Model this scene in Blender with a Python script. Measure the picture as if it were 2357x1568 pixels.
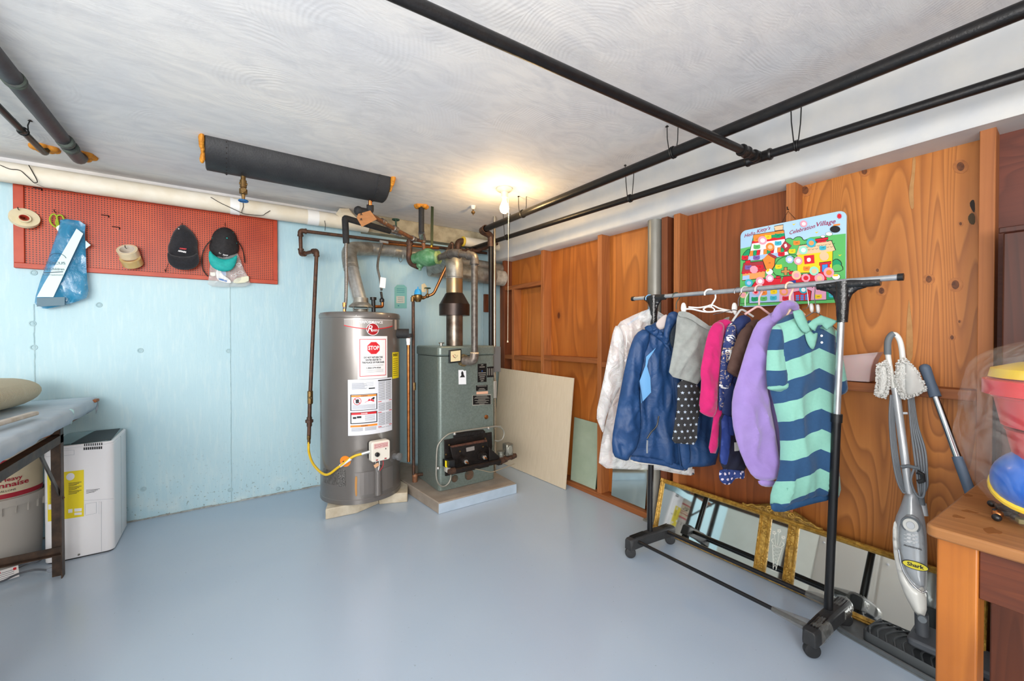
import bpy, math, random
from mathutils import Vector, Matrix, noise
from mathutils.geometry import delaunay_2d_cdt
random.seed(7)
for o in list(bpy.data.objects): bpy.data.objects.remove(o)
S = bpy.context.scene
COL = S.collection
# ---------------------------------------------------------------- camera
FPX, CX, HY, CY, EYE = 940.0, 1178.5, 774.0, 784.0, 1.22
YAW = math.radians(55.0); PT = math.atan((CY-HY)/FPX)
cam = bpy.data.cameras.new('camera'); co = bpy.data.objects.new('camera', cam); COL.objects.link(co)
cam.sensor_width = 36.0; cam.lens = FPX/2357*36.0; cam.clip_start = .02
co.location = (0, 0, EYE); co.rotation_euler = (math.pi/2-PT, 0, YAW-math.pi/2)
S.camera = co
# ---------------------------------------------------------------- world and lights
S.view_settings.view_transform = 'Standard'; S.view_settings.look = 'None'
S.view_settings.exposure = 0.5; S.view_settings.gamma = 1.0
try: S.view_settings.use_curve_mapping = False
except Exception: pass
w = bpy.data.worlds.new('world'); S.world = w; w.use_nodes = True
w.node_tree.nodes['Background'].inputs[0].default_value = (.9, .95, 1, 1)
w.node_tree.nodes['Background'].inputs[1].default_value = .6
def area(name, loc, target, sx, sy, power, col=(1, 1, 1)):
    l = bpy.data.lights.new(name, 'AREA'); l.shape = 'RECTANGLE'; l.size = sx; l.size_y = sy; l.energy = power; l.color = col
    o = bpy.data.objects.new(name, l); COL.objects.link(o); o.location = loc
    o.rotation_euler = (Vector(target)-Vector(loc)).to_track_quat('-Z', 'Y').to_euler()
    return o
area('rear_fill_light', (-1.7, -2.3, 1.5), (.2, 3.6, 1.1), 2.4, 1.4, 105, (1, .985, .96))  # added soft fill from behind the camera; no window is built there
area('side_fill_light', (-2.7, .2, 1.6), (.8, 3.0, 1.0), 2.0, 1.2, 26, (1, .985, .97))  # added fill from the left side, where the wall has no opening
area('bounced_flash', (-.8, -.1, 1.15), (-.4, .8, 2.25), 1.3, 1.3, 34, (1, .99, .98))
area('overhead_fill_light', (-.7, -1.2, 2.2), (-.4, -.2, 0), 1.2, .5, 8, (1, .98, .95))  # added overhead fill behind the camera, not a fixture of the room
# ---------------------------------------------------------------- measuring helpers (pixel of the 2357x1568 photo -> point on a real plane)
def ray(px, py):
    a = (px-CX)/FPX; b = (CY-py)/FPX
    f = math.cos(PT)+b*math.sin(PT); u = -math.sin(PT)+b*math.cos(PT)
    return Vector((f*math.cos(YAW)+a*math.sin(YAW), f*math.sin(YAW)-a*math.cos(YAW), u))
def ZP(px, py, z=0.): r = ray(px, py); t = (z-EYE)/r.z; return Vector((r.x*t, r.y*t, z))
def XP(px, py, x): r = ray(px, py); t = x/r.x; return Vector((x, r.y*t, EYE+r.z*t))
def YP(px, py, y): r = ray(px, py); t = y/r.y; return Vector((r.x*t, y, EYE+r.z*t))
def RP(px, py, d): r = ray(px, py); k = d/math.hypot(r.x, r.y); return Vector((r.x*k, r.y*k, EYE+r.z*k))
V = Vector
class Fr:
    """a flat working frame: origin, u to the right, v up, n towards the viewer"""
    def __init__(s, o, u, v=(0, 0, 1)):
        s.o = V(o); s.u = V(u).normalized(); s.v = V(v).normalized(); s.n = s.u.cross(s.v).normalized(); s.v = s.n.cross(s.u)
    def uv(s, px, py, off=0.):
        r = ray(px, py); c = V((0, 0, EYE)); q = s.o+s.n*off
        t = (q-c).dot(s.n)/r.dot(s.n); p = c+r*t-s.o
        return (p.dot(s.u), p.dot(s.v))
    def M(s):
        m = Matrix.Identity(4)
        for i in range(3): m[i][0] = s.u[i]; m[i][1] = s.v[i]; m[i][2] = s.n[i]; m[i][3] = s.o[i]
        return m
    def w(s, a, b, c=0.): return s.o+s.u*a+s.v*b+s.n*c
class PL(list):
    """outline that remembers where it was measured, so it can be re-measured on a plane nearer the viewer"""
    fr = None; px = None
def onp(fr, px):
    q = PL([fr.uv(*p) for p in px]); q.fr = fr; q.px = px; return q
def zm(x0, y0, k, kk=None):      # reads coordinates off an enlarged view
    return lambda p: (x0+p[0]*k, y0+p[1]*(kk or k))
# ---------------------------------------------------------------- materials
def lin(h):
    if isinstance(h, str): h = [int(h[i:i+2], 16)/255 for i in (0, 2, 4)]
    return tuple([(c/12.92 if c <= .04045 else ((c+.055)/1.055)**2.4) for c in h]+[1.0])
_m = {}
class N:
    def __init__(s, name):
        s.m = bpy.data.materials.new(name); s.m.use_nodes = True; s.t = s.m.node_tree; s.n = s.t.nodes; s.b = s.n['Principled BSDF']
    def new(s, ty, **k):
        x = s.n.new(ty)
        for a, b in k.items():
            if a.startswith('i_'): x.inputs[a[2:].replace('_', ' ')].default_value = b
            else: setattr(x, a, b)
        return x
    def ln(s, a, b): s.t.links.new(a, b)
    def vec(s, sc=(1, 1, 1), rot=(0, 0, 0), loc=(0, 0, 0)):
        tc = s.new('ShaderNodeTexCoord'); mp = s.new('ShaderNodeMapping'); mp.inputs['Scale'].default_value = sc
        mp.inputs['Rotation'].default_value = rot; mp.inputs['Location'].default_value = loc
        s.ln(tc.outputs['Object'], mp.inputs[0]); return mp.outputs[0]
    def noise(s, v, sc, det=4, dist=0., rough=.55):
        x = s.new('ShaderNodeTexNoise'); x.inputs['Scale'].default_value = sc; x.inputs['Detail'].default_value = det
        x.inputs['Distortion'].default_value = dist; x.inputs['Roughness'].default_value = rough; s.ln(v, x.inputs['Vector']); return x.outputs[0]
    def ramp(s, f, *st):
        r = s.new('ShaderNodeValToRGB'); e = r.color_ramp.elements
        while len(e) < len(st): e.new(.5)
        for i, (p, c) in enumerate(st): e[i].position = p; e[i].color = lin(c) if isinstance(c, str) else (c, c, c, 1)
        s.ln(f, r.inputs[0]); return r.outputs[0]
    def mix(s, f, a, b, mode='MIX'):
        x = s.new('ShaderNodeMix'); x.data_type = 'RGBA'; x.blend_type = mode
        for inp, v in ((x.inputs[0], f), (x.inputs[6], a), (x.inputs[7], b)):
            if hasattr(v, 'links'): s.ln(v, inp)
            elif isinstance(v, str): inp.default_value = lin(v)
            else: inp.default_value = v
        return x.outputs[2]
    def math(s, op, a, b=None, c=None):
        x = s.new('ShaderNodeMath'); x.operation = op
        for i, v in enumerate((a, b, c)):
            if v is None: continue
            if hasattr(v, 'links'): s.ln(v, x.inputs[i])
            else: x.inputs[i].default_value = v
        return x.outputs[0]
    def bump(s, h, st, dist=.01):
        x = s.new('ShaderNodeBump'); x.inputs['Strength'].default_value = st; x.inputs['Distance'].default_value = dist
        s.ln(h, x.inputs['Height']); s.ln(x.outputs[0], s.b.inputs['Normal'])
    def fin(s, col, rough=.5, metal=0., **k):
        if hasattr(col, 'links'): s.ln(col, s.b.inputs['Base Color'])
        else: s.b.inputs['Base Color'].default_value = lin(col)
        if hasattr(rough, 'links'): s.ln(rough, s.b.inputs['Roughness'])
        else: s.b.inputs['Roughness'].default_value = rough
        s.b.inputs['Metallic'].default_value = metal
        for a, b in k.items(): s.b.inputs[a.replace('_', ' ')].default_value = b
        return s.m
def mat(name, c, rough=.5, metal=0., c2=None, sc=20., st=(1, 1, 1), bump=0., bsc=None, amt=(.35, .7), alpha=1., emit=None, coat=0., trans=0., sheen=0., wr=0.):
    if name in _m: return _m[name]
    n = N(name); v = n.vec(st); col = c
    if c2: col = n.mix(n.ramp(n.noise(v, sc), (amt[0], 0.), (amt[1], 1.)), c, c2)
    if wr: n.bump(n.math('ADD', n.noise(n.vec((1, 1, .6)), wr, 4, 1.6), n.math('MULTIPLY', n.noise(n.vec(), 160, 2), .03)), .35, .02)
    elif bump: n.bump(n.noise(v, bsc or sc*2, 3), bump, .004)
    k = {}
    if emit: n.b.inputs['Emission Color'].default_value = lin(c); k['Emission_Strength'] = emit
    if alpha < 1: k['Alpha'] = alpha
    if coat: k['Coat_Weight'] = coat; n.b.inputs['Coat Roughness'].default_value = .15
    if trans: k['Transmission_Weight'] = trans
    if sheen: k['Sheen_Weight'] = sheen
    _m[name] = n.fin(col, rough, metal, **k); return _m[name]
def wood(name, c1, c2, c3, across, along, s=5., dist=5., stretch=.12, rough=.55, knots=True, seed=0., fine=.5, bump=.12, con=1.):
    """sawn or peeled wood: contour lines of a stretched noise give cathedral grain"""
    if name in _m: return _m[name]
    n = N(name); sc = [1., 1., 1.]; sc['xyz'.index(along)] = stretch
    v = n.vec(sc, loc=(seed, seed*1.7, seed*.6))
    f = n.noise(v, s*.55, 1.2, .35*dist/4, .45)
    ln = n.math('FRACT', n.math('MULTIPLY', f, 9.+dist*1.6))
    sc2 = list(sc); sc2['xyz'.index(along)] = stretch*.3
    fn = n.noise(n.vec(sc2), 75, 3, .3)
    g = n.math('ADD', n.math('MULTIPLY', ln, .65), n.math('MULTIPLY', fn, .35))
    lo = n.mix(.5*con, c1, c3)
    col = n.ramp(ln, (.0, c1), (.5, c2), (.86, c3), (1., c1))
    col = n.mix(n.noise(n.vec(sc), 3.2, 3, .6), n.mix(.72*con, c1, col), n.mix(.30*con, c1, col))
    col = n.mix(n.math('MULTIPLY', n.ramp(fn, (.35, 1.), (.6, 0.)), fine*.45), col, c3)
    big = n.noise(n.vec((1.3, 1.3, .9), loc=(seed, 0, 0)), 1.5, 4, .8)
    col = n.mix(n.ramp(big, (.42, 0.), (.75, .6)), col, n.mix(.5, c2, c3))
    if knots:
        vo = n.new('ShaderNodeTexVoronoi'); vo.inputs['Scale'].default_value = 2.6; n.ln(n.vec((1, 1, .62), loc=(seed, 3+seed, seed)), vo.inputs['Vector'])
        k = n.ramp(vo.outputs['Distance'], (.0, 1.), (.035, 1.), (.055, .25), (.12, 0.))
        k = n.math('MULTIPLY', k, n.ramp(vo.outputs['Color'], (.5, 0.), (.55, 1.)))
        col = n.mix(k, col, '5a2a10')
    n.bump(g, bump, .0015)
    _m[name] = n.fin(col, rough); return _m[name]
# ---------------------------------------------------------------- objects
def tag(o, label=None, cat=None, group=None, kind=None):
    if label: o['label'] = label
    if cat: o['category'] = cat
    if group: o['group'] = group
    if kind: o['kind'] = kind
    return o
def thing(name, label, cat, loc=(0, 0, 0), group=None, M=None):
    o = bpy.data.objects.new(name, None); COL.objects.link(o); o.empty_display_size = .05
    if M is not None: o.matrix_world = M
    else: o.location = loc
    return tag(o, label, cat, group)
def _wm(o):
    m = o.matrix_basis.copy(); p = o.parent
    while p: m = p.matrix_basis @ m; p = p.parent
    return m
class B:
    """collects shapes, then links them as one mesh object"""
    def __init__(s, M=None): s.v = []; s.f = []; s.mi = []; s.M = M; s.cur = 0
    def add(s, vs, fs):
        k = len(s.v); s.v += [V(p) for p in vs]; s.f += [tuple(i+k for i in f) for f in fs]; s.mi += [s.cur]*len(fs); return s
    def box(s, x0, x1, y0, y1, z0, z1, M=None):
        vs = [V((x, y, z)) for z in (z0, z1) for y in (y0, y1) for x in (x0, x1)]
        if M is not None: vs = [M@p for p in vs]
        return s.add(vs, [(0, 2, 3, 1), (4, 5, 7, 6), (0, 1, 5, 4), (2, 6, 7, 3), (0, 4, 6, 2), (1, 3, 7, 5)])
    def bar(s, p0, p1, w, h, up=(0, 0, 1)):
        p0 = V(p0); p1 = V(p1); d = (p1-p0); L = d.length; d.normalize(); up = V(up)
        if abs(d.dot(up)) > .99: up = V((1, 0, 0))
        a = d.cross(up).normalized(); b = a.cross(d)
        M = Matrix([[a[i], b[i], d[i], p0[i]] for i in range(3)]+[[0, 0, 0, 1]])
        return s.box(-w/2, w/2, -h/2, h/2, 0, L, M)
    def rings(s, rs, cap=True, closed=False):
        n = len(rs[0]); k = 0; vs = [p for r in rs for p in r]; fs = []
        m = len(rs)
        for i in range(m if closed else m-1):
            j = (i+1) % m
            for q in range(n): fs.append((i*n+q, i*n+(q+1) % n, j*n+(q+1) % n, j*n+q))
        if cap and not closed: fs.append(tuple(range(n-1, -1, -1))); fs.append(tuple((m-1)*n+q for q in range(n)))
        return s.add(vs, fs)
    def lathe(s, prof, o=(0, 0, 0), d=(0, 0, 1), n=24, cap=True):
        o = V(o); d = V(d).normalized(); a = d.cross(V((0, 0, 1)) if abs(d.z) < .9 else V((1, 0, 0))).normalized(); b = d.cross(a)
        return s.rings([[o+d*z+(a*math.cos(t)+b*math.sin(t))*r for t in [2*math.pi*i/n for i in range(n)]] for r, z in prof], cap)
    def cyl(s, p0, p1, r, r1=None, n=16):
        p0 = V(p0); p1 = V(p1); return s.lathe([(r, 0), (r if r1 is None else r1, (p1-p0).length)], p0, p1-p0, n)
    def tube(s, pts, r, n=10, fil=0., seg=5, cap=True, rf=None):
        pts = [V(p) for p in pts]
        if fil:
            q = [pts[0]]
            for i in range(1, len(pts)-1):
                a = pts[i-1]-pts[i]; b = pts[i+1]-pts[i]; f = min(fil, a.length*.49, b.length*.49)
                A = pts[i]+a.normalized()*f; C = pts[i]+b.normalized()*f
                for k in range(seg+1):
                    t = k/seg; q.append(A*(1-t)**2+pts[i]*2*t*(1-t)+C*t*t)
            pts = q+[pts[-1]]
        rs = []; T = (pts[1]-pts[0]).normalized(); a = T.cross(V((0, 0, 1)) if abs(T.z) < .9 else V((1, 0, 0))).normalized()
        for i, p in enumerate(pts):
            t = ((pts[min(i+1, len(pts)-1)]-pts[max(i-1, 0)])).normalized()
            a = (a-t*a.dot(t)).normalized(); b = t.cross(a); rr = rf(i/(len(pts)-1))*r if rf else r
            rs.append([p+(a*math.cos(q)+b*math.sin(q))*rr for q in [2*math.pi*k/n for k in range(n)]])
        return s.rings(rs, cap)
    def spline(s, pts, r, n=8, seg=6, cap=True, rf=None):
        return s.tube(cat(pts, seg), r, n, cap=cap, rf=rf)
    def torus(s, o, d, R, r, n=24, m=8, a0=0., a1=2*math.pi):
        o = V(o); d = V(d).normalized(); a = d.cross(V((0, 0, 1)) if abs(d.z) < .9 else V((1, 0, 0))).normalized(); b = d.cross(a)
        cl = abs(a1-a0-2*math.pi) < 1e-6; rs = []
        for i in range(n if cl else n+1):
            t = a0+(a1-a0)*i/n; e = a*math.cos(t)+b*math.sin(t)
            rs.append([o+e*(R+r*math.cos(q))+d*r*math.sin(q) for q in [2*math.pi*k/m for k in range(m)]])
        return s.rings(rs, True, cl)
    def prism(s, pts, z0, z1, fr=None):
        n = len(pts); ar = sum(pts[i][0]*pts[(i+1) % n][1]-pts[(i+1) % n][0]*pts[i][1] for i in range(n))
        if ar < 0: pts = pts[::-1]
        W = (lambda x, y, z: fr.w(x, y, z)) if fr else (lambda x, y, z: V((x, y, z)))
        vs = [W(x, y, z0) for x, y in pts]+[W(x, y, z1) for x, y in pts]
        fs = [tuple(range(n-1, -1, -1)), tuple(range(n, 2*n))]+[(i, (i+1) % n, n+(i+1) % n, n+i) for i in range(n)]
        return s.add(vs, fs)
    def ball(s, o, r, n=16, m=10, sc=(1, 1, 1)):
        o = V(o); rs = []
        for i in range(m+1):
            t = math.pi*i/m*.998+.003; rs.append([o+V((math.sin(t)*math.cos(q)*sc[0], math.sin(t)*math.sin(q)*sc[1], -math.cos(t)*sc[2]))*r for q in [2*math.pi*k/n for k in range(n)]])
        return s.rings(rs)
    def map(s, f): s.v = [V(f(p)) for p in s.v]; return s
    def done(s, name, m, parent=None, bev=0., ang=40, smooth=True, local=False, bseg=2):
        me = bpy.data.meshes.new(name); vs = s.v
        if parent is not None and not local:
            inv = _wm(parent).inverted(); vs = [inv@p for p in vs]
        me.from_pydata([tuple(p) for p in vs], [], s.f)
        for x in (m if isinstance(m, (list, tuple)) else [m]): me.materials.append(x)
        if isinstance(m, (list, tuple)): me.polygons.foreach_set('material_index', s.mi)
        if smooth:
            me.polygons.foreach_set('use_smooth', [True]*len(me.polygons)); me.set_sharp_from_angle(angle=math.radians(ang))
        me.update(); o = bpy.data.objects.new(name, me); COL.objects.link(o)
        if parent is not None: o.parent = parent
        if bev:
            md = o.modifiers.new('bevel', 'BEVEL'); md.width = bev; md.segments = bseg; md.limit_method = 'ANGLE'; md.angle_limit = math.radians(35)
        return o
def cat(pts, seg=6):
    pts = [V(p) for p in pts]; q = []
    P = [pts[0]*2-pts[1]]+pts+[pts[-1]*2-pts[-2]]
    for i in range(1, len(P)-2):
        a, b, c, d = P[i-1:i+3]
        for k in range(seg):
            t = k/seg; q.append(.5*((2*b)+(c-a)*t+(2*a-5*b+4*c-d)*t*t+(3*b-a-3*c+d)*t**3))
    return q+[pts[-1]]
def chaikin(p, k=1):
    for _ in range(k):
        q = []
        for i in range(len(p)):
            a = p[i]; b = p[(i+1) % len(p)]
            q += [(a[0]*.75+b[0]*.25, a[1]*.75+b[1]*.25), (a[0]*.25+b[0]*.75, a[1]*.25+b[1]*.75)]
        p = q
    return p
def ell(cx, cy, rx, ry, n=20, rot=0.):
    c, s = math.cos(rot), math.sin(rot)
    return [(cx+rx*math.cos(t)*c-ry*math.sin(t)*s, cy+rx*math.cos(t)*s+ry*math.sin(t)*c) for t in [2*math.pi*i/n for i in range(n)]]
def rrect(x0, y0, x1, y1, r, n=4):
    q = []
    for cx, cy, a in ((x1-r, y1-r, 0), (x0+r, y1-r, 90), (x0+r, y0+r, 180), (x1-r, y0+r, 270)):
        for k in range(n+1): t = math.radians(a+90*k/n); q.append((cx+r*math.cos(t), cy+r*math.sin(t)))
    return q
def puff(name, pts, m, parent=None, fr=None, T=.03, Tb=None, g=.012, k=.04, off=0., fold=None, sm=1, holes=None, tilt=(0, 0), edge=.002, M=None):
    """a soft body with real thickness grown inside an outline (u,v in metres of the frame fr)"""
    if isinstance(pts, PL) and fr is pts.fr: pts = [fr.uv(*p, off+T*.6) for p in pts.px]
    pts = chaikin(pts, sm) if sm else list(pts)
    q = []
    for i in range(len(pts)):
        a = V(pts[i]); b = V(pts[(i+1) % len(pts)]); n = max(1, int((b-a).length/g))
        q += [a+(b-a)*j/n for j in range(n)]
    nb = len(q); ed = [(i, (i+1) % nb) for i in range(nb)]
    x0 = min(p.x for p in q); x1 = max(p.x for p in q); y0 = min(p.y for p in q); y1 = max(p.y for p in q)
    def dist(p):
        best = 9.
        for i in range(nb):
            a = q[i]; b = q[(i+1) % nb]; ab = b-a; t = max(0, min(1, (p-a).dot(ab)/(ab.dot(ab)+1e-12))); d = (a+ab*t-p).length
            if d < best: best = d
        return best
    def inside(p):
        c = False; j = nb-1
        for i in range(nb):
            if (q[i].y > p.y) != (q[j].y > p.y) and p.x < (q[j].x-q[i].x)*(p.y-q[i].y)/(q[j].y-q[i].y)+q[i].x: c = not c
            j = i
        return c
    inn = []; r = 0; y = y0+g/2
    while y < y1:
        x = x0+g*(.5 if r % 2 else 0)
        while x < x1:
            p = V((x, y))
            if inside(p) and dist(p) > g*.45: inn.append(p)
            x += g
        y += g*.87; r += 1
    out = delaunay_2d_cdt(q+inn, ed, [list(range(nb))], 1, 1e-6)
    vv, ff = out[0], out[2]; ds = [dist(p) for p in vv]
    W = (lambda x, y, z: fr.w(x, y, z)) if fr else (lambda x, y, z: V((x, y, z)))
    Tb = T*.6 if Tb is None else Tb
    b = B(); fr_, bk = [], []
    for p, d in zip(vv, ds):
        e = 1-math.exp(-max(d, 0)/k); z = off+tilt[0]*p.x+tilt[1]*p.y
        f = fold(p.x, p.y, d) if fold else 0.
        fr_.append(W(p.x, p.y, z+edge+T*e+f)); bk.append(W(p.x, p.y, z-edge-Tb*e+f*.5))
    n = len(vv); fs = []; on = {}
    for f in ff:
        a, b_, c = [vv[i] for i in f[:3]]
        if (b_-a).cross(c-a) < 0: f = f[::-1]
        fs.append(tuple(f)); fs.append(tuple(i+n for i in f[::-1]))
        for i in range(len(f)):
            e = (f[i], f[(i+1) % len(f)]); on[e] = on.get(e, 0)+1
    for (i, j) in on:
        if (j, i) not in on: fs.append((j, i, i+n, j+n))
    b.add(fr_+bk, fs)
    return b.done(name, m, parent, ang=75)
def txt(s, size, m, parent, place, name='lettering', ext=.0004, align='CENTER', shear=0., bold=0., w=None, sp=1.):
    """flat lettering; place(x,y,z) maps the letters' own plane to world"""
    c = bpy.data.curves.new('t', 'FONT'); c.body = s; c.size = size; c.align_x = align; c.align_y = 'CENTER'; c.resolution_u = 2; c.shear = shear; c.offset = bold; c.space_character = sp
    o = bpy.data.objects.new('t', c); COL.objects.link(o); bpy.context.view_layer.update()
    me = bpy.data.meshes.new_from_object(o.evaluated_get(bpy.context.evaluated_depsgraph_get())); bpy.data.objects.remove(o)
    sx = 1.
    if w: xs = [v.co.x for v in me.vertices]; sx = w/(max(xs)-min(xs))
    b = B(); b.add([place(v.co.x*sx, v.co.y, ext) for v in me.vertices], [tuple(p.vertices) for p in me.polygons])
    return b.done(name, m, parent, smooth=False)
# ================================================================ materials
WY, WX, ST, CE = 3.62, 2.38, 2.29, 2.25      # blue wall, sheathing, stud fronts, ceiling
def m_ceiling():
    n = N('plaster_ceiling'); v = n.vec()
    big = n.noise(v, 1.3, 3, .6); fine = n.noise(n.vec((1, 2.2, 1), rot=(0, 0, .5)), 4, 5, 1.8)
    col = n.mix(n.ramp(big, (.35, 0.), (.65, 1.)), 'efece8', 'dfe0e3')
    col = n.mix(n.ramp(fine, (.4, 0.), (.75, .6)), col, 'cbccd0')
    vo = n.new('ShaderNodeTexVoronoi'); vo.inputs['Scale'].default_value = 2.1; n.ln(n.vec((1, 1, 0)), vo.inputs['Vector'])
    d = n.math('ADD', vo.outputs['Distance'], n.math('MULTIPLY', n.noise(v, 3, 2), .18))
    ring = n.math('SINE', n.math('MULTIPLY', d, 230.))
    msk = n.ramp(n.noise(v, 3.1, 3), (.44, 0.), (.62, 1.))
    h = n.math('MULTIPLY', n.math('MULTIPLY', ring, msk), .30)
    h = n.math('ADD', h, n.math('MULTIPLY', n.noise(n.vec((1, 5, 1), rot=(0, 0, .5)), 14, 4, 1.5), 1.3))
    n.bump(h, .22, .003); return n.fin(col, .7)
def m_blue():
    n = N('painted_concrete_blue'); v = n.vec()
    col = n.mix(n.ramp(n.noise(v, 1.1, 3, .4), (.35, 0.), (.7, 1.)), 'b9d9e2', 'aed0dc')
    col = n.mix(n.ramp(n.noise(n.vec((6, 1, .8)), 9, 5), (.5, 0.), (.78, .5)), col, 'cfe3e6')
    sp = n.noise(n.vec((1, 1, 1)), 55, 2)
    low = n.new('ShaderNodeSeparateXYZ'); n.ln(n.vec(), low.inputs[0])
    damp = n.ramp(low.outputs[2], (.0, .8), (.22, .25), (.5, .04))
    col = n.mix(n.math('MULTIPLY', n.ramp(sp, (.63, 0.), (.68, 1.)), damp), col, '6f7f7c')
    col = n.mix(n.math('MULTIPLY', n.ramp(n.noise(n.vec(), 6, 5), (.5, 0.), (.7, 1.)), n.math('MULTIPLY', damp, .6)), col, 'e3ece8')
    n.bump(n.noise(n.vec((5, 1, .7)), 22, 5), .3, .004); return n.fin(col, .55)
def m_floor():
    n = N('painted_floor'); v = n.vec()
    col = n.mix(n.ramp(n.noise(v, .9, 3, .3), (.35, 0.), (.7, 1.)), 'aebfd2', 'b7c6d6')
    col = n.mix(n.ramp(n.noise(v, 70, 2), (.735, 0.), (.75, .5)), col, '7d8894')
    return n.fin(col, .2, 0.)
MC, MB, MF = m_ceiling(), m_blue(), m_floor()
white = mat('white_paint', 'd2d0cc', .5, c2='c3c5c8', sc=6, bump=.15, bsc=12)
WD = [('ply_a', 'ba6e2c', 'a35a20', '763a12', 5, 4.5), ('ply_b', 'c07530', 'a96023', '7e4214', 5, 4), ('ply_c', '945024', '7c3f1b', '572a10', 7, 4)]
ply = [wood(a, c1, c2, c3, 'y', 'z', s=s_, dist=d_, stretch=.14, seed=i*3.1, rough=.5) for i, (a, c1, c2, c3, s_, d_) in enumerate(WD)]
plyR = wood('ply_red', '6e3626', '602e20', '431e14', 'z', 'y', s=9, dist=5, stretch=.25, knots=False, rough=.55)
plyBig = wood('ply_big_grain', 'c67e3a', 'b0682a', '763a10', 'y', 'z', s=8.5, dist=8, stretch=.13, seed=5.5, rough=.48, fine=.2)
stud_m = wood('stud_wood', 'b06d3a', 'a26032', '7c431f', 'y', 'z', s=14, dist=3, stretch=.06, knots=False, rough=.6)
stud_d = wood('stud_wood_dark', '7e4323', '6e391c', '502510', 'y', 'z', s=14, dist=3, stretch=.06, knots=False, rough=.6)
rail_m = wood('rail_wood', '9e5e30', '8f5128', '6b3816', 'x', 'y', s=14, dist=3, stretch=.06, knots=False, rough=.6)
blackpipe = mat('black_pipe_paint', '161618', .36, .3, c2='211e1d', sc=30, bump=.2, bsc=160)
ironbrown = mat('brown_iron', '4a3a33', .5, .5, c2='6a4a38', sc=40, bump=.3)
irongray = mat('grey_iron', '6a6058', .45, .55, c2='8a8078', sc=50, bump=.3)
galv = mat('galvanised_sheet', 'a9a69e', .42, .55, c2='7e7a72', sc=18, bump=.25, bsc=30)
galvb = mat('bright_galvanised', 'cfcfcc', .28, .7, c2='b4b4b0', sc=25)
chrome = mat('chrome', 'd5d5d8', .16, 1.)
copper = mat('copper', 'c07a48', .3, .9, c2='94592f', sc=25)
brass = mat('brass', '8c7146', .38, .8, c2='6a4f30', sc=40)
black = mat('black_plastic', '17181a', .4)
blackr = mat('black_foam', '1f1f21', .75, c2='2b2b2d', sc=60, bump=.2)
foamO = mat('orange_foam', 'd8922a', .7, c2='b8701c', sc=40, bump=.5)
wirem = mat('dark_wire', '2a2220', .5, .5)
insul = mat('white_insulation', 'e8e2d4', .6, c2='ded3bd', sc=8, bump=.1)
paper = mat('white_paper', 'f0f0f2', .6)
redm = mat('label_red', 'd4202c', .5)
inkm = mat('ink', '1d1d20', .6)
grayink = mat('grey_ink', '8b8d92', .6)
# ================================================================ the room shell
def struct(name, b, m, parent=None, **k):
    o = b.done(name, m, parent, **k)
    if parent is None: o['kind'] = 'structure'
    return o
XL, YN = -2.9, -2.7
struct('floor', B().box(XL, WX+.12, YN, WY+.12, -.08, 0), MF)
struct('ceiling', B().box(XL, WX+.12, YN, WY+.12, CE, CE+.1), MC)
wb = struct('wall_back', B().box(XL, WX+.12, WY, WY+.12, -.01, CE+.01), MB)
offw = mat('cream_wall', 'd9d3c8', .7, c2='cfc8bc', sc=3)
struct('wall_left', B().box(XL-.1, XL, YN, WY+.12, -.01, CE+.01), offw)
struct('wall_front', B().box(XL-.1, WX+.12, YN-.1, YN, -.01, CE+.01), offw)
seam = mat('seam_paint', 'a2c2cb', .6, c2='b9d3d9', sc=30)
b = B()                                  # form-board seams of the poured wall, each a slim ridge
for px, y0, y1 in ((529, 640, 1165), (78, 700, 910), (1112, 620, 800)):
    p = YP(px, y0, WY-.001); q = YP(px, y1, WY-.001)
    pts = [V((p.x+.004*noise.noise(V((0, i*.7, px))), WY, p.z+(max(q.z, 0)-p.z)*i/24)) for i in range(25)]
    bb = B().tube(pts, .0035, 6); bb.done('form_seam', seam, wb)
for px, py in ((323, 807), (526, 808), (330, 1126), (530, 1128), (228, 702), (75, 745), (78, 800), (640, 1126), (78, 628)):
    p = YP(px, py, WY); bb = B().torus((p.x, WY-.001, p.z), (0, 1, 0), .013, .0035, 20, 6).lathe([(.001, 0), (.008, .001), (.008, .003)], (p.x, WY-.003, p.z), (0, 1, 0), 12)
    bb.done('tie_plug', seam, wb)
b = B()
for i in range(70):                       # crumbling joint where wall meets floor
    x = -1.6+i*.058; h = .005+.007*random.random(); b.box(x, x+.062, WY-.006-.008*random.random(), WY, -.002, h)
b.done('baseboard_back', mat('crumbled_edge', 'b0b5b2', .8, c2='7f807a', sc=30, bump=.6), None, bev=.004)['kind'] = 'structure'
# right wall: sheathing panels, studs, rails, sill
wr = struct('wall_right', B().box(WX+.012, WX+.12, YN, WY, -.01, CE+.01), mat('wall_shadow_wood', '4c2c1a', .8))
SY = [3.40, 2.785, 2.11, 1.473, .85, .212, -.42, -1.05, -1.68, -2.31]
bays = list(zip(SY[1:], SY[:-1])); pm = [ply[2], ply[0], ply[0], ply[2], plyBig, plyR, plyR, ply[1], ply[0]]
pm[0] = ply[1]; pm[1] = ply[0]; pm[2] = ply[1]; pm[3] = ply[2]
for i, (a, c) in enumerate([(3.44, WY)]+bays):
    m = ply[2] if i == 0 else pm[i-1]
    z0 = .04
    o = B().box(WX, WX+.012, a+.002, c+.036 if i else c, z0, 2.0).done('plywood_panel', m, wr)
for i, y in enumerate(SY):
    B().box(ST, WX, y, y+.04, .04, 1.985).done('stud', stud_m if i % 2 else stud_d if i in (0,) else stud_m, wr, bev=.002)
B().box(ST+.002, WX, 3.24, 3.28, .04, 1.68).done('stud', stud_m, wr, bev=.002)
B().box(ST-.001, WX, 1.555, 1.60, .04, 1.985).done('stud', stud_d, wr, bev=.002)
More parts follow.
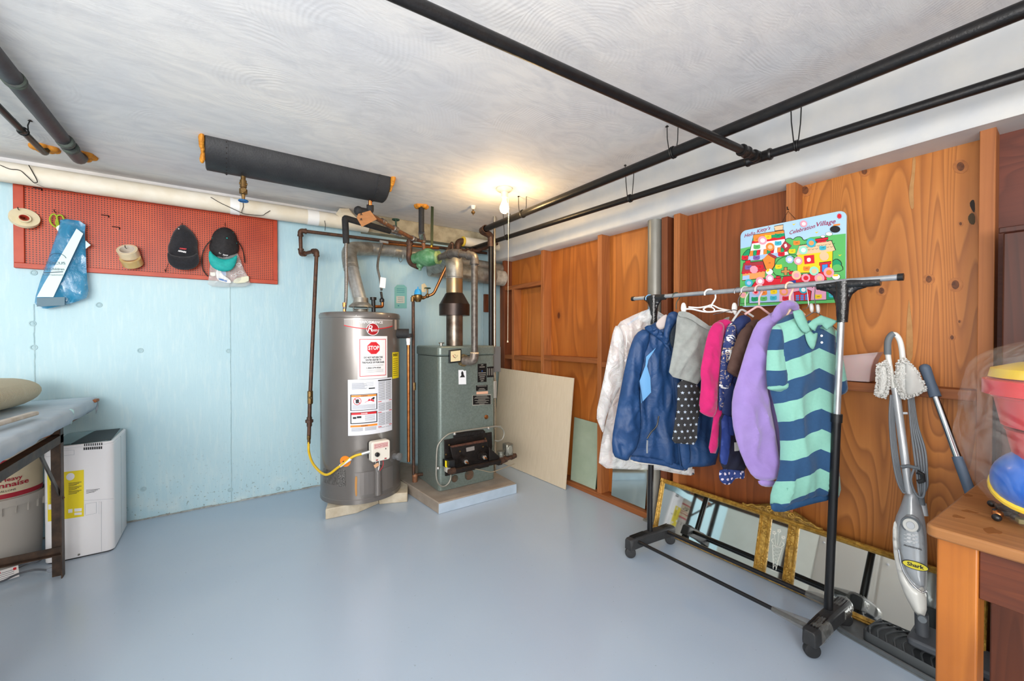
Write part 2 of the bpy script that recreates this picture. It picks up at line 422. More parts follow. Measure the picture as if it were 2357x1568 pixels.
for a, c, z in ((2.825, 3.40, 1.675), (2.825, 3.40, .995), (2.15, 2.785, 1.012), (1.72, 2.11, .99), (.89, 1.473, .985), (.252, .85, .975), (-.38, .212, .985), (-1.01, -.42, .98)):
    B().box(ST+.003, WX, a, c, z, z+.04).done('blocking_rail', rail_m, wr, bev=.002)
B().box(ST-.004, WX, YN, WY, 0, .04).done('sill_plate', rail_m, wr, bev=.003)
fil = mat('patch_filler', 'b98a55', .7, c2='a97a48', sc=30)
FRW = Fr((WX-.001, 0, 0), (0, -1, 0))
k6 = zm(1800, 280, .3953)
def patch(pts, m, name):
    B().prism(chaikin([FRW.uv(*k6(p)) for p in pts], 1), -.001, .0012, FRW).done(name, m, wr, smooth=False)
patch([(762, 205), (780, 210), (775, 300), (765, 400), (770, 500), (755, 515), (742, 470), (738, 400), (757, 300)], fil, 'filler_strip')
patch([(738, 1030), (745, 1060), (765, 1250), (760, 1400), (722, 1395), (725, 1200)], fil, 'filler_strip')
for cx, cy, r in ((1040, 262, 36), (855, 918, 28), (1010, 950, 36), (580, 985, 26), (480, 290, 26), (990, 1257, 17), (556, 866, 14), (1033, 1165, 11), (1040, 595, 13), (135, 400, 32)):
    kn = mat('knot', '4e2812', .6, c2='7a451f', sc=80)
    B().prism([FRW.uv(*k6(p)) for p in ell(cx, cy, r*.62, r*.72, 16)], -.001, .0014, FRW).done('knot', kn, wr, smooth=False)
    B().prism([FRW.uv(*k6(p)) for p in ell(cx, cy, r*1.25, r*1.15, 18)], -.001, .0007, FRW).done('knot_ring', mat('knot_ring', 'a05f2b', .55, c2='b8743a', sc=50), wr, smooth=False)
patch([(1090, 480), (1105, 455), (1122, 458), (1124, 530), (1110, 525)], mat('burnt_mark', '2a201a', .7), 'dark_mark')
patch([(1080, 560), (1100, 530), (1124, 540), (1124, 600), (1095, 598)], mat('burnt_mark2', '4a3a22', .7), 'dark_mark')
# white soffit beam above the wood wall
prof = [(2.13, 2.252), (2.138, 2.235), (2.155, 2.215), (2.17, 2.18), (2.19, 2.15), (2.205, 2.125), (2.222, 2.10), (2.23, 2.06), (2.228, 1.99), (2.236, 1.978), (WX+.01, 1.975), (WX+.01, 2.252)]
rs = []
for i in range(90):
    y = YN+(WY-YN)*i/89; rs.append([V((x+.006*noise.noise(V((y*1.3, j*.35, 1))), y, z+(.004*noise.noise(V((y*2, j*.35, 5))) if j < 10 else 0))) for j, (x, z) in enumerate(prof)])
struct('trim_1', B().rings(rs), white, ang=50)
# ceiling plaster turned down over the top of the wall
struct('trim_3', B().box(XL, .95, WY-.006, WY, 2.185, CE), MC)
# concrete ledge at the top of the blue wall behind the pipes
struct('trim_2', B().box(.95, 2.2, WY-.10, WY, 2.10, CE), mat('ledge_concrete', 'b7ab90', .8, c2='8f846c', sc=14, bump=.4), bev=.004)
# ================================================================ ceiling pipes
p0, p1 = V((1.79, 2.985, 2.12)), V((1.82, -2.6, 2.12))
t = thing('ceiling_pipe', 'thick black iron pipe under the ceiling running the length of the room', 'pipe', p0)
B().tube([p0, p1], .024, 16).done('pipe', blackpipe, t)
b = B().tube([p0+V((0, -.05, 0)), p0+V((0, .03, 0)), V((1.90, 3.035, 2.10)), V((1.90, 3.035, 2.0))], .029, 14, fil=.03); b.lathe([(.034, 0), (.034, .02)], p0+V((0, -.05, 0)), (0, 1, 0), 16).done('elbow', ironbrown, t)
B().tube([V((1.90, 3.035, 2.03)), V((1.90, 3.035, 0.0))], .021, 14).done('drop_pipe', blackpipe, t)
q0, q1 = V((1.905, 3.45, 2.05)), V((2.11, -.6, 2.05)); q2 = V((2.2, -2.5, 2.05))
def onl(a, c, y): return a+(c-a)*((y-a.y)/(c.y-a.y))
t2 = thing('ceiling_pipe', 'thinner black iron pipe nearest the white beam, meeting a cross pipe', 'pipe', q0)
B().tube([q0, q1, q2], .0185, 14).done('pipe', blackpipe, t2)
tee = onl(q0, q1, .905)
def collar(p, d, r, w, m, par, name='coupling'):
    B().lathe([(r, -w/2), (r*1.12, -w/2+.004), (r*1.12, -w/2+.012), (r, -w/2+.016), (r, w/2-.016), (r*1.12, w/2-.012), (r*1.12, w/2-.004), (r, w/2)], p, d, 18).done(name, m, par)
collar(tee, q1-q0, .0235, .11, blackpipe, t2, 'tee_fitting')
t3 = thing('cross_pipe', 'black iron pipe crossing the ceiling from top centre to the beam', 'pipe', tee)
c0 = V((-1.6, 1.08, 2.055)); c1 = tee+V((-.005, 0, 0)); B().tube([c0, c1], .0175, 14).done('pipe', blackpipe, t3)
d = (c1-c0).normalized(); collar(c1-d*.12, d, .023, .055, blackpipe, t3); collar(c1-d*.028, d, .023, .04, blackpipe, t3)
wm = mat('black_strap', '1b1b1c', .5, .3)
def hanger(par, c, ax, r, h=None, w=.055):
    ax = ax.normalized(); s = ax.cross(V((0, 0, 1))).normalized(); h = CE-c.z if h is None else h
    b = B().torus(c, ax, r+.003, .003, 16, 6); b.torus(c+ax*.008, ax, r+.003, .003, 16, 6)
    b.tube([c+s*(r+.003), c+V((0, 0, h*.5))+s*(r+.004)-ax*.01, c+V((0, 0, h))+s*w*.5-ax*.012], .0025, 6)
    b.tube([c-s*(r+.003), c+V((0, 0, h*.5))-s*(r+.004)+ax*.01, c+V((0, 0, h))-s*w*.5+ax*.012], .0025, 6)
    b.lathe([(.009, 0), (.003, .006)], c+V((0, 0, h-.006))+s*w*.5-ax*.012, (0, 0, 1), 8)
    b.done('wire_hanger', wm, par)
for px, py in ((1545, 352), (1203, 478)):
    c = min([p0+(p1-p0)*i/400 for i in range(400)], key=lambda q: (CX+FPX*((q.x*math.sin(YAW)-q.y*math.cos(YAW))/(q.x*math.cos(YAW)+q.y*math.sin(YAW)))-px)**2); hanger(t, c, p1-p0, .024)
for px in (1449, 1828, 1166):
    c = min([q0+(q1-q0)*i/400 for i in range(400)], key=lambda q: (CX+FPX*((q.x*math.sin(YAW)-q.y*math.cos(YAW))/(q.x*math.cos(YAW)+q.y*math.sin(YAW)))-px)**2); hanger(t2, c, q1-q0, .0185)
# left pair
e0, e1 = V((-.66, 3.30, 2.235)), V((-.62, -1.2, 2.16)); e0b = V((-.66, 3.33, CE))
def foamring(par, p, r, R, sx=1., sy=1.):
    rs = []
    b = B()
    for i in range(7):
        a = i*2*math.pi/7+random.random()*.6; b.ball(p+V((math.cos(a)*(r+R)*.5*sx, math.sin(a)*(r+R)*.5*sy, -.006)), (R-r)*.62*(1+.4*random.random()), 10, 7, (1, 1, .8))
    b.torus(p+V((0, 0, -.003)), (0, 0, 1), (r+R)*.5, (R-r)*.5, 20, 8).done('foam_seal', foamO, par)
t = thing('heating_pipe', 'thick dark grey pipe at upper left ending in orange foam', 'pipe', e0)
B().tube([e1, V((-.66, 3.24, 2.20)), V((-.66, 3.285, CE))], .031, 14, fil=.03).done('pipe', mat('grey_paint_pipe', '46464a', .5, .3, c2='3a3a3d', sc=20, bump=.2), t); foamring(t, V((-.66, 3.30, CE)), .03, .06)
for y in (2.35, 2.95, 3.03): collar(V((-.65, y, 2.19)), (0, 1, 0), .031, .03, mat('joint_tape', '4d5a50', .6, c2='3c3c3e', sc=50), t, 'joint_band')
t = thing('heating_pipe', 'thin black pipe at far upper left ending in orange foam', 'pipe', V((-.79, 3.3, 2.2)))
B().tube([V((-.77, -1.2, 2.17)), V((-.79, 3.24, 2.20)), V((-.79, 3.28, CE))], .0145, 12, fil=.02).done('pipe', mat('greenblack', '17201c', .4, .3, c2='20302a', sc=30), t); foamring(t, V((-.80, 3.29, CE)), .016, .048, 1.2)
hanger(t, V((-.785, 2.93, 2.195)), V((0, 1, 0)), .015)
# big white insulated pipe along the wall
t = thing('insulated_pipe', 'long white insulated pipe running along the top of the blue wall', 'pipe', V((0, 3.515, 2.143)))
B().tube([V((XL, 3.515, 2.135)), V((.98, 3.515, 2.148))], .057, 24).done('jacket', insul, t)
B().tube([V((.03, 3.515, 2.143)), V((.085, 3.515, 2.143))], .0585, 24).done('repair_band', mat('band_white', 'f2f2f0', .4), t)
B().tube([V((.52, 3.515, 2.146)), V((.60, 3.515, 2.147))], .0585, 24).done('repair_band', mat('band_white', 'f2f2f0', .4), t)
pb = B(); pp = YP(800, 497, 3.46)
pb.add([pp+V(v) for v in ((-.09, 0, .0), (-.06, .0, .05), (.01, .0, .06), (.09, 0, -.02), (.05, .01, -.05), (-.05, .01, -.02), (-.05, -.03, .01), (.02, -.035, .02))], [(0, 1, 6), (1, 2, 7, 6), (2, 3, 7), (3, 4, 7), (4, 5, 6, 7), (5, 0, 6)]).done('torn_wrap', mat('torn_paper', 'ded2bb', .7), t, smooth=False)
def wp(px, py): return YP(px, py, 3.452)
for wpts, wr_ in (([(0, 380), (22, 389), (45, 392), (60, 404), (78, 421)], .0022), ([(66, 380), (76, 398), (86, 418), (78, 421)], .0022), ([(78, 421), (105, 432), (130, 434), (180, 444)], .001),
                  ([(485, 454), (505, 466), (530, 478), (558, 491)], .0022), ([(558, 460), (560, 475), (557, 490), (575, 494), (603, 496), (612, 491), (622, 485)], .0022)):
    B().spline([wp(*q) for q in wpts], wr_, 6).done('tie_wire', wirem, t)
t = thing('insulated_pipe', 'short white insulated pipe stub with yellow foam ring in the far corner', 'pipe', V((1.95, 3.42, 2.15)))
B().tube([YP(1068, 556, 3.42), YP(1068, 556, 3.42)+V((.62, 0, 0))], .045, 20).done('jacket', insul, t)
B().torus(YP(1066, 556, 3.42), (1, 0, 0), .036, .012, 20, 8).done('foam_ring', mat('yellow_foam', 'd8b83c', .7), t)
B().tube([YP(1068, 556, 3.42)+V((.02, 0, 0)), YP(1054, 556, 3.42), YP(1054, 575, 3.42)+V((0, 0, -.05))], .032, 14, fil=.05).done('elbow', ironbrown, t)
# black tank-like duct recessed in the ceiling
t = thing('expansion_tank', 'black cylindrical steel tank half set into the ceiling, orange foam at its ends', 'tank', V((.4, 2.76, 2.25)))
b = B(); n = 28; rs = []
xs = [-.085, -.08, .0, .0, .015, .015, .80, .80, .815, .815, .875, .885]; rr = [.13, .14, .14, .1425, .1425, .14, .14, .1425, .1425, .14, .14, .13]
for x, r in zip(xs, rr): rs.append([V((x, 2.76+r*math.cos(a), 2.262+r*math.sin(a))) for a in [2*math.pi*k/n for k in range(n)]])
b.rings(rs).done('tank_body', mat('black_tank', '26272a', .55, .1, c2='2f3032', sc=15, bump=.3, bsc=120), t)
b = B()
for x in (.0075, .8075):
    for a in range(190, 350, 11): r = math.radians(a); b.ball(V((x, 2.76+.143*math.cos(r), 2.262+.143*math.sin(r))), .003, 6, 4)
b.done('rivets', wirem, t)['kind'] = 'stuff'
for x, y, z, s in ((-.1, 2.64, 2.235, 1), (-.1, 2.66, 2.205, .8), (-.095, 2.70, 2.17, .6), (-.1, 2.625, 2.245, .9)): pass
b = B()
for k in range(9): b.ball(V((-.092-.006*random.random(), 2.625+.012*k*.8, 2.245-.012*k)), .013*(1+.6*random.random()), 9, 6, (.7, 1, 1.2))
b.done('foam_seal', foamO, t); b = B()
for k in range(6): b.ball(V((.895, 2.625+.012*k, 2.246-.010*k)), .016*(1+.5*random.random()), 9, 6, (.7, 1, 1.2))
b.done('foam_seal', foamO, t)
v0 = V((.085, 2.77, 2.13)); b = B().lathe([(.012, 0), (.012, .03), (.017, .03), (.017, .07), (.012, .075), (.020, .08), (.020, .105), (.010, .11), (.007, .14)], v0, (0, 0, -1), 16); b.cyl(v0+V((-.02, -.005, -.05)), v0+V((.02, -.005, -.05)), .006)
b.cyl(v0+V((0, -.01, -.09)), v0+V((0, -.03, -.09)), .012); b.done('drain_valve', brass, t)
b = B().torus(v0+V((0, 0, -.145)), (0, 0, 1), .021, .005, 20, 6)
for k in range(3): a = k*math.pi/3; b.cyl(v0+V((math.cos(a)*.02, math.sin(a)*.02, -.145)), v0-V((math.cos(a)*.02, math.sin(a)*.02, .145)), .003)
b.done('valve_wheel', mat('blue_wheel', '1f5f96', .4), t)
# ================================================================ boiler-corner piping
t = thing('gas_pipe', 'brown iron gas pipe stepping down the blue wall left of the grey tank', 'pipe', YP(712, 930, 3.3))
gp = [YP(1120, 583, 3.50), YP(700, 531, 3.50), YP(691, 535, 3.50), YP(691, 585, 3.50), YP(728, 578, 3.34), YP(728, 583, 3.34), YP(714, 910, 3.32)]
g1 = [YP(1120, 583, 3.50), YP(691, 531, 3.50), YP(693, 586, 3.50), YP(729, 577, 3.33), YP(713, 930, 3.30), YP(711, 1010, 3.29)]
B().tube(g1, .0135, 12, fil=.012).done('pipe', ironbrown, t)
for i in (1, 2, 3):
    a, c, d_ = g1[i-1], g1[i], g1[i+1]; u = (a-c).normalized()*.04; v_ = (d_-c).normalized()*.04
    b = B().tube([c+u, c, c+v_], .0185, 12, fil=.028); b.lathe([(.021, 0), (.021, .012)], c+u*.8, u, 14); b.lathe([(.021, 0), (.021, .012)], c+v_*.8, v_, 14); b.done('elbow', ironbrown, t)
c = YP(714, 915, 3.3); b = B().lathe([(.014, -.05), (.019, -.045), (.019, .045), (.014, .05)], c, (0, 0, 1), 8); b.lathe([(.001, 0), (.009, .0), (.009, .012), (.005, .02)], c+V((0, -.015, 0)), (0, -1, 0), 10).done('gas_cock', brass, t)
c = YP(712, 970, 3.3); B().lathe([(.014, -.04), (.018, -.035), (.018, -.008), (.027, -.008), (.027, .012), (.018, .012), (.018, .03), (.014, .034)], c, (0, 0, 1), 8).done('union_fitting', ironbrown, t)
B().spline([YP(748, 531, 3.48), YP(749, 519, 3.48), YP(747, 508, 3.46)], .002, 6).done('wire_hanger', wirem, t)
t = thing('gas_hose', 'yellow coated flexible gas hose curving to the tank valve', 'hose', YP(748, 1095, 3.1))
hp = [YP(711, 1012, 3.28), YP(711, 1040, 3.26), YP(722, 1070, 3.14), YP(750, 1093, 2.98), YP(780, 1075, 2.90), YP(812, 1052, 2.84), YP(838, 1044, 2.82)]
yel = mat('yellow_coat', 'e8bd24', .4)
B().spline(hp, .0085, 12, 8).done('hose', yel, t)
B().cyl(hp[0]+V((0, 0, .03)), hp[0], .013, n=8).cyl(hp[0], hp[0]-V((0, 0, .03)), .011, n=12).done('nut', brass, t)
B().cyl(hp[-1]-(hp[-1]-hp[-2])*.2, hp[-1]+(hp[-1]-hp[-2]).normalized()*.04, .012, n=8).done('nut', galvb, t)
B().tube([YP(783, 1073, 2.896), YP(808, 1056, 2.845)], .0105, 12).done('hose_label', paper, t)
# stove pipes
t = thing('heater_flue', 'galvanised flue pipe rising from the grey tank and running along the wall', 'flue pipe', V((.85, 3.3, 1.6)))
f0 = V((.823, 3.137, 1.46)); f1 = YP(807, 612, 3.26); f2 = YP(801, 572, 3.36); f3 = YP(850, 573, 3.47); f4 = V((2.30, 3.47, 1.90)); f3b = YP(905, 577, 3.47)
B().tube([f0, f1], .052, 20).done('riser', galvb, t)
b = B().tube([f1-(f1-f0).normalized()*.03, f1, f2, f3], .056, 20, fil=.09, seg=5)
for k in range(3): pass
b.done('elbow', galv, t)
B().tube([f3-V((.02, 0, 0)), f3b, f4], .053, 20).done('duct', galv, t)
for q in (f1, f3b, V((1.25, 3.47, 1.92))): B().torus(q, (f1-f0) if q is f1 else (1, 0, 0), .0545, .003, 20, 6).done('joint_ring', galv, t)
B().lathe([(.085, 0), (.082, .012), (.055, .035), (.052, .07)], V((.823, 3.137, 1.435)), (0, 0, 1), 24).done('draft_hood', galv, t)
b = B()
for k in range(4): a = k*math.pi/2+.5; b.bar(V((.823+.07*math.cos(a), 3.137+.07*math.sin(a), 1.385)), V((.823+.07*math.cos(a), 3.137+.07*math.sin(a), 1.445)), .012, .003)
b.lathe([(.05, 0), (.045, .03), (.06, .033)], V((.823, 3.137, 1.388)), (0, 0, 1), 20).done('hood_leg', galv, t)
# hot and cold connections
t = thing('hot_water_line', 'black foam insulated water line with steel connector above the tank', 'pipe', V((.70, 3.2, 1.5)))
w0 = YP(793, 705, 3.16); w1 = YP(797, 560, 3.14); w2 = YP(794, 502, 3.14); w3 = YP(897, 532, 3.28)
B().tube([w1, w2-V((0, 0, 0)), w3], .023, 16, fil=.012, seg=3).done('foam_sleeve', blackr, t)
B().spline([YP(793, 712, 3.16), YP(796, 690, 3.16), YP(797, 640, 3.15), YP(796, 575, 3.14), w1], .0125, 12).done('steel_hose', mat('braided_steel', 'a8a4a0', .3, .85, c2='6c6864', sc=160, st=(1, 1, 3), bump=.4), t)
B().cyl(YP(793, 722, 3.16), YP(793, 706, 3.16), .011, n=8).cyl(YP(793, 706, 3.16), YP(793, 697, 3.16), .014, n=8).done('nut', copper, t)
B().tube([w3, YP(922, 540, 3.32)], .020, 12).done('foil_wrap', mat('foil', 'd8d8da', .25, .9, c2='8d8d90', sc=60, bump=.9, bsc=60), t)
t = thing('cold_water_line', 'thin copper branch and steel hose dropping to the tank', 'pipe', V((.95, 3.3, 1.7)))
s0 = YP(880, 560, 3.38)
B().tube([YP(1010, 572, 3.40), s0], .010, 10).done('branch', copper, t)
B().tube([YP(874, 556, 3.38), YP(893, 559, 3.38)], .013, 10).done('coupling', galvb, t)
B().spline([YP(880, 560, 3.38), YP(873, 585, 3.34), YP(869, 615, 3.28), YP(874, 640, 3.24), YP(878, 668, 3.20)], .0095, 10).done('steel_hose', mat('braided_steel', 'a8a4a0'), t)
b = B().box(-.022, .022, -.002, .0, -.04, .04, Matrix.Translation(YP(881, 651, 3.17)) @ Matrix.Rotation(.1, 4, 'Y')); b.done('paper_tag', paper, t)
B().lathe([(.009, 0), (.018, .01), (.018, .03), (.01, .035), (.01, .06)], YP(879, 686, 3.18), (0, 0, -1), 10).cyl(YP(877, 672, 3.19), YP(879, 686, 3.18), .009).done('valve', black, t)
B().tube([YP(880, 690, 3.18), YP(880, 706, 3.18), YP(862, 706, 3.16)], .012, 10, fil=.01).done('elbow', copper, t)
B().cyl(YP(860, 718, 3.16), YP(859, 690, 3.16), .015).lathe([(.012, 0), (.012, .015), (.024, .015), (.024, .035)], YP(859, 695, 3.16), (0, 0, 1), 16).done('vacuum_breaker', black, t)
# rusty line from the tank valve diagonal, cardboard tag
t = thing('tank_feed_line', 'rusty pipe dropping diagonally from the black ceiling tank to the green valve', 'pipe', YP(900, 510, 3.0))
a0 = YP(852, 462, 2.78); a1 = YP(852, 486, 2.80); a2 = YP(832, 485, 2.76)
B().cyl(a0+V((0, 0, .03)), a1, .012).done('nipple', copper, t)
B().tube([a0-V((0, 0, .03)), a1-V((0, 0, .01)), a1+V((-.06, .0, -.01))], .024, 12, fil=.03).ball(a1+V((-.075, .0, -.012)), .031, 12, 8).done('black_elbow', blackr, t)
r0 = YP(848, 492, 2.82); r1 = YP(905, 526, 3.0); r2 = YP(955, 552, 3.14); r3 = YP(974, 555, 3.18); r4 = YP(976, 575, 3.18)
B().tube([r0, r1, r2, r3, r4], .0155, 12, fil=.02).done('pipe', mat('rusty_pipe', '8a5a3c', .55, .35, c2='5a4236', sc=40, bump=.3), t)
for k, q in enumerate((YP(882, 511, 2.93), YP(910, 527, 3.01), YP(952, 550, 3.13), YP(974, 553, 3.18))): B().lathe([(.016, -.025), (.023, -.02), (.023, -.008), (.019, 0), (.023, .008), (.023, .02), (.016, .025)], q, r1-r0 if k < 3 else (0, 0, 1), 10).done('coupling', irongray, t)
hw = YP(911, 506, 3.0); b = B().cyl(YP(912, 524, 3.0), hw, .007).torus(hw, (0, 0, 1), .024, .005, 16, 6).cyl(hw-V((.022, 0, 0)), hw+V((.022, 0, 0)), .004).cyl(hw-V((0, .022, 0)), hw+V((0, .022, 0)), .004); b.done('valve_wheel', mat('green_wheel', '1f3d2c', .5), t)
fr = Fr(YP(844, 503, 2.72), (1, 0, .1)); k5 = zm(760, 380, .1913)
t = thing('cardboard_tag', 'brown cardboard tag hanging on the diagonal rusty pipe', 'tag', fr.o)
cb = mat('cardboard', 'b07a4c', .8, c2='9c6940', sc=20, st=(1, 1, 6))
B().prism([fr.uv(*k5(p)) for p in ((318, 635), (335, 590), (480, 548), (560, 655), (380, 745))], 0, .003, fr).done('card', cb, t)
B().torus(YP(838, 492, 2.76), (1, .8, -.3), .03, .001, 20, 4).done('string_loop', wirem, t)
for q in ((372, 592), (372, 655)):
    b = B()
    for d1, d2 in (((-14, -10), (16, 10)), ((-12, 12), (8, -14)), ((0, -14), (4, 14))): b.tube([fr.w(*fr.uv(*k5((q[0]+d1[0], q[1]+d1[1]))), .004), fr.w(*fr.uv(*k5((q[0]+d2[0], q[1]+d2[1]))), .004)], .0015, 4)
    b.done('pen_mark', inkm, t)
# green flow valve and boiler supply
t = thing('boiler_supply_pipe', 'grey iron pipe rising from the boiler front and turning to the green valve', 'pipe', YP(1091, 700, 2.62))
u0 = V((1.49, 2.745, 1.0)); u0 = YP(1078, 829, 2.745); u1 = YP(1092, 830, 2.66)
k0 = YP(1092, 590, 2.66); k1 = YP(1043, 582, 2.80); k2 = YP(1040, 583, 2.86); k3 = YP(1003, 596, 3.0)
u1 = V((k0.x, 2.66, u0.z-.005)); u0.x = u1.x-.055
iron2 = mat('sooty_iron', '57504b', .42, .5, c2='75706a', sc=40, bump=.3)
B().tube([V((u1.x, 2.66, u1.z)), k0, k1, k3], .0245, 16, fil=.03).done('pipe', iron2, t)
ct = mat('pipe_dope', 'd6b993', .7)
b = B().tube([V((u0.x, 2.73, u0.z)), V((u1.x-.01, 2.66, u1.z)), V((u1.x, 2.66, u1.z+.06))], .033, 14, fil=.035); b.done('elbow', irongray, t)
B().lathe([(.048, 0), (.048, .02)], V((u0.x, 2.745, u0.z)), (0, -1, 0), 8).done('hex_nut', mat('rusty_nut', '8c7a55', .5, .5, c2='4a3a2c', sc=60), t)
B().lathe([(.033, 0), (.033, .012)], V((u1.x, 2.66, u1.z+.055)), (0, 0, 1), 16).done('pipe_dope', ct, t)
for c, a, d_ in ((k0, V((u1.x, 2.66, u1.z)), k1), (k1, k0, k3)):
    u = (a-c).normalized()*.055; v_ = (d_-c).normalized()*.05
    b = B().tube([c+u, c, c+v_], .032, 16, fil=.045); b.lathe([(.036, 0), (.036, .014)], c+u*.85, u, 16); b.lathe([(.036, 0), (.036, .014)], c+v_*.85, v_, 16); b.done('elbow', iron2, t)
grn = mat('green_casting', '3f7a4c', .5, .1, c2='6f9a78', sc=25, bump=.4)
t = thing('flow_valve', 'green cast iron flow control valve between the pipes above the boiler', 'valve', YP(985, 600, 3.02))
gc = YP(985, 594, 3.04); ax = (YP(1003, 596, 2.99)-YP(958, 598, 3.12)).normalized()
b = B().lathe([(.035, -.13), (.042, -.12), (.042, -.10), (.05, -.09), (.065, -.04), (.068, .0), (.06, .05), (.042, .08)], gc, ax, 20); b.done('body', grn, t)
B().lathe([(.052, .0), (.052, .022)], gc+ax*.075, ax, 18).done('flange', mat('green_yellow', 'a7b06a', .55, c2='5c8a5c', sc=40), t)
b = B().lathe([(.02, 0), (.028, .05), (.03, .06), (.022, .075), (.012, .08), (.012, .095)], gc-ax*.07, (0, 0, -1), 14); b.done('drain_boss', grn, t)
B().lathe([(.05, .02), (.05, .05), (.03, .07)], gc+V((0, 0, .0)), (0, 0, 1), 16).done('cover', grn, t)
B().ball(YP(993, 567, 3.0), .008, 10, 8).done('brass_plug', mat('yellow_plug', 'd6b02c', .4, .3), t)
t = thing('air_line', 'black riser pipe with green screw rod from the flow valve to the ceiling', 'pipe', YP(970, 520, 3.1))
top = YP(970, 503, 3.06); top.z = CE; foamring(t, V((top.x, top.y, CE)), .022, .052)
B().tube([top, YP(970, 535, 3.06)], .022, 14).done('pipe', blackr, t)
B().tube([YP(970, 535, 3.06), YP(972, 548, 3.1)], .026, 12).done('foil_wrap', mat('foil', 'd8d8da'), t)
t4 = thing('hanger_rod', 'slotted dark green strap hanging from the ceiling to the flow valve', 'strap', YP(995, 530, 3.03))
a = YP(995, 505, 3.03); a.z = CE; B().bar(YP(994, 565, 3.0), a, .022, .004, up=(0, 1, 0)).done('strap', mat('dark_green_strap', '26331f', .5, .3), t4)
t = thing('return_pipe', 'dark iron pipe elbow entering the green valve from the left', 'pipe', YP(945, 590, 3.15))
B().tube([YP(943, 552, 3.2), YP(941, 605, 3.2), YP(962, 614, 3.12)], .023, 14, fil=.05).done('pipe', ironbrown, t)
B().lathe([(.028, 0), (.028, .03)], YP(943, 556, 3.2), (0, 0, -1), 12).done('collar', ironbrown, t)
# manifold of brown pipes in the corner
t = thing('corner_pipe', 'rusty brown pipe run with couplings crossing the far corner', 'pipe', YP(1060, 578, 3.3))
B().tube([YP(1040, 560, 3.35), YP(1042, 577, 3.35), YP(1100, 577, 3.35), YP(1145, 560, 3.3)], .017, 12, fil=.02).done('pipe', ironbrown, t)
for px in (1062, 1075, 1088): B().lathe([(.024, -.012), (.024, .012)], YP(px, 577, 3.35), (1, 0, 0), 10).done('coupling', ironbrown, t)
B().tube([YP(1028, 583, 3.2), YP(1035, 568, 3.3), YP(1040, 560, 3.4)], .015, 12).done('branch', ironbrown, t)
# boiler flue
t = thing('boiler_flue', 'soot-stained metal flue with black bell-shaped draft hood on the boiler', 'flue pipe', V((1.51, 2.95, 1.5)))
fx, fy = 1.505, 2.955
sooty = mat('heat_stained_steel', '8c8378', .33, .8, c2='4e3f35', sc=9, bump=.15)
B().lathe([(.066, 1.14), (.066, 1.42)], (fx, fy, 0), (0, 0, 1), 24).done('lower_pipe', sooty, t)
B().lathe([(.122, 1.385), (.122, 1.475), (.118, 1.478), (.072, 1.56), (.066, 1.565)], (fx, fy, 0), (0, 0, 1), 32).done('draft_hood', mat('black_hood', '2b2523', .35, .6, c2='42332c', sc=6), t)
B().lathe([(.066, 1.55), (.066, 1.69)], (fx, fy, 0), (0, 0, 1), 24).done('upper_pipe', mat('tan_steel', 'a58a60', .35, .8, c2='8a8580', sc=9), t)
B().tube([V((fx, fy, 1.68)), V((fx, fy, 1.86)), V((fx+.02, 3.40, 1.84))], .070, 20, fil=.11, seg=4).done('elbow', galv, t)
B().torus((fx, fy, 1.69), (0, 0, 1), .069, .004, 20, 6).done('joint_ring', galv, t)
t5 = thing('boiler_duct', 'large galvanised duct along the wall behind the boiler flue', 'duct', V((1.7, 3.42, 1.82)))
B().tube([YP(1000, 618, 3.42)+V((0, 0, .03)), V((1.5, 3.42, 1.83)), V((2.285, 3.42, 1.80))], .075, 22).done('duct', galv, t5)
B().torus((1.9, 3.42, 1.815), (1, 0, 0), .076, .004, 22, 6).done('joint_ring', galv, t5)
B().tube([V((2.17, 3.42, 1.803)), V((2.287, 3.42, 1.80))], .0765, 22).done('white_collar', mat('chalky_collar', 'c9c3b8', .7, c2='908a80', sc=20), t5)
# water feed regulator
t = thing('feed_regulator', 'brass pressure regulator with blue cap and green-wheeled valve beside the boiler', 'regulator', YP(962, 685, 3.1))
rc = YP(962, 682, 3.08)
b = B().lathe([(.02, -.045), (.026, -.03), (.034, -.02), (.034, .005), (.028, .012)], rc, (0, 0, 1), 16); b.cyl(rc-V((.05, 0, .01)), rc+V((.05, 0, -.01)), .014); b.cyl(rc+V((-.045, 0, -.01)), rc+V((-.045, 0, -.045)), .014).done('body', brass, t)
B().lathe([(.030, .012), (.027, .04), (.018, .055), (.006, .056), (.004, .075)], rc, (0, 0, 1), 18).done('blue_cap', mat('blue_cap', '2e9ad6', .4), t)
vc = YP(984, 678, 3.06)
b = B().tube([rc+V((.05, 0, -.01)), vc+V((0, 0, -.012)), YP(998, 677, 3.04), YP(1035, 597, 2.98)], .0115, 12, fil=.03); b.done('copper_pipe', copper, t)
b = B().ball(vc+V((0, 0, -.01)), .018, 12, 8).cyl(vc, vc+V((0, 0, .045)), .006); b.done('valve', brass, t)
b = B().torus(vc+V((0, 0, .05)), (0, 0, 1), .022, .0045, 16, 6).cyl(vc+V((-.02, 0, .05)), vc+V((.02, 0, .05)), .003).cyl(vc+V((0, -.02, .05)), vc+V((0, .02, .05)), .003); b.done('valve_wheel', mat('green_wheel', '1f3d2c'), t)
fr = Fr(YP(975, 665, 3.07), (1, .2, 0)); b = B().prism([fr.uv(*q) for q in ((970, 655), (977, 652), (983, 660), (979, 673), (971, 672))], 0, .001, fr).done('paper_tag', mat('tan_tag', 'd8c49c', .7), t)
t = thing('drop_pipe', 'thin dark iron pipe dropping from the regulator to the concrete pad', 'pipe', YP(957, 900, 3.1))
l0 = YP(951, 688, 3.12); l1 = YP(955, 1072, 3.05); l1.z = .13
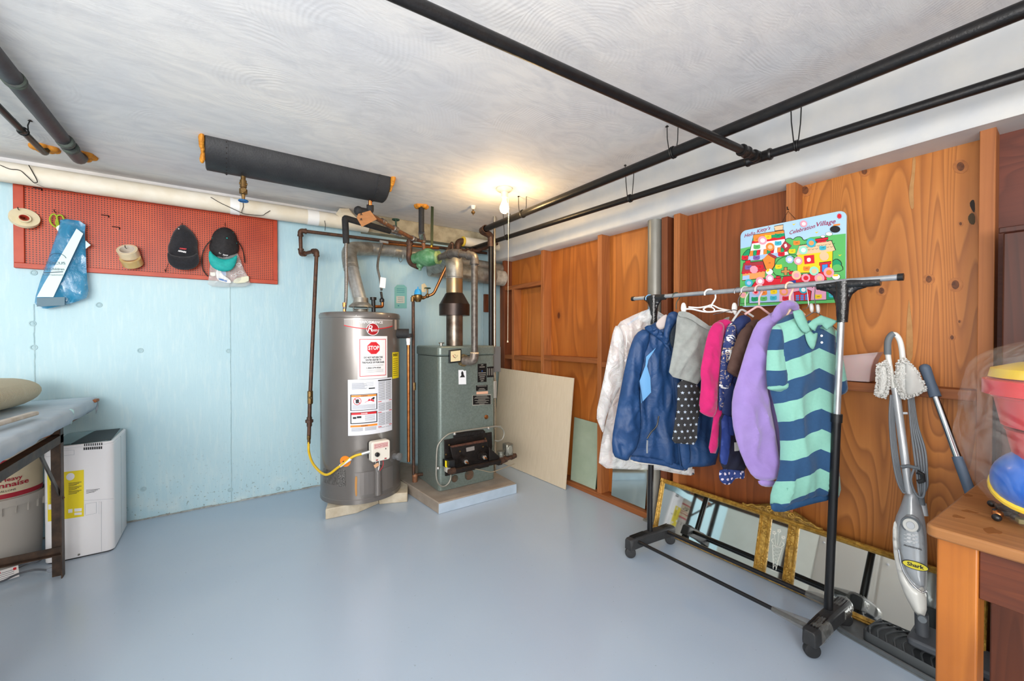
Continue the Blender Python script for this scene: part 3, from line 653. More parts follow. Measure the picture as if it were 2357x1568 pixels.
B().tube([l0, V((l1.x-.01, l1.y, l1.z)), V((l1.x+.08, l1.y, .125))], .0125, 12, fil=.015).done('pipe', ironbrown, t)
B().lathe([(.0145, -.03), (.0145, .03)], (l0+l1)/2, l1-l0, 10).done('coupling', brass, t)
B().ball(V((l1.x, l1.y, .125)), .022, 12, 8).cyl(V((l1.x, l1.y, .125)), V((l1.x, l1.y, .075)), .02).done('elbow', mat('rusty_elbow', '9a6a4a', .6, .3, c2='6a4636', sc=40), t)
# conduit
t = thing('conduit', 'bare silver metal conduit dropping from the ceiling in front of the corner', 'conduit', V((1.9, 2.98, 1.6)))
B().tube([V((1.90, 2.975, CE)), V((1.90, 2.975, .0))], .0115, 12).done('tube', mat('conduit_steel', 'b5a793', .25, .9), t)
B().tube([V((1.90, 2.975, CE)), V((1.90, 2.975, 2.2))], .0145, 10).done('coupling', galv, t)
t = thing('wood_block', 'small reddish wooden block fixed to the blue wall behind the conduit', 'block', YP(1125, 698, WY-.02))
a = YP(1116, 677, WY-.03); c = YP(1131, 719, WY-.03); B().box(a.x, c.x+.03, WY-.03, WY, c.z, a.z).done('block', stud_d, t, bev=.002)
# wall tag
fr = Fr((0, WY-.003, 0), (1, 0, 0))
t = thing('instruction_card', 'turquoise instruction card pinned to the blue wall between tank and boiler', 'card', fr.w(*fr.uv(921, 683)))
B().prism([fr.uv(*q) for q in ((908, 662), (914, 656), (930, 656), (936, 662), (936, 710), (908, 710))], 0, .002, fr).done('card', mat('turquoise_card', '86c4bc', .6), t)
B().prism([fr.uv(*q) for q in ((912, 682), (931, 682), (931, 698), (912, 698))], .002, .003, fr).done('panel', mat('cream_panel', 'd9d4c4', .6), t)
b = B()
for y in (665, 669, 673): a, c = fr.uv(913, y), fr.uv(931, y); b.prism([(a[0], a[1]), (c[0], a[1]), (c[0], a[1]+.004), (a[0], a[1]+.004)], .002, .0028, fr)
for y in (686, 690, 694): a, c = fr.uv(915, y), fr.uv(928, y); b.prism([(a[0], a[1]), (c[0], a[1]), (c[0], a[1]+.003), (a[0], a[1]+.003)], .003, .0035, fr)
b.done('print', mat('teal_ink', '3b8f9a', .6), t)
a = fr.uv(917, 704); B().prism(ell(a[0], a[1], .006, .006), .002, .003, fr).done('emblem', mat('teal_ink', '3b8f9a'), t)
# ================================================================ light bulb
t = thing('bulb_fixture', 'lit bare bulb in a white porcelain ceiling holder with long pull cord', 'lamp', V((1.596, 2.372, CE)))
lx, ly = 1.596, 2.372
porc = mat('porcelain', 'f0e6d4', .25)
B().lathe([(.056, 0), (.058, .008), (.05, .018), (.026, .028), (.022, .04), (.022, .062), (.018, .064)], (lx, ly, CE), (0, 0, -1), 28).done('holder', porc, t)
bm = mat('lit_bulb', 'ffdf9c', .3, emit=14)
B().lathe([(.012, 0), (.013, .02), (.022, .042), (.032, .066), (.033, .082), (.026, .1), (.012, .111), (.001, .113)], (lx, ly, CE-.062), (0, 0, -1), 24).done('bulb', bm, t)
cz = YP(1173, 790, 2.34).z
B().tube([V((lx+.025, ly-.01, CE-.03)), V((lx+.028, ly-.012, CE-.16)), V((lx+.02, ly-.012, 1.19))], .0014, 6).lathe([(.002, 0), (.005, .01), (.005, .016)], (lx+.02, ly-.012, 1.192), (0, 0, -1), 10).done('pull_cord', mat('cord_cream', 'efe0c0', .5), t)
pl = bpy.data.lights.new('bulb_light', 'POINT'); pl.energy = 9; pl.color = (1, .66, .30); pl.shadow_soft_size = .033
po = bpy.data.objects.new('bulb_light', pl); COL.objects.link(po); po.location = (lx, ly, CE-.19)
t = thing('ceiling_hook', 'small brass hook fitting in cracked plaster beside the bulb', 'hook', ZP(1089, 476, CE))
h0 = ZP(1089, 474, CE); B().lathe([(.022, 0), (.018, .02), (.01, .028)], h0, (0, 0, -1), 9).done('plaster_blob', white, t)
B().lathe([(.004, .02), (.006, .04), (.016, .046), (.016, .056), (.006, .064), (.001, .075)], h0, (0, 0, -1), 8).done('hook', brass, t)
# ================================================================ water heater
HX, HYc, HR = .823, 3.137, .279
tankm = mat('tank_enamel', '77726e', .3, .35, c2='716c69', sc=3, coat=.3)
t = thing('water_heater', 'tall grey cylindrical water heater with a red STOP sticker', 'water heater', V((HX, HYc, .07)))
prof = [(HR-.02, .07), (HR+.003, .072), (HR+.003, .1), (HR, .104), (HR, 1.345), (HR+.004, 1.349), (HR+.004, 1.371), (HR-.004, 1.385), (HR-.03, 1.390), (.0, 1.392)]
B().lathe(prof, (HX, HYc, 0), (0, 0, 1), 72).done('tank', tankm, t, ang=30)
def HM(u, v, z=0.): a = u/HR; return V((HX+(HR+z)*math.sin(a), HYc-(HR+z)*math.cos(a), v))
def hpx(px, py):
    """point of the tank's skin seen at a pixel -> (u, v)"""
    r = ray(px, py); A = r.x**2+r.y**2; Bq = -2*(r.x*HX+r.y*HYc); C = HX**2+HYc**2-HR**2; D = max(Bq*Bq-4*A*C, 0); s = (-Bq-math.sqrt(D))/(2*A)
    p = r*s; return (HR*math.atan2(p.x-HX, -(p.y-HYc)), EYE+p.z)
def hpatch(b, u0, u1, v0, v1, z=.001, n=10):
    for i in range(n):
        a = u0+(u1-u0)*i/n; c = u0+(u1-u0)*(i+1)/n
        b.add([HM(a, v0, z), HM(c, v0, z), HM(c, v1, z), HM(a, v1, z), HM(a, v0, z-.0006), HM(c, v0, z-.0006), HM(c, v1, z-.0006), HM(a, v1, z-.0006)], [(0, 1, 2, 3), (4, 5, 1, 0), (3, 2, 6, 7)]+([(0, 3, 7, 4)] if i == 0 else [])+([(1, 5, 6, 2)] if i == n-1 else []))
    return b
def HT(s, size, m, u, v, z=.002, par=None, **k): return txt(s, size, m, par or t, lambda x, y, e: HM(u+x, v+y, z), **k)
B().lathe([(.005, 0), (.004, .002), (.001, .003)], HM(-.1, 1.360, .004), (-.3, -1, 0), 8).done('screw', galvb, t)
B().lathe([(.005, 0), (.004, .002), (.001, .003)], HM(.13, 1.360, .004), (.3, -1, 0), 8).done('screw', galvb, t)
uL, vT = hpx(792, 737); uR, _ = hpx(903, 737); uc, vc_ = hpx(858, 758)
hw_ = (uR-uL)/2; um = (uL+uR)/2; vT = hpx(858, 736)[1]
b = B(); n = 24
for i in range(n):                                    # curved banner
    a = uL+(uR-uL)*i/n; c = uL+(uR-uL)*(i+1)/n; f = lambda u: vT-.043-.024*(1-((u-um)/hw_)**2)
    b.add([HM(a, f(a), .0012), HM(c, f(c), .0012), HM(c, vT, .0012), HM(a, vT, .0012)], [(0, 1, 2, 3)])
b.done('banner', mat('silver_banner', '96918e', .35, .2), t)
b = B()
for i in range(n):
    a = uL+(uR-uL)*i/n; c = uL+(uR-uL)*(i+1)/n; b.add([HM(a, f(a), .0022), HM(c, f(c), .0022), HM(c, f(c)+.006, .0022), HM(a, f(a)+.006, .0022)], [(0, 1, 2, 3)])
b.done('red_stripe', redm, t)
hpatch(B(), uL, uR, vT, vT+.002, .002, 24).done('banner_edge', paper, t)
HT('PERFORMANCE', .026, paper, um, vT-.018, .0035, w=.165, bold=.0006)
def hdisc(r, z, m, name, u=uc, v=vc_):
    pts = ell(0, 0, r, r, 32); b = B(); b.add([HM(u, v, z)]+[HM(u+x, v+y, z) for x, y in pts], [(0, i+1, (i+1) % 32+1) for i in range(32)]); return b.done(name, m, t)
hdisc(.043, .002, paper, 'emblem_rim'); hdisc(.039, .0026, mat('deep_red', 'a5161f', .4), 'emblem')
HT('R', .064, paper, uc-.021, vc_+.002, .0034, shear=.25); HT('heem', .030, paper, uc+.013, vc_-.006, .0034, w=.040)
# STOP sheet
a, v1 = hpx(822, 774); c, v0 = hpx(890, 870); v0 = hpx(856, 872)[1]; v1 = hpx(856, 774)[1]; u0, u1 = hpx(823, 800)[0], hpx(891, 800)[0]; um2 = (u0+u1)/2
hpatch(B(), u0, u1, v0, v1, .0016).done('sticker', paper, t)
b = B(); iu0, iu1, iv0, iv1 = u0+.012, u1-.012, v0+.018, v1-.02
for q in ((iu0, iu1, iv0, iv0+.004), (iu0, iu1, iv1-.004, iv1), (iu0, iu0+.004, iv0, iv1), (iu1-.004, iu1, iv0, iv1)): hpatch(b, *q, z=.0022)
b.done('red_border', redm, t)
vs_ = iv1-.062
for r, z, m in ((.046, .0026, mat('pale_red', 'e88a90', .5)), (.043, .003, redm)):
    pts = [(r*math.cos(math.radians(22.5+45*i)), r*math.sin(math.radians(22.5+45*i))) for i in range(8)]
    B().add([HM(um2, vs_, z)]+[HM(um2+x*f, vs_+y*f, z) for f in (.5, 1) for x, y in pts], [(0, i+1, (i+1) % 8+1) for i in range(8)]+[(i+1, i+9, (i+1) % 8+9, (i+1) % 8+1) for i in range(8)]).done('stop_octagon', m, t, smooth=False)
HT('STOP', .038, paper, um2, vs_, .004, w=.074, bold=.0012)
for i, (s, sz, w_) in enumerate((('DO NOT RETURN THIS', .016, .13), ('WATER HEATER TO', .016, .11), ('THE PLACE OF PURCHASE', .016, .155))): HT(s, sz, inkm, um2, vs_-.065-.0175*i, .0024, w=w_, bold=.0006)
HT('1-866-279-4566', .014, inkm, um2, vs_-.137, .0024, w=.1, bold=.0004)
b = B()
for q in (.118, .123, .15, .156, .162, .168): hpatch(b, um2-.07, um2+.07, vs_-q, vs_-q+.0012, .0022)
b.done('fine_print', grayink, t)
# instruction sheet
U0, U1 = hpx(801, 930)[0], hpx(902, 930)[0]; T0, T1 = hpx(852, 1000)[1], hpx(852, 873)[1]; L, H = U1-U0, T1-T0
hpatch(B(), U0, U1, T0, T1, .0013, 16).done('instruction_sheet', mat('cool_paper', 'e6e9f2', .5), t)
def q(x0, x1, y0, y1, z=.002, b=None): return hpatch(b or B(), U0+L*x0, U0+L*x1, T1-H*y1, T1-H*y0, z, 8)
b = q(.05, .60, .265, .555); q(.05, .60, .585, .79, b=b); b.done('warning_frame', inkm, t)
b = q(.07, .58, .275, .545, .0025); q(.07, .58, .60, .775, .0025, b); b.done('warning_panel', mat('cool_paper', 'e6e9f2'), t)
b = q(.07, .58, .278, .31, .003); q(.05, .60, .815, .85, .003, b); b.done('orange_band', mat('label_orange', 'f0902a', .5), t)
b = q(.07, .58, .592, .63, .003); 
for y in (.42, .615, .80+.08): q(.62, .70, y, y+.012, .003, b); q(.90, .98, y-.01, y+.002, .003, b)
b.done('red_band', redm, t)
b = q(.62, .97, .025, .045, .003); q(.42, .55, .155, .175, .003, b); q(.10, .17, .665, .70, .003, b); q(.18, .27, .655, .69, .003, b); b.done('black_bar', inkm, t)
b = B(); 
for i in range(13): q(.08, .30+.1*random.random(), .06+.013*i, .066+.013*i, b=b) if i < 9 else 0; q(.36, .52, .055+.02*i, .058+.02*i, b=b) if i < 4 else 0
for i in range(52):
    y = .06+.0165*i
    if any(abs(y-k) < .02 for k in (.42, .615, .88)): continue
    q(.63, .79, y, y+.007, b=b); q(.81, .965, y, y+.007, b=b)
for i in range(8): q(.09, .56, .455+.011*i, .459+.011*i, .0028, b) if i < 7 else 0; q(.34, .55, .645+.016*i, .650+.016*i, .0028, b) if i < 7 else 0
for i in range(5): q(.07, .30, .865+.013*i, .87+.013*i, b=b); q(.34, .58, .865+.013*i, .87+.013*i, b=b)
b.done('fine_print', grayink, t)
HT('WARNING', .009, inkm, U0+L*.33, T1-H*.294, .0036, bold=.0003); HT('DANGER', .010, paper, U0+L*.33, T1-H*.611, .0036, bold=.0003); HT('WARNING', .009, inkm, U0+L*.33, T1-H*.832, .0036, bold=.0003)
uu, vv = U0+L*.19, T1-H*.385; k = 24
pts = [(math.cos(2*math.pi*i/k), math.sin(2*math.pi*i/k)) for i in range(k)]
B().add([HM(uu+x*.026, vv+y*.026, .003) for x, y in pts]+[HM(uu+x*.022, vv+y*.022, .003) for x, y in pts], [(i, (i+1) % k, k+(i+1) % k, k+i) for i in range(k)]+[]).add([HM(uu+x, vv+y, .0034) for x, y in ((-.019, .015), (-.015, .019), (.019, -.015), (.015, -.019))], [(0, 1, 2, 3)]).done('prohibition_ring', redm, t, smooth=False)
B().add([HM(uu+x, vv+y, .0031) for x, y in ((-.01, -.014), (.011, -.014), (.011, .01), (.004, .014), (-.01, .01))], [(0, 1, 2, 3, 4)]).done('can_symbol', inkm, t, smooth=False)
uu = U0+L*.44
B().add([HM(uu+x, vv+y, .003) for x, y in ((-.035, -.012), (.03, -.010), (.028, .004), (.018, .002), (.012, .016), (.004, .004), (-.004, .014), (-.012, .0))], [tuple(range(8))]).done('flame_symbol', redm, t, smooth=False)
B().add([HM(uu+x, vv+y, .0034) for x, y in ((.012, .012), (.024, .022), (.034, .020), (.030, .008), (.02, .004))], [tuple(range(5))]).done('figure_symbol', inkm, t, smooth=False)
# yellow guide, small tag, skid patch
y0_, y1_ = hpx(910, 871)[1], hpx(910, 811)[1]; ya, yb = hpx(903, 840)[0], hpx(903, 840)[0]+.10
hpatch(B(), ya, yb, y0_, y1_, .0016).done('yellow_guide', mat('label_yellow', 'f2dc1c', .5), t)
HT('ENERGY', .026, inkm, ya+.042, y1_-.02, .002, w=.07, bold=.001)
b = B()
for i in range(9): hpatch(b, ya+.008, ya+.075, y1_-.05-.015*i, y1_-.047-.015*i, .002, 5)
b.done('fine_print', inkm, t)
s0_ = hpx(908, 740); hpatch(B(), s0_[0], s0_[0]+.03, s0_[1]-.06, s0_[1]+.012, .0015, 4).done('pale_tag', mat('pale_tag', 'b8a8a0', .5), t)
d0, d1 = hpx(745, 1090), hpx(796, 1118); dk = mat('dark_skid', '4b4845', .45, c2='6d6966', sc=60)
hpatch(B(), d0[0], d1[0], hpx(780, 1118)[1]+.0, hpx(780, 1085)[1], .0012, 10).done('dark_patch', dk, t)
hpatch(B(), hpx(777, 1100)[0], hpx(795, 1100)[0], hpx(786, 1120)[1], hpx(786, 1082)[1], .0022, 5).done('speckled_tape', mat('speckle', '8f8c88', .6, c2='2c2a2a', sc=300, amt=(.45, .5)), t)
# door and gas valve
da, db = hpx(818, 1110)[0], hpx(903, 1110)[0]; dv0, dv1 = hpx(858, 1136)[1], hpx(858, 1084)[1]
hpatch(B(), da, db, dv0, dv1, .004).done('burner_door', mat('door_enamel', '7c7774', .35, .35), t, ang=30)
B().prism(chaikin([(x, y) for x, y in ((-.006, 0), (.006, .0), (.004, .07), (.008, .13), (-.006, .14), (-.009, .08))], 1), 0, .002, Fr(HM(da+.006, dv0, .0045), (math.cos(da/HR), math.sin(da/HR), 0))).done('insulation_edge', mat('tan_fibre', 'c08a4c', .8), t)
ck = hpx(868, 1100); n_ = V((math.sin(ck[0]/HR), -math.cos(ck[0]/HR), 0))
B().cyl(HM(ck[0], dv0-.012, .012), HM(ck[0], dv1+.03, .012), .024, n=20).done('cable_channel', mat('door_enamel', '7c7774'), t)
cv = hpx(866, 1033); fv = Fr(HM(cv[0], cv[1], 0), (math.cos(cv[0]/HR), math.sin(cv[0]/HR), 0))
cream = mat('cream_plastic', 'ece6da', .4)
B().prism(rrect(-.062, -.062, .062, .062, .014), 0, .055, fv).done('gas_valve', black, t, bev=.003)
vb = B().prism(rrect(-.066, -.066, .064, .070, .016), .03, .085, fv).done('valve_cover', cream, t, bev=.006)
B().prism(rrect(-.050, .022, .050, .058, .004), .085, .086, fv).done('instruction_label', mat('pink_label', 'd9a8a4', .5, c2='efdcd6', sc=200), t)
B().lathe([(.015, 0), (.014, .014), (.011, .016)], fv.w(-.03, -.016, .085), fv.n, 20).lathe([(.004, 0), (.003, .004)], fv.w(.032, .012, .085), fv.n, 10).done('knob', black, t)
b = B()
for y in (.050, .043, .036, .030): b.box(0, 0, 0, 0, 0, 0) if 0 else b.prism([(-.046, y), (.046, y), (.046, y+.002), (-.046, y+.002)], .086, .0866, fv)
for x in (-.03, .03): b.prism([(x-.007, -.058), (x+.007, -.058), (x+.007, -.05), (x-.007, -.05)], .085, .0866, fv)
b.done('print', mat('label_red_dark', 'a8444a', .5), t)
wv = B().spline([fv.w(.004, -.06, .04), fv.w(.006, -.10, .04), fv.w(.0, -.15, .03)], .004, 8).done('white_wire', paper, t)
B().spline([fv.w(.028, -.06, .04), fv.w(.03, -.11, .045), fv.w(.005, -.16, .03)], .002, 6).done('red_wire', redm, t)
B().spline([fv.w(-.02, -.06, .04), fv.w(-.018, -.12, .04), fv.w(-.0, -.165, .03)], .003, 6).done('wire', galvb, t)
B().box(-.018, .016, -.012, .012, 0, .001, Matrix.Translation(fv.w(-.018, -.10, .05)) @ fv.M().to_3x3().to_4x4() @ Matrix.Rotation(.4, 4, 'Z')).done('warning_tag', mat('tag_orange', 'e8b48a', .5), t)
oc = hpx(795, 1062); hdisc(.037, .0022, mat('sticker_orange', 'f08a1c', .5), 'orange_sticker', *oc); hdisc(.006, .0028, inkm, 'sticker_dot', oc[0]-.012, oc[1]-.003); hdisc(.006, .0028, inkm, 'sticker_dot', oc[0]+.012, oc[1]-.003)
# T&P valve in foam, copper discharge pipe, drain
tp = hpx(912, 768); tn = V((math.sin(tp[0]/HR), -math.cos(tp[0]/HR), 0))
P0 = HM(tp[0]+.03, tp[1], -.01)
tn = V((.93, -.36, 0)).normalized()
B().tube([P0, P0+tn*.09], .036, 18).done('foam_sleeve', blackr, t)
b = B().tube([P0+tn*.09, P0+tn*.092+V((0, 0, -.03))], .03, 14); b.done('foam_end', blackr, t)
cpx = P0+tn*.085
B().tube([cpx+V((0, 0, -.03)), V((cpx.x, cpx.y, .28))], .0115, 14).done('discharge_pipe', copper, t)
B().lathe([(.0165, 0), (.0165, .02), (.0135, .03), (.0135, .05)], cpx+V((0, 0, -.035)), (0, 0, -1), 12).done('adapter', paper, t)
dv = hpx(905, 1050); dn = V((math.sin(dv[0]/HR), -math.cos(dv[0]/HR), 0)); D0 = HM(dv[0], dv[1], -.005)
B().lathe([(.042, 0), (.042, .004), (.024, .01)], D0, dn, 24).done('drain_escutcheon', mat('door_enamel', '7c7774'), t)
b = B().lathe([(.022, .008), (.022, .03), (.016, .032), (.016, .045), (.028, .048), (.028, .066), (.012, .07)], D0, dn, 9).done('drain_valve', mat('grey_plastic', '77787a', .5), t)
# paver blocks under the tank
conc = mat('paver_concrete', 'b9ab93', .85, c2='d2c8b4', sc=14, bump=.6, bsc=60)
def paver(pts, label, h=.07):
    o = B().prism(pts, .0, h).done('concrete_paver', conc, None, bev=.006); tag(o, label, 'paver', 'pavers under the water heater'); return o
A = ZP(749, 1197); Bp = ZP(822, 1182); 
paver([(A.x, A.y), (Bp.x, Bp.y), (.905, 2.98), (.93, 3.30), (.62, 3.40), (.598, 3.12)], 'pale concrete paver under the left front of the grey tank')
paver([(.90, 2.965), (1.085, 2.89), (1.15, 3.05), (1.12, 3.25), (.98, 3.22)], 'pale concrete paver under the right front of the grey tank')
# ================================================================ boiler pad and boiler
o = B().prism([(1.185, 2.568), (1.84, 2.572), (1.85, 3.12), (1.45, 3.25), (1.30, WY-.02), (1.10, WY-.02)], 0, .078).done('concrete_pad', mat('pad_concrete', '8f8377', .85, c2='a39789', sc=8, bump=.5, bsc=80), None, bev=.006)
tag(o, 'low grey brown concrete pad under the green boiler', 'pad')
B().prism([(1.185, .002), (1.84, .002), (1.84, .072), (1.187, .070)], 0, .003, Fr((0, 2.570, 0), (1, 0, 0))).done('painted_face', mat('pad_paint', 'b4c4d4', .5, c2='a5b6c6', sc=9), o)
bx0, bx1, by0, by1, bz1 = 1.27, 1.757, 2.745, 3.17, 1.145
gm = mat('hammered_green', '6f7b75', .36, .3, c2='7a8680', sc=90, amt=(.4, .6), bump=.25, bsc=140, coat=.3)
t = thing('boiler', 'grey-green hammered metal gas boiler on a concrete pad', 'boiler', V((1.51, 2.95, .078)))
b = B().prism(rrect(bx0, by0, bx1, by1, .028, 5), .08, 1.07); b.done('casing', gm, t, bev=.002)
b = B().prism(rrect(bx0-.006, by0-.006, bx1+.006, by1+.006, .032, 5), 1.072, bz1); b.done('top_cover', gm, t, bev=.014, bseg=3)
FB = Fr((0, by0-.0005, 0), (1, 0, 0))
def fb(px, py): return FB.uv(px, py)
def pl_(name, cs, z0, z1, m, ch=0, **k): return B().prism(chaikin([fb(*c) for c in cs], ch) if ch else [fb(*c) for c in cs], z0, z1, FB).done(name, m, t, **k)
kb = zm(1000, 760, .12757)
def plz(name, cs, z0, z1, m, ch=0, **k): return pl_(name, [kb(c) for c in cs], z0, z1, m, ch, **k)
def rc4(x0, y0, x1, y1, s=0): return [(x0, y0+s), (x1, y0-s), (x1, y1-s), (x0, y1+s)]
plz('gauge_case', rc4(245, 350, 458, 585, 12), 0, .028, black, bev=.004)
plz('gauge_dial', rc4(262, 372, 436, 560, 10), .028, .0295, mat('dial_cream', 'e0cfa4', .5))
cA = fb(*kb((345, 450)))
b = B().torus(FB.w(cA[0], cA[1]+.002, .030), FB.n, .018, .0009, 20, 4, 0, math.pi); b.tube([FB.w(cA[0]-.01, cA[1]+.006, .031), FB.w(cA[0]+.006, cA[1]-.004, .031)], .001, 5)
b.tube([FB.w(cA[0]-.012, cA[1]-.014, .031), FB.w(cA[0]+.002, cA[1]-.026, .031)], .001, 5).done('gauge_needle', inkm, t)
B().torus(FB.w(cA[0], cA[1]+.002, .0305), FB.n, .021, .0012, 16, 4, .0, 1.3).done('red_arc', redm, t)
plz('paper_label', [(432, 722), (515, 717), (535, 735), (570, 730), (572, 978), (436, 980)], 0, .001, paper)
plz('label_figure', [(485, 815), (480, 770), (500, 735), (520, 765), (525, 800), (550, 850), (455, 855)], .001, .0016, inkm)
def plate(x0, y0, x1, y1, rows, frame=None, cols=1):
    o = plz('name_plate', rc4(x0, y0, x1, y1, 5), 0, .0016, mat('plate_black', '151516', .35)); n = len(rows)
    b = B()
    for i, w_ in enumerate(rows):
        yy = y0+(y1-y0)*(i+.6)/(n+.2); h = (y1-y0)/(n+.2)*.32; xc = (x0+x1)/2; hh = (x1-x0)*w_/2
        b.prism([fb(*kb(c)) for c in rc4(xc-hh, yy-h/2, xc+hh, yy+h/2, 2)], .0016, .002, FB)
    b.done('plate_print', mat('plate_silver', 'b9b6ac', .4, .4), t); return o
plate(778, 608, 938, 938, [.25, .6, .0, .0, .85, .8, .6, .5, .3])
cA = fb(*kb((857, 740))); B().prism(ell(cA[0], cA[1], .0052, .0052), .002, .003, FB).done('blue_dot', mat('plate_blue', '3d64a8', .4), t)
b = B()
for x in (960, 990, 1025, 1052): b.prism([fb(*kb(c)) for c in rc4(x-4, 690, x+4, 815, 0)], .0018, .0024, FB)
plz('name_plate', rc4(948, 660, 1066, 850, 4), 0, .0016, mat('plate_black', '151516')); b.done('plate_print', mat('plate_silver', 'b9b6ac'), t)
plate(750, 995, 958, 1092, [.8, .0, .45, .6]); plz('salmon_strip', rc4(758, 1108, 965, 1155, 6), 0, .0012, mat('salmon', 'd9a88c', .6))
plz('plate_rim', rc4(683, 1168, 1022, 1350, 12), 0, .0012, mat('plate_silver', 'b9b6ac')); plate(692, 1178, 1014, 1342, [.6, .75, .85, .4, .8, .5, .7, .3])
cA = fb(1119, 960); B().lathe([(.017, 0), (.017, .006), (.012, .013), (.001, .015)], FB.w(cA[0], cA[1], 0), FB.n, 20).done('copper_plug', copper, t)
b = B().box(bx1+.004, bx1+.075, by0+.03, by0+.10, .93, 1.135); b.done('junction_box', mat('jbox_grey', '7d7f80', .4, .4), t, bev=.003)
B().tube([V((bx1+.02, by0+.05, .93)), V((bx1+.005, by0+.05, .86))], .008, 8).done('conduit_stub', galv, t)
B().box(bx1+.001, bx1+.03, by0+.02, by0+.06, .72, .86).done('side_switch', mat('jbox_grey2', 'b8b4ac', .4, .5), t, bev=.004)
B().lathe([(.012, 0), (.012, .02)], V((1.40, 2.98, bz1)), (0, 0, 1), 6).cyl(V((1.38, 2.98, bz1+.02)), V((1.425, 2.98, bz1+.02)), .005).done('vent_tap', galv, t)
# burner assembly
kc = zm(990, 960, .11477)
iron_b = mat('burner_black', '1d1a19', .42, .4, c2='2e2522', sc=40, bump=.4)
def pb_(name, cs, z0, z1, m, **k): return B().prism([FB.uv(*kc(c), z1) for c in cs], z0, z1, FB).done(name, m, t, **k)
pb_('burner_plate', [(285, 465), (475, 430), (475, 330), (510, 320), (1070, 258), (1105, 290), (1105, 330), (1240, 305), (1250, 590), (1180, 1000), (310, 1190)], 0, .012, iron_b, bev=.002)
pb_('cast_nameplate', [(480, 345), (1060, 265), (1090, 285), (1075, 335), (520, 415), (480, 400)], .012, .018, mat('cast_relief', '2c2827', .4, .4, c2='151313', sc=90, bump=1., bsc=90), bev=.002)
pb_('burner_box', [(405, 600), (1150, 455), (1165, 860), (800, 900), (560, 960), (470, 900)], .012, .05, iron_b, bev=.004)
pb_('burner_lip', [(405, 590), (1140, 450), (1145, 500), (440, 620)], .045, .06, mat('rust_edge', '6a4233', .6, .3, c2='3a2620', sc=50), bev=.002)
pb_('rating_plate', [(722, 620), (888, 585), (892, 665), (730, 700)], .05, .052, mat('plate_dull', '98918c', .5, .3))
b = B()
for p in ((597, 690), (1057, 595), (415, 580), (1145, 445), (355, 772)): c = FB.uv(*kc(p), .05); b.lathe([(.007, 0), (.006, .006), (.001, .008)], FB.w(c[0], c[1], .05 if p[0] in (597, 1057) else .02), FB.n, 10)
b.done('bolts', brass, t)['kind'] = 'stuff'
for p in ((690, 890), (1060, 800)):
    c = FB.uv(*kc(p), .08); o_ = FB.w(c[0]-.006, c[1]+.012, .04); d_ = (FB.n+V((.12, 0, -.18))).normalized()
    b = B().lathe([(.032, 0), (.032, .012), (.026, .014), (.026, .02), (.033, .022), (.033, .034), (.026, .036), (.026, .042), (.033, .044), (.033, .056), (.02, .058)], o_, d_, 22); b.done('air_shutter', iron_b, t)
    B().lathe([(.016, .056), (.016, .068)], o_, d_, 6).done('nut', galvb, t); B().lathe([(.007, .068), (.006, .09)], o_, d_, 10).done('orifice', copper, t)
m0 = FB.uv(*kc((420, 1090)), .11); m1 = FB.uv(*kc((1440, 880)), .11)
M0 = FB.w(m0[0], m0[1], .11); M1 = FB.w(m1[0]-.02, m1[1], .11)
B().tube([M0, M1], .0175, 14).done('gas_manifold', iron_b, t)
B().lathe([(.022, 0), (.022, .03), (.018, .032), (.018, .05), (.01, .055)], M0+V((.03, 0, 0)), M0-M1, 8).done('manifold_cap', ironbrown, t)
gs = B().prism([FB.uv(*kc(c), .09) for c in ((1170, 600), (1430, 840), (1440, 950), (1360, 970), (1180, 900))], .0, .10, FB); gs.done('side_bracket', iron_b, t, bev=.003)
e0_ = M1; e1_ = V((M1.x+.13, M1.y+.02, M1.z+.012))
B().tube([e0_, e1_, e1_+V((.035, 0, 0))], .019, 12).done('valve_pipe', ironbrown, t)
for k_ in (.02, .05, .13): B().lathe([(.026, -.014), (.026, .014)], e0_+(e1_-e0_).normalized()*k_, e1_-e0_, 8).done('coupling', ironbrown, t)
gx = e0_+V((.085, .02, .0))
B().box(gx.x-.03, gx.x+.035, gx.y-.035, gx.y+.03, gx.z+.03, gx.z+.125).done('gas_valve', mat('dull_metal', '8f8d82', .35, .6, c2='6b6a62', sc=30), t, bev=.01)
B().prism(ell(gx.x, gx.z+.078, .022, .035), 0, .006, Fr((0, gx.y-.035, 0), (1, 0, 0))).done('valve_face', mat('dull_metal2', 'a9a89e', .3, .6), t, bev=.002)
B().lathe([(.018, 0), (.024, .03), (.024, .05), (.03, .055), (.03, .062)], gx+V((-.06, 0, .01)), (0, 0, 1), 16).done('regulator', mat('dull_metal', '8f8d82'), t)
b = B().spline([FB.w(*FB.uv(*kc((900, 1040)), .09), .09), FB.w(*FB.uv(*kc((1050, 1070)), .10), .10), FB.w(*FB.uv(*kc((1220, 1105)), .11), .11), FB.w(*FB.uv(*kc((1400, 1050)), .12), .12), FB.w(*FB.uv(*kc((1700, 940)), .12), .12)], .0035, 8); b.done('pilot_tube', mat('aluminium_tube', 'cdbfa4', .3, .7), t)
cab = mat('armoured_cable', 'a8a69c', .4, .5, c2='8f8d84', sc=300, bump=.3)
pts = [(1420, 190), (1300, 190), (1120, 215), (800, 260), (450, 320), (320, 380), (200, 500), (140, 640), (125, 980), (125, 1200), (170, 1340), (260, 1395), (360, 1340), (410, 1240), (415, 1160)]
B().spline([FB.w(*FB.uv(*kc(p), .035), .035) for p in pts], .0062, 10, 5).done('armoured_cable', cab, t)
B().spline([FB.w(*FB.uv(*kc(p), .03), .03) for p in ((1340, 190), (1440, 230), (1485, 320), (1450, 440), (1370, 480), (1300, 470))], .006, 10, 5).done('armoured_cable', cab, t)
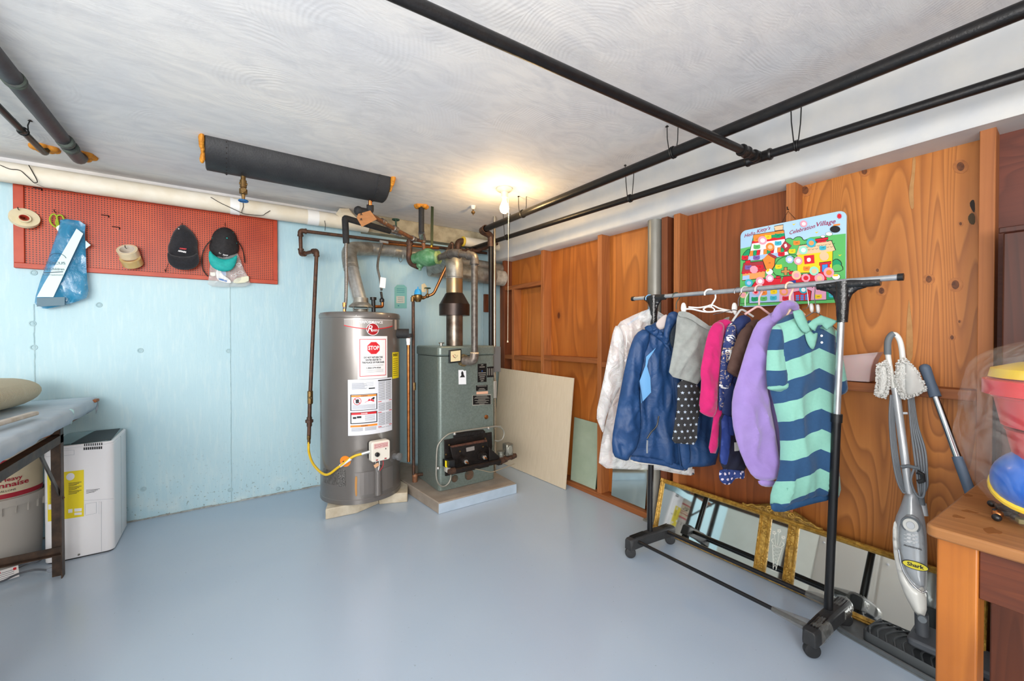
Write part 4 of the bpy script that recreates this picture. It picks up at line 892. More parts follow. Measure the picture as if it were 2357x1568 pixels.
for p in ((445, 320), (1120, 210), (120, 1000)): c = fb(*kc(p)); B().lathe([(.010, -.008), (.012, -.004), (.012, .004), (.010, .008)], FB.w(c[0], c[1], .035), (1, 0, .1) if p[0] > 200 else (0, 0, 1), 12).done('cable_clamp', galvb, t)
pb_('thermostat_box', rc4(375, 870, 500, 1010, 10), .03, .095, black, bev=.003); pb_('thermostat_box_left', rc4(300, 870, 375, 1020, -8), .02, .06, black, bev=.002)
pb_('yellow_sticker', rc4(300, 880, 345, 1010, -8), .06, .0605, mat('label_yellow', 'f2dc1c')); pb_('thermostat_base', rc4(330, 1020, 420, 1120, 0), .03, .07, mat('grey_base', 'b5b2a8', .5), bev=.003)
for p, r in (((780, 1160), .034), ((490, 1235), .022)):
    c = fb(*kc(p)); B().torus(FB.w(c[0], c[1], .004), FB.n, r, .005, 20, 6).prism(ell(c[0], c[1], r, r), 0, .005, FB).done('inspection_cover', mat('rust_cover', '6e5443', .6, .3, c2='4a4a40', sc=40), t)
# ================================================================ leaning panels
def quadslab(name, pts, th, m, label, cat, par=None, bev=.0):
    a, b_, c, d = [V(p) for p in pts]; n = (b_-a).cross(d-a).normalized()*th
    o = B().add([a, b_, c, d, a-n, b_-n, c-n, d-n], [(0, 1, 2, 3), (7, 6, 5, 4), (0, 4, 5, 1), (1, 5, 6, 2), (2, 6, 7, 3), (3, 7, 4, 0)]).done(name, m, par, smooth=False, bev=bev)
    if label: tag(o, label, cat)
    return o
lin_m = mat('linen_laminate', 'dccdb6', .55, c2='cfbfa6', sc=60, st=(1, 2.5, .12), amt=(.3, .75))
quadslab('wall_panel', [(2.155, 3.42, .003), (2.195, 2.40, .003), (2.272, 2.385, .885), (2.262, 3.45, .90)], .008, lin_m, 'large beige laminate board leaning on the studs beside the boiler', 'board')
gg = mat('green_glass', 'a9b8a4', .12, c2='98a894', sc=5, coat=.6)
mirr = N('mirror_glass').fin('e6ebea', .03, 1.)
mirr2 = N('dull_mirror').fin('c8d6d2', .06, 1.)
quadslab('glass_sheet', [(2.31, 2.46, .042), (2.31, 2.19, .042), (2.36, 2.165, .54), (2.36, 2.47, .55)], .005, gg, 'pale green glass sheet leaning between studs beside the beige board', 'glass sheet')
quadslab('mirror_sheet', [(2.335, 2.30, .042), (2.335, 2.152, .042), (2.372, 2.152, .52), (2.372, 2.30, .52)], .004, mirr2, 'narrow unframed mirror strip behind the green glass sheet', 'mirror')
quadslab('mirror_sheet', [(2.318, 2.035, .042), (2.318, 1.74, .042), (2.365, 1.74, .52), (2.365, 2.045, .52)], .005, mirr2, 'unframed mirror pane leaning below the clear raincoat beside the grey column', 'mirror')
t = thing('steel_column', 'grey painted round steel column in front of the wood wall', 'column', (2.30, 1.66, 0))
colm = mat('column_paint', '8a8880', .38, .2, c2='7e7c75', sc=5)
B().cyl((2.305, 1.66, 0), (2.305, 1.66, 1.977), .045, n=32).done('post', colm, t)
B().box(2.25, 2.36, 1.615, 1.705, 0, .012).done('base_plate', colm, t)
# ================================================================ pegboard and what hangs on it
def m_peg():
    n = N('red_pegboard'); v = n.vec(); sp = n.new('ShaderNodeSeparateXYZ'); n.ln(v, sp.inputs[0])
    P = .0133
    fx_ = n.math('SUBTRACT', n.math('FRACT', n.math('MULTIPLY', sp.outputs[0], 1/P)), .5); fz = n.math('SUBTRACT', n.math('FRACT', n.math('MULTIPLY', sp.outputs[1], 1/P)), .5)
    d = n.math('SQRT', n.math('ADD', n.math('MULTIPLY', fx_, fx_), n.math('MULTIPLY', fz, fz)))
    hole = n.ramp(d, (.23, 1.), (.29, 0.))
    col = n.mix(n.ramp(n.noise(v, 4, 4), (.35, 0.), (.7, 1.)), 'b03a16', 'c44e26')
    n.bump(hole, -.6, .003); return n.fin(n.mix(hole, col, '3a1410'), .45)
red_fr = mat('red_frame', 'aa3414', .45, c2='bd451f', sc=10, bump=.15, bsc=30)
fp = Fr((0, WY-.02, 0), (1, 0, 0))
px0, px1, pz0, pz1 = -1.003, .326, 1.617, 2.13
t = thing('pegboard', 'long red perforated hardboard panel with painted frame on the blue wall', 'pegboard', M=Fr((px0, WY-.02, pz0), (1, 0, 0)).M())
o = B().box(0, px1-px0, 0, pz1-pz0, -.02, 0).done('hardboard', m_peg(), t, local=True, smooth=False)
W_, H_ = px1-px0, pz1-pz0
for q in ((0, .042, .030, H_-.03), (W_-.028, W_, .030, H_-.03), (0, W_, 0, .030), (0, W_, H_-.03, H_)): B().box(q[0], q[1], q[2], q[3], 0, .012).done('frame_strip', red_fr, t, local=True, bev=.002)
def pin(px, py, L=.05, up=.012, d=0):
    c = fp.uv(px, py); return B().tube([fp.w(c[0], c[1], -.002), fp.w(c[0]+d, c[1], L), fp.w(c[0]+d, c[1]+up, L+.006)], .0022, 6, fil=.004)
hk = mat('dark_hook', '2a2422', .4, .6)
for px, py in ((243, 496), (268, 523), (88, 434)):
    c = fp.uv(px, py); b = B().tube([fp.w(c[0]-.02, c[1], .003), fp.w(c[0]+.015, c[1], .004), fp.w(c[0]+.015, c[1]-.012, .008)], .0028, 6, fil=.003); b.done('peg_hook', hk, t)
for px, py, l_, L in ((50, 487, 0, .05), (129, 490, 0, .03), (293, 574, 0, .07), (420, 520, 0, .03), (518, 520, 0, .05), (381, 625, 0, .02)): pin(px, py, L).done('peg_hook', hk, t)
# tape rolls
def tape(c, ax, R, r, w_, m, name, label, core=None):
    o = thing(name, label, 'tape roll', c)
    B().lathe([(r, -w_/2), (R-.001, -w_/2), (R, -w_/2+.001), (R, w_/2-.001), (R-.001, w_/2), (r, w_/2)], c, ax, 40, cap=False).lathe([(r, -w_/2), (r, w_/2)], c, ax, 40, cap=False).done('tape', m, o)
    B().lathe([(r, -w_/2-.001), (r, w_/2+.001), (r-.003, w_/2+.001), (r-.003, -w_/2-.001), (r, -w_/2-.001)], c, ax, 40, cap=False).done('core', core or cb, o); return o
ctp = mat('masking_cream', 'e3d8b8', .6, c2='d8caa6', sc=10)
c = fp.uv(57, 501, .03)
tape(fp.w(c[0], c[1]-.005, .035), (.35, -1, .45), .060, .022, .024, ctp, 'masking_tape', 'flat wide roll of cream masking tape hanging at the left edge of the pegboard')
c = fp.uv(56, 504, .05); tape(fp.w(c[0], c[1], .056), (.35, -1, .45), .028, .020, .018, ctp, 'masking_tape', 'small nearly used roll of cream tape hanging in front of the flat wide roll', mat('red_core', 'b03a2a', .5))
clr = mat('packing_tape', 'cdb37c', .2, c2='b99b62', sc=8, coat=.6)
c = fp.uv(295, 581, .06); tape(fp.w(c[0], c[1], .05), (-.2, -.8, .75), .053, .040, .05, mat('packing_tape2', 'd8c8a8', .15, coat=.7), 'packing_tape', 'upper clear packing tape roll hanging on the pegboard', mat('core_white', 'd8d0c4', .6))
c = fp.uv(301, 597, .06); tape(fp.w(c[0], c[1]-.006, .035), (-.2, -.75, .75), .054, .041, .048, clr, 'packing_tape', 'lower tan packing tape roll hanging behind the clear one')
# scissors
k1 = zm(0, 350, .3189); fs = Fr((0, WY-.045, 0), (1, 0, 0))
def S1(*ps): return onp(fs, [k1(p) for p in ps])
t = thing('scissors', 'green and white handled scissors hanging point down on the pegboard', 'scissors', fs.w(*S1((420, 520))[0]))
lime = mat('lime_plastic', '9bb22a', .35)
for pts in (((405, 545), (372, 520), (360, 485), (372, 455), (395, 450), (412, 475), (405, 510), (415, 545)), ((430, 560), (455, 530), (462, 495), (450, 462), (428, 455), (410, 468), (420, 510), (422, 550))):
    q = [fs.w(*p, .0) for p in S1(*pts)]; B().spline(q+[q[0]], .0042, 8, 5).done('handle', lime, t)
B().prism(chaikin(S1((405, 540), (450, 520), (455, 545), (440, 580), (425, 580), (410, 560)), 1), -.004, .004, fs).done('grip', mat('white_grip', 'eef0ec', .4), t)
B().prism(S1((425, 575), (440, 575), (468, 695), (462, 690)), -.0015, .0015, fs).done('blade', galvb, t, smooth=False)
# blue plastic bag with a knife and things inside
def m_film(name, col, alpha, rough=.12, sc=9):
    n = N(name); h = n.noise(n.vec((1, 1, 1)), sc, 5, 1.5); n.bump(h, .8, .02); return n.fin(col, rough, 0., Alpha=alpha, Coat_Weight=.8)
bagb = m_film('blue_film', '1f93c4', .62)
t = thing('blue_bag', 'translucent blue plastic bag with a white strip inside hanging on the pegboard', 'bag', fs.w(*S1((450, 700))[0]))
def fld(A, kx, ky, s): return lambda x, y, d: A*noise.noise(V((x*kx, y*ky, s)))*min(1, d/.02)
fs2 = Fr((0, WY-.06, 0), (1, 0, 0))
puff('film', [fs2.uv(*k1(p)) for p in ((435, 475), (620, 505), (612, 590), (620, 700), (625, 880), (645, 1045), (560, 1080), (400, 1120), (320, 1135), (265, 1110), (246, 1080), (300, 900), (360, 740), (400, 620), (430, 540))], bagb, t, fs2, T=.018, Tb=.012, g=.013, fold=fld(.02, 16, 7, 2))
B().prism([fs2.uv(*k1(p)) for p in ((565, 562), (612, 598), (400, 1050), (282, 1050), (330, 960), (450, 760))], .034, .036, fs2).done('white_strip', mat('pale_strip', 'cfe9ea', .5), t, smooth=False)
B().prism([fs2.uv(*k1(p)) for p in ((282, 1056), (480, 1050), (480, 1110), (280, 1118))], .030, .0335, fs2).done('grey_box', mat('slate', '4d6f80', .5), t, smooth=False)
B().prism([fs2.uv(*k1(p)) for p in ((618, 640), (655, 672), (618, 700))], .0, .002, fs2).done('paper_corner', mat('pale_strip', 'cfe9ea'), t, smooth=False)
FT = lambda fr, c, off, a=0.: (lambda x, y, e: fr.w(c[0]+x*math.cos(a)-y*math.sin(a), c[1]+x*math.sin(a)+y*math.cos(a), off))
navy = mat('bag_ink', '163a4c', .5)
c = fs2.uv(*k1((420, 810))); txt('FOCUS', .022, navy, t, FT(fs2, c, .042, .08), w=.075)
c = fs2.uv(*k1((405, 852))); txt('On Children', .02, navy, t, FT(fs2, c, .042, .08), w=.085)
c = fs2.uv(*k1((400, 893))); txt('Entertainment', .012, navy, t, FT(fs2, c, .042, .08), w=.08)
c = fs2.uv(*k1((425, 770))); B().torus(fs2.w(c[0]+.005, c[1]-.01, .041), fs2.n, .035, .0013, 24, 5, math.pi*1.1, math.pi*1.9).prism([fs2.uv(*k1(p)) for p in ((335, 876), (470, 868), (470, 873), (335, 881))], .039, .041, fs2).done('print', navy, t)
# caps
k2_ = zm(350, 500, .1148)
def C(*ps): return onp(fs, [k2_(p) for p in ps])
felt = mat('black_cap_cloth', '16171c', .95, c2='20222a', sc=90, bump=.2, sheen=.3)
t = thing('baseball_cap', 'plain black baseball cap with red and white lettering on the pegboard', 'cap', fs.w(*C((620, 600))[0]))
cap_o = C((620, 118), (700, 190), (800, 270), (880, 400), (915, 500), (905, 600), (925, 740), (800, 800), (600, 815), (430, 790), (320, 740), (300, 600), (340, 480), (390, 330), (450, 230), (540, 150))
puff('crown', cap_o, felt, t, fs, T=.055, Tb=.02, g=.009, k=.045, fold=fld(.012, 22, 14, 4))
vis = C((305, 690), (400, 760), (600, 795), (800, 780), (915, 700), (945, 830), (940, 920), (860, 1010), (740, 1050), (560, 1050), (430, 1010), (330, 920), (300, 800))
puff('visor', vis, felt, t, fs, T=.02, Tb=.006, g=.009, k=.02, off=.045, tilt=(0, 0))
c = C((548, 262))[0]; B().ball(fs.w(c[0], c[1], .045), .004, 8, 6).done('white_button', paper, t)
c = C((620, 722))[0]; txt('AFFAIRS', .014, paper, t, FT(fs, c, .064, -.12), w=.043, bold=.0007)
c = C((640, 668))[0]; txt('CURRENT', .011, redm, t, FT(fs, c, .0645, -.03), w=.036, bold=.0006)
B().spline([fs.w(*C((330, 930))[0], .01), fs.w(*C((300, 1020))[0], .008), fs.w(*C((275, 1100))[0], .01)], .0015, 5).done('strap', wirem, t)
t = thing('baseball_cap', 'black baseball cap with bright teal visor on the pegboard', 'cap', fs.w(*C((1450, 600))[0]))
felt2 = mat('black_cap_twill', '1b1a1c', .8, c2='29272a', sc=70, bump=.1)
teal = mat('teal_cloth', '0f9c9a', .7, c2='1bb0aa', sc=60)
cr = C((1350, 190), (1480, 175), (1600, 230), (1680, 330), (1720, 470), (1750, 600), (1700, 760), (1560, 850), (1440, 865), (1300, 820), (1180, 700), (1130, 590), (1180, 420), (1230, 280))
puff('crown', cr, felt2, t, fs, T=.06, Tb=.02, g=.009, k=.05)
vs2 = C((1145, 640), (1250, 770), (1420, 850), (1600, 820), (1715, 740), (1700, 880), (1640, 1010), (1560, 1075), (1440, 1090), (1300, 1060), (1180, 980), (1125, 830))
puff('visor', vs2, teal, t, fs, T=.016, Tb=.006, g=.009, k=.015, off=.046)
for q, r in (((1502, 455), .0045), ((1212, 440), .002), ((1352, 255), .002), ((1625, 335), .002), ((1695, 545), .002)):
    c = C(q)[0]; B().ball(fs.w(c[0], c[1], .064 if r > .003 else .045), r, 10, 6, (1, .5, 1)).done('eyelet', teal, t)
c = C((1470, 790))[0]; txt('Dannys', .014, paper, t, FT(fs, c, .0655, .0), w=.03, shear=.3, bold=.0003); 
c = C((1365, 750))[0]; B().torus(fs.w(c[0], c[1], .066), fs.n, .0048, .0011, 16, 5, -1.5, 3.2).done('swash', paper, t)
c = C((1470, 828))[0]; txt('BALLET', .006, paper, t, FT(fs, c, .062, .05), w=.022, sp=1.4)
cord = B().spline([fs.w(*C(p)[0], z) for p, z in (((1180, 480), .03), ((1060, 620), .01), ((1000, 800), .006), ((1000, 960), .006), ((1040, 1090), .006), ((1120, 1190), .008))], .0035, 6, 5)
cord.spline([fs.w(*C(p)[0], z) for p, z in (((1720, 500), .03), ((1800, 620), .012), ((1845, 780), .008), ((1858, 920), .006))], .0035, 6, 5).done('braided_cord', wirem, t)
# clear bag with chargers
f3 = Fr((0, WY-.05, 0), (1, 0, 0))
t = thing('clear_bag', 'clear plastic bag of white chargers and cables below the teal cap', 'bag', f3.w(*f3.uv(525, 640)))
puff('film', [f3.uv(*k2_(p)) for p in ((1190, 700), (1700, 700), (1760, 820), (1840, 1050), (1930, 1200), (1990, 1390), (1500, 1410), (1110, 1390), (1140, 1200), (1160, 950))], m_film('clear_film', 'dfe4e4', .28, .1, 14), t, f3, T=.022, Tb=.012, g=.012, fold=fld(.012, 25, 12, 8))
B().prism(chaikin([f3.uv(*k2_(p)) for p in ((1270, 1060), (1390, 1060), (1400, 1150), (1560, 1250), (1600, 1330), (1480, 1320), (1300, 1270))], 1), .0, .016, f3).done('white_charger', paper, t, bev=.003)
B().prism([f3.uv(*k2_(p)) for p in ((1165, 1110), (1270, 1110), (1275, 1180), (1220, 1190), (1170, 1170))], .002, .014, f3).done('white_plug', cream, t, bev=.002)
B().prism([f3.uv(*k2_(p)) for p in ((1390, 1080), (1480, 1085), (1480, 1180), (1400, 1160))], .003, .012, f3).prism([f3.uv(*k2_(p)) for p in ((1335, 1225), (1500, 1270), (1500, 1305), (1335, 1260))], .016, .0175, f3).done('blue_pack', mat('pack_blue', '3f74b8', .5), t)
B().prism(chaikin([f3.uv(*k2_(p)) for p in ((1640, 1240), (1900, 1180), (1945, 1190), (1940, 1310), (1620, 1340))], 1), .0, .014, f3).done('cream_adapter', mat('adapter_cream', 'dcdcc4', .5), t, bev=.003)
for s_, cc in ((1, (1700, 1150)), (2, (1780, 1110)), (3, (1640, 1180)), (4, (1740, 960))):
    c = f3.uv(*k2_(cc)); r = random.Random(s_)
    B().spline([f3.w(c[0]+(.012+.006*r.random())*math.cos(a*1.1), c[1]+(.007+.004*r.random())*math.sin(a*1.1), .010+.008*r.random()) for a in range(12)], .0012, 5, 4).done('cable', paper, t)
# ================================================================ bench at left
ang = mat('rusty_angle_iron', '3d332d', .55, .5, c2='5f4a3c', sc=18, bump=.3)
t = thing('work_bench', 'old bench with rusty angle iron legs and a pale blue cloth cover', 'bench', (-.70, 3.0, 0))
LX, LY = ZP(150, 1322).x, ZP(150, 1322).y
BT = .83
def angle_iron(p0, p1, w_, a, b_):
    """an L section bar along p0-p1 with flanges towards a and b_"""
    p0, p1, a, b_ = V(p0), V(p1), V(a), V(b_); th = .004; s = []
    for d in ((0, 0), (w_, 0), (w_, th), (th, th), (th, w_), (0, w_)): s.append((a*d[0]+b_*d[1]))
    return B().rings([[p0+q for q in s], [p1+q for q in s]])
angle_iron((LX, LY, 0), (LX, LY, BT-.03), .045, (-1, 0, 0), (0, -1, 0)).done('leg', ang, t)
angle_iron((LX-.62, LY, 0), (LX-.62, LY, BT-.03), .045, (1, 0, 0), (0, -1, 0)).done('leg', ang, t)
angle_iron((LX, 1.86, 0), (LX, 1.86, BT-.03), .045, (-1, 0, 0), (0, 1, 0)).done('leg', ang, t)
angle_iron((LX, LY, .722), (LX, 1.86, .722), .04, (-1, 0, 0), (0, 0, -1)).done('side_rail', ang, t)
angle_iron((LX-.62, LY-.006, .115), (LX, LY-.006, .115), .035, (0, 0, 1), (0, -1, 0)).done('lower_rail', ang, t)
B().bar((LX-.012, LY-.28, .69), (LX-.012, LY-.02, .42), .022, .006, up=(1, 0, 0)).done('brace', mat('grey_angle', '6a6460', .5, .5, c2='4c433c', sc=20), t)
B().ball((LX-.0, LY-.02, .40), .007, 8, 6).done('bolt', ironbrown, t)
B().box(LX-.62, LX+.02, LY-.02, WY-.16, BT-.06, BT-.01).done('cross_beam', mat('dark_timber', '4a3022', .7, c2='6b4530', sc=20), t)
B().box(LX-.6, LX-.03, LY+.05, LY+.075, .70, .745).done('wood_slat', stud_m, t)
B().box(LX-.66, LX+.015, 1.82, 3.47, BT-.012, BT+.006).done('top_board', stud_m, t)
# cloth: drapes over the edge
clothm = mat('blue_sheet', 'b7c8d6', .8, c2='c8d5df', sc=7, bump=.35, bsc=9)
rs = []; cxs = [LX-.68, LX-.4, LX-.2, LX-.02, LX+.03, LX+.037, LX+.035, LX+.028]; czs = [.845, .848, .846, .848, .845, .828, .80, .775]
ny = 70
for j in range(ny+1):
    y = 1.80+1.70*j/ny; row = []
    for i, (x, z) in enumerate(zip(cxs, czs)):
        k = noise.noise(V((x*4, y*3, 2)))*.010 if i < 5 else noise.noise(V((.3, y*9, 2)))*.012
        zz = z+(.4*k if i < 5 else 0)
        if i >= 6: zz += .012*noise.noise(V((y*6, 1, 1)))
        row.append(V((x+(k if i >= 5 else 0), y, zz)))
    rs.append(row)
b = B(); nn = len(cxs)
b.add([p for r in rs for p in r], [(j*nn+i, j*nn+i+1, (j+1)*nn+i+1, (j+1)*nn+i) for j in range(ny) for i in range(nn-1)])
for j in ((ny,)): b.add([rs[ny][i] for i in range(nn)]+[rs[ny][i]+V((0, .004, -.03)) for i in range(nn)], [(i, nn+i, nn+i+1, i+1) for i in range(nn-1)])
o = b.done('cloth_cover', clothm, t, ang=80); sd = o.modifiers.new('s', 'SOLIDIFY'); sd.thickness = .003
puff('tape_scrap', [(0, 0), (.018, .004), (.02, .05), (.03, .055), (.028, .08), (.005, .085), (-.004, .04)], mat('pale_tape', 'a9c8c8', .4), t, Fr(V((LX+.02, LY-.01, .765)), (.8, -.6, 0)), T=.003, g=.008)
B().box(LX-.0, LX+.05, 3.40, 3.47, BT-.005, BT+.012).done('corner_wood', rail_m, t, bev=.004)
# rolled rug
t = thing('rolled_rug', 'rolled ribbed beige rug lying on the blue cloth of the bench', 'rug', (-.95, 2.9, .95))
jute = N('ribbed_rug'); v = jute.vec(); wv = jute.new('ShaderNodeTexWave', bands_direction='Y'); wv.inputs['Scale'].default_value = 28; wv.inputs['Distortion'].default_value = .6; jute.ln(v, wv.inputs[0])
jute.bump(wv.outputs['Fac'], .7, .006); jm = jute.fin(jute.mix(wv.outputs['Fac'], 'c6ba9a', jute.mix(jute.noise(v, 8), 'ece3cc', 'ddd2b6')), .9)
E0 = V((-.94, 3.36, .925)); E1 = V((-1.0, 1.9, .955)); rs = []
for j in range(30):
    f = j/29; c = E0.lerp(E1, f); tp_ = 1-max(0, (.14-f)/.14)**3*.42; rx, rz = .135*tp_, .078*tp_
    rs.append([c+V((rx*math.cos(a)*(1+.04*math.sin(2*a)), 0, rz*math.sin(a)-.0)) for a in [2*math.pi*k/28 for k in range(28)]])
B().rings(rs).done('roll', jm, t, ang=80)
b = B(); sp_ = []
for i in range(60): a = i*.22; r = .012+.0018*i; sp_.append(E0+V((r*1.25*math.cos(a)*.4, .004, r*.75*math.sin(a)*.45)))
b.spline(sp_, .002, 5, 2).done('rolled_edge', mat('rug_edge', '9b8d6c', .9), t)
o = B().bar((LX-.02, 2.72, BT+.045), (LX-.12, 1.9, BT+.05), .03, .018).done('wooden_stick', mat('pale_stick', 'd8cfc4', .6, c2='c7b9a4', sc=30), None, bev=.006); tag(o, 'pale wooden stick lying on the blue cloth in front of the rug', 'stick')
# buckets
t = thing('mayonnaise_bucket', 'large cream food bucket labelled Extra Heavy Mayonnaise nested in another bucket', 'bucket', (-1.0, 3.37, .3))
bcx, bcy = -1.0, 3.37
def cylmap(u, v, z, r=.150): a = u/r+math.radians(-73.5); return V((bcx+(r+z)*math.cos(a), bcy+(r+z)*math.sin(a), v))
bc = mat('bucket_cream', 'd9cdb0', .5, c2='d0c2a2', sc=5)
B().lathe([(.138, .33), (.150, .345), (.152, .62), (.158, .622), (.158, .64), (.15, .642), (.15, .345)], (bcx, bcy, 0), (0, 0, 1), 40, cap=False).done('tub', mat('frosted_tub', 'c9c4ba', .5), t)
def band(z0, z1, m, name, off=.0035):
    n = 48; b = B()
    b.lathe([(.1475+off+.004*((z0-.345)/.27), z0), (.1475+off+.004*((z1-.345)/.27), z1)], (bcx, bcy, 0), (0, 0, 1), 48, cap=False); return b.done(name, m, t)
band(.40, .585, bc, 'label'); redb = mat('label_crimson', 'a3182c', .45); band(.378, .402, redb, 'red_band', .0042); band(.556, .578, redb, 'red_band', .0042)
txt('Extra Heavy', .03, redb, t, lambda x, y, e: cylmap(x+.0, .475+y, .0055), bold=.0005)
txt('Mayonnaise', .036, redb, t, lambda x, y, e: cylmap(x-.0, .447+y, .0055), w=.2, bold=.0008)
txt('NET 4 GALLONS', .014, inkm, t, lambda x, y, e: cylmap(x+.0, .417+y, .0055))
txt('RDLE', .04, inkm, t, lambda x, y, e: cylmap(x-.02, .53+y, .0055), bold=.001)
b = B(); b.add([cylmap(.0+x, .503+y, .0053) for x, y in ell(0, 0, .045, .012, 20)], [tuple(range(20))]); b.done('oval_print', inkm, t)
txt('1825', .014, bc, t, lambda x, y, e: cylmap(x, .503+y, .006))
fr_m = N('frosted_plastic'); frm = fr_m.fin('bdb8b0', .45, 0., Alpha=.86)
t = thing('plastic_bucket', 'frosted translucent bucket standing on the floor under the mayonnaise one', 'bucket', (bcx, bcy, 0))
B().lathe([(.140, .004), (.145, .01), (.158, .33), (.166, .332), (.166, .372), (.160, .374), (.156, .36), (.14, .012)], (bcx, bcy, 0), (0, 0, 1), 40, cap=False).lathe([(.001, .004), (.14, .004)], (bcx, bcy, 0), (0, 0, 1), 40, cap=False).done('tub', frm, t)
for k in range(9):
    a = math.radians(-140+k*17); B().bar((bcx+.158*math.cos(a), bcy+.158*math.sin(a), .29), (bcx+.161*math.cos(a), bcy+.161*math.sin(a), .355), .003, .012, up=(math.cos(a), math.sin(a), 0)).done('rim_rib', frm, t)
B().ball((bcx+.03, bcy-.03, .07), .085, 14, 10, (1, 1, .7)).done('pink_contents', mat('pink_cloth', 'c9929a', .8, c2='c9b6b0', sc=8), t)
# dehumidifier
dx0, dx1, dy0, dy1, dh = -.80, -.528, 3.19, 3.575, .632
wpl = mat('white_appliance', 'f3f3f6', .3, coat=.2)
t = thing('dehumidifier', 'white floor standing dehumidifier with yellow label behind the bench', 'dehumidifier', ((dx0+dx1)/2, (dy0+dy1)/2, 0))
B().prism(rrect(dx0, dy0, dx1, dy1, .03, 5), .006, dh-.02).done('body', wpl, t, bev=.004)
B().prism(rrect(dx0+.006, dy0+.006, dx1-.006, dy1-.006, .028, 5), 0, .008).done('base', black, t)
B().prism(rrect(dx0, dy0, dx1, dy1, .03, 5), dh-.021, dh-.006).done('top_rim', wpl, t, bev=.004)
B().prism(rrect(dx0+.012, dy0+.012, dx1-.012, dy1-.008, .02, 5), dh-.012, dh-.002).done('top_panel', mat('dark_teal_top', '2e4a50', .2, coat=.5), t)
B().prism([(dx1-.17, dy0+.02), (dx1-.012, dy0+.03), (dx1-.03, dy1-.012), (dx1-.14, dy1-.012)], dh-.003, dh+.0).done('grille', mat('grille_dark', '23282c', .5), t)
B().prism([(dx0+.02, dy0+.03), (dx1-.175, dy0+.03), (dx1-.145, dy1-.012), (dx0+.02, dy1-.012)], dh-.003, dh+.0).done('control_panel', mat('control_pane', '6d9098', .15, coat=.6), t)
B().box(dx0-.0, dx1+.001, dy0+.2, dy0+.202, .01, dh-.02).done('side_seam', mat('seam_grey', 'b0c0c4', .5), t)
FD = Fr((0, dy0-.0006, 0), (1, 0, 0)); kd = zm(0, 850, .3509)
def dq(*ps): return [FD.uv(*kd(p)) for p in ps]
ylw = mat('label_yellow', 'f2dc1c')
B().prism(dq((310, 688), (550, 660), (550, 965), (314, 1000)), 0, .0008, FD).done('yellow_label', ylw, t, smooth=False)
b = B()
for i in range(14): b.prism(dq((325, 765+9*i), (372, 760+9*i), (372, 763+9*i), (325, 768+9*i)), .0008, .0012, FD); b.prism(dq((450, 748+9*i), (535-15*(i % 3), 738+9*i), (535-15*(i % 3), 741+9*i), (450, 751+9*i)), .0008, .0012, FD) if i < 9 else 0
for i in range(9): b.prism(dq((548-0+i*14+4, 490+i*-.9), (548+i*14+11, 489-i*.9), (548+i*14+11, 505-i*.9), (548+i*14+4, 506-i*.9)), 0, .0008, FD); b.prism(dq((548+i*14, 514-i*.9), (548+i*14+10, 513-i*.9), (548+i*14+10, 530-i*.9), (548+i*14, 531-i*.9)), 0, .0008, FD)
for i in range(4): b.prism(dq((565, 793+7*i), (655-12*i, 784+7*i), (655-12*i, 786+7*i), (565, 795+7*i)), 0, .0006, FD)
b.done('print', inkm, t)
b = B()
for q in ((317, 888, 355, 922), (488, 915, 537, 935), (488, 942, 537, 958), (448, 920, 476, 944)): b.prism(dq((q[0], q[1]), (q[2], q[1]-4), (q[2], q[3]-4), (q[0], q[3])), .0009, .0014, FD)
c = dq((462, 705))[0]; b.prism(ell(c[0], c[1], .016, .02), .0009, .0014, FD).done('label_box', paper, t)
b = B()
for a_, c_ in (((560, 885), (632, 872)), ((560, 960), (632, 945)), ((650, 868), (650, 950)), ((665, 868), (665, 1195)), ((300, 540), (486, 530)), ((300, 575), (486, 562)), ((486, 530), (486, 562)), ((560, 885), (560, 955)), ((632, 872), (632, 945)), ((290, 880), (745, 850))):
    (x0, y0), (x1, y1) = dq(a_, c_); b.tube([FD.w(x0, y0, .0), FD.w(x1, y1, .0)], .0007, 4)
b.done('panel_seam', mat('seam_light', 'c4c8d0', .5), t)
B().prism(dq((650, 870), (664, 868), (664, 945), (650, 948)), 0, .003, FD).done('latch', wpl, t, bev=.001)
c = dq((518, 1216))[0]; B().cyl(FD.w(c[0], c[1], 0), FD.w(c[0], c[1], .004), .005).done('screw', galv, t)
# cord, plug and tag on the floor
t = thing('power_cord', 'grey power cord with clear plug and white tag on the floor under the bench', 'cord', ZP(80, 1315))
gc_ = mat('cord_grey', '5b6068', .5)
B().spline([ZP(-60, 1350, .02), ZP(0, 1340, .02), ZP(40, 1322, .02), ZP(80, 1312, .018), ZP(112, 1313, .02)], .005, 8).done('cord', gc_, t)
B().spline([ZP(-60, 1330, .012), ZP(20, 1315, .012), ZP(60, 1300, .012), ZP(90, 1292, .012), ZP(100, 1280, .01)], .004, 8).done('cord', gc_, t)
a, c = ZP(110, 1312, .02), ZP(130, 1312, .02); B().lathe([(.007, 0), (.013, .012), (.014, .03), (.010, .034)], a, c-a, 10).done('plug', mat('clear_grey_plug', '8f95a0', .2, coat=.5), t)
n_ = (c-a).normalized(); B().bar(a+n_*.034+V((0, 0, .005)), a+n_*.052+V((0, 0, .005)), .005, .0015).bar(a+n_*.034-V((0, 0, .005)), a+n_*.052-V((0, 0, .005)), .005, .0015).done('prong', galvb, t)
fr = Fr(ZP(18, 1322, .03), (.9, .35, 0), (-.2, .35, .6))
B().box(-.035, .035, -.028, .028, 0, .001, fr.M()).done('tag', paper, t)
b = B()
for i in range(4): b.box(-.028, .02, .012-.009*i, .015-.009*i, .001, .0016, fr.M())
b.done('tag_print', grayink, t); B().box(-.03, -.022, .014, .022, .001, .002, fr.M()).box(.018, .028, .01, .022, .001, .002, fr.M()).done('tag_red_mark', redm, t)
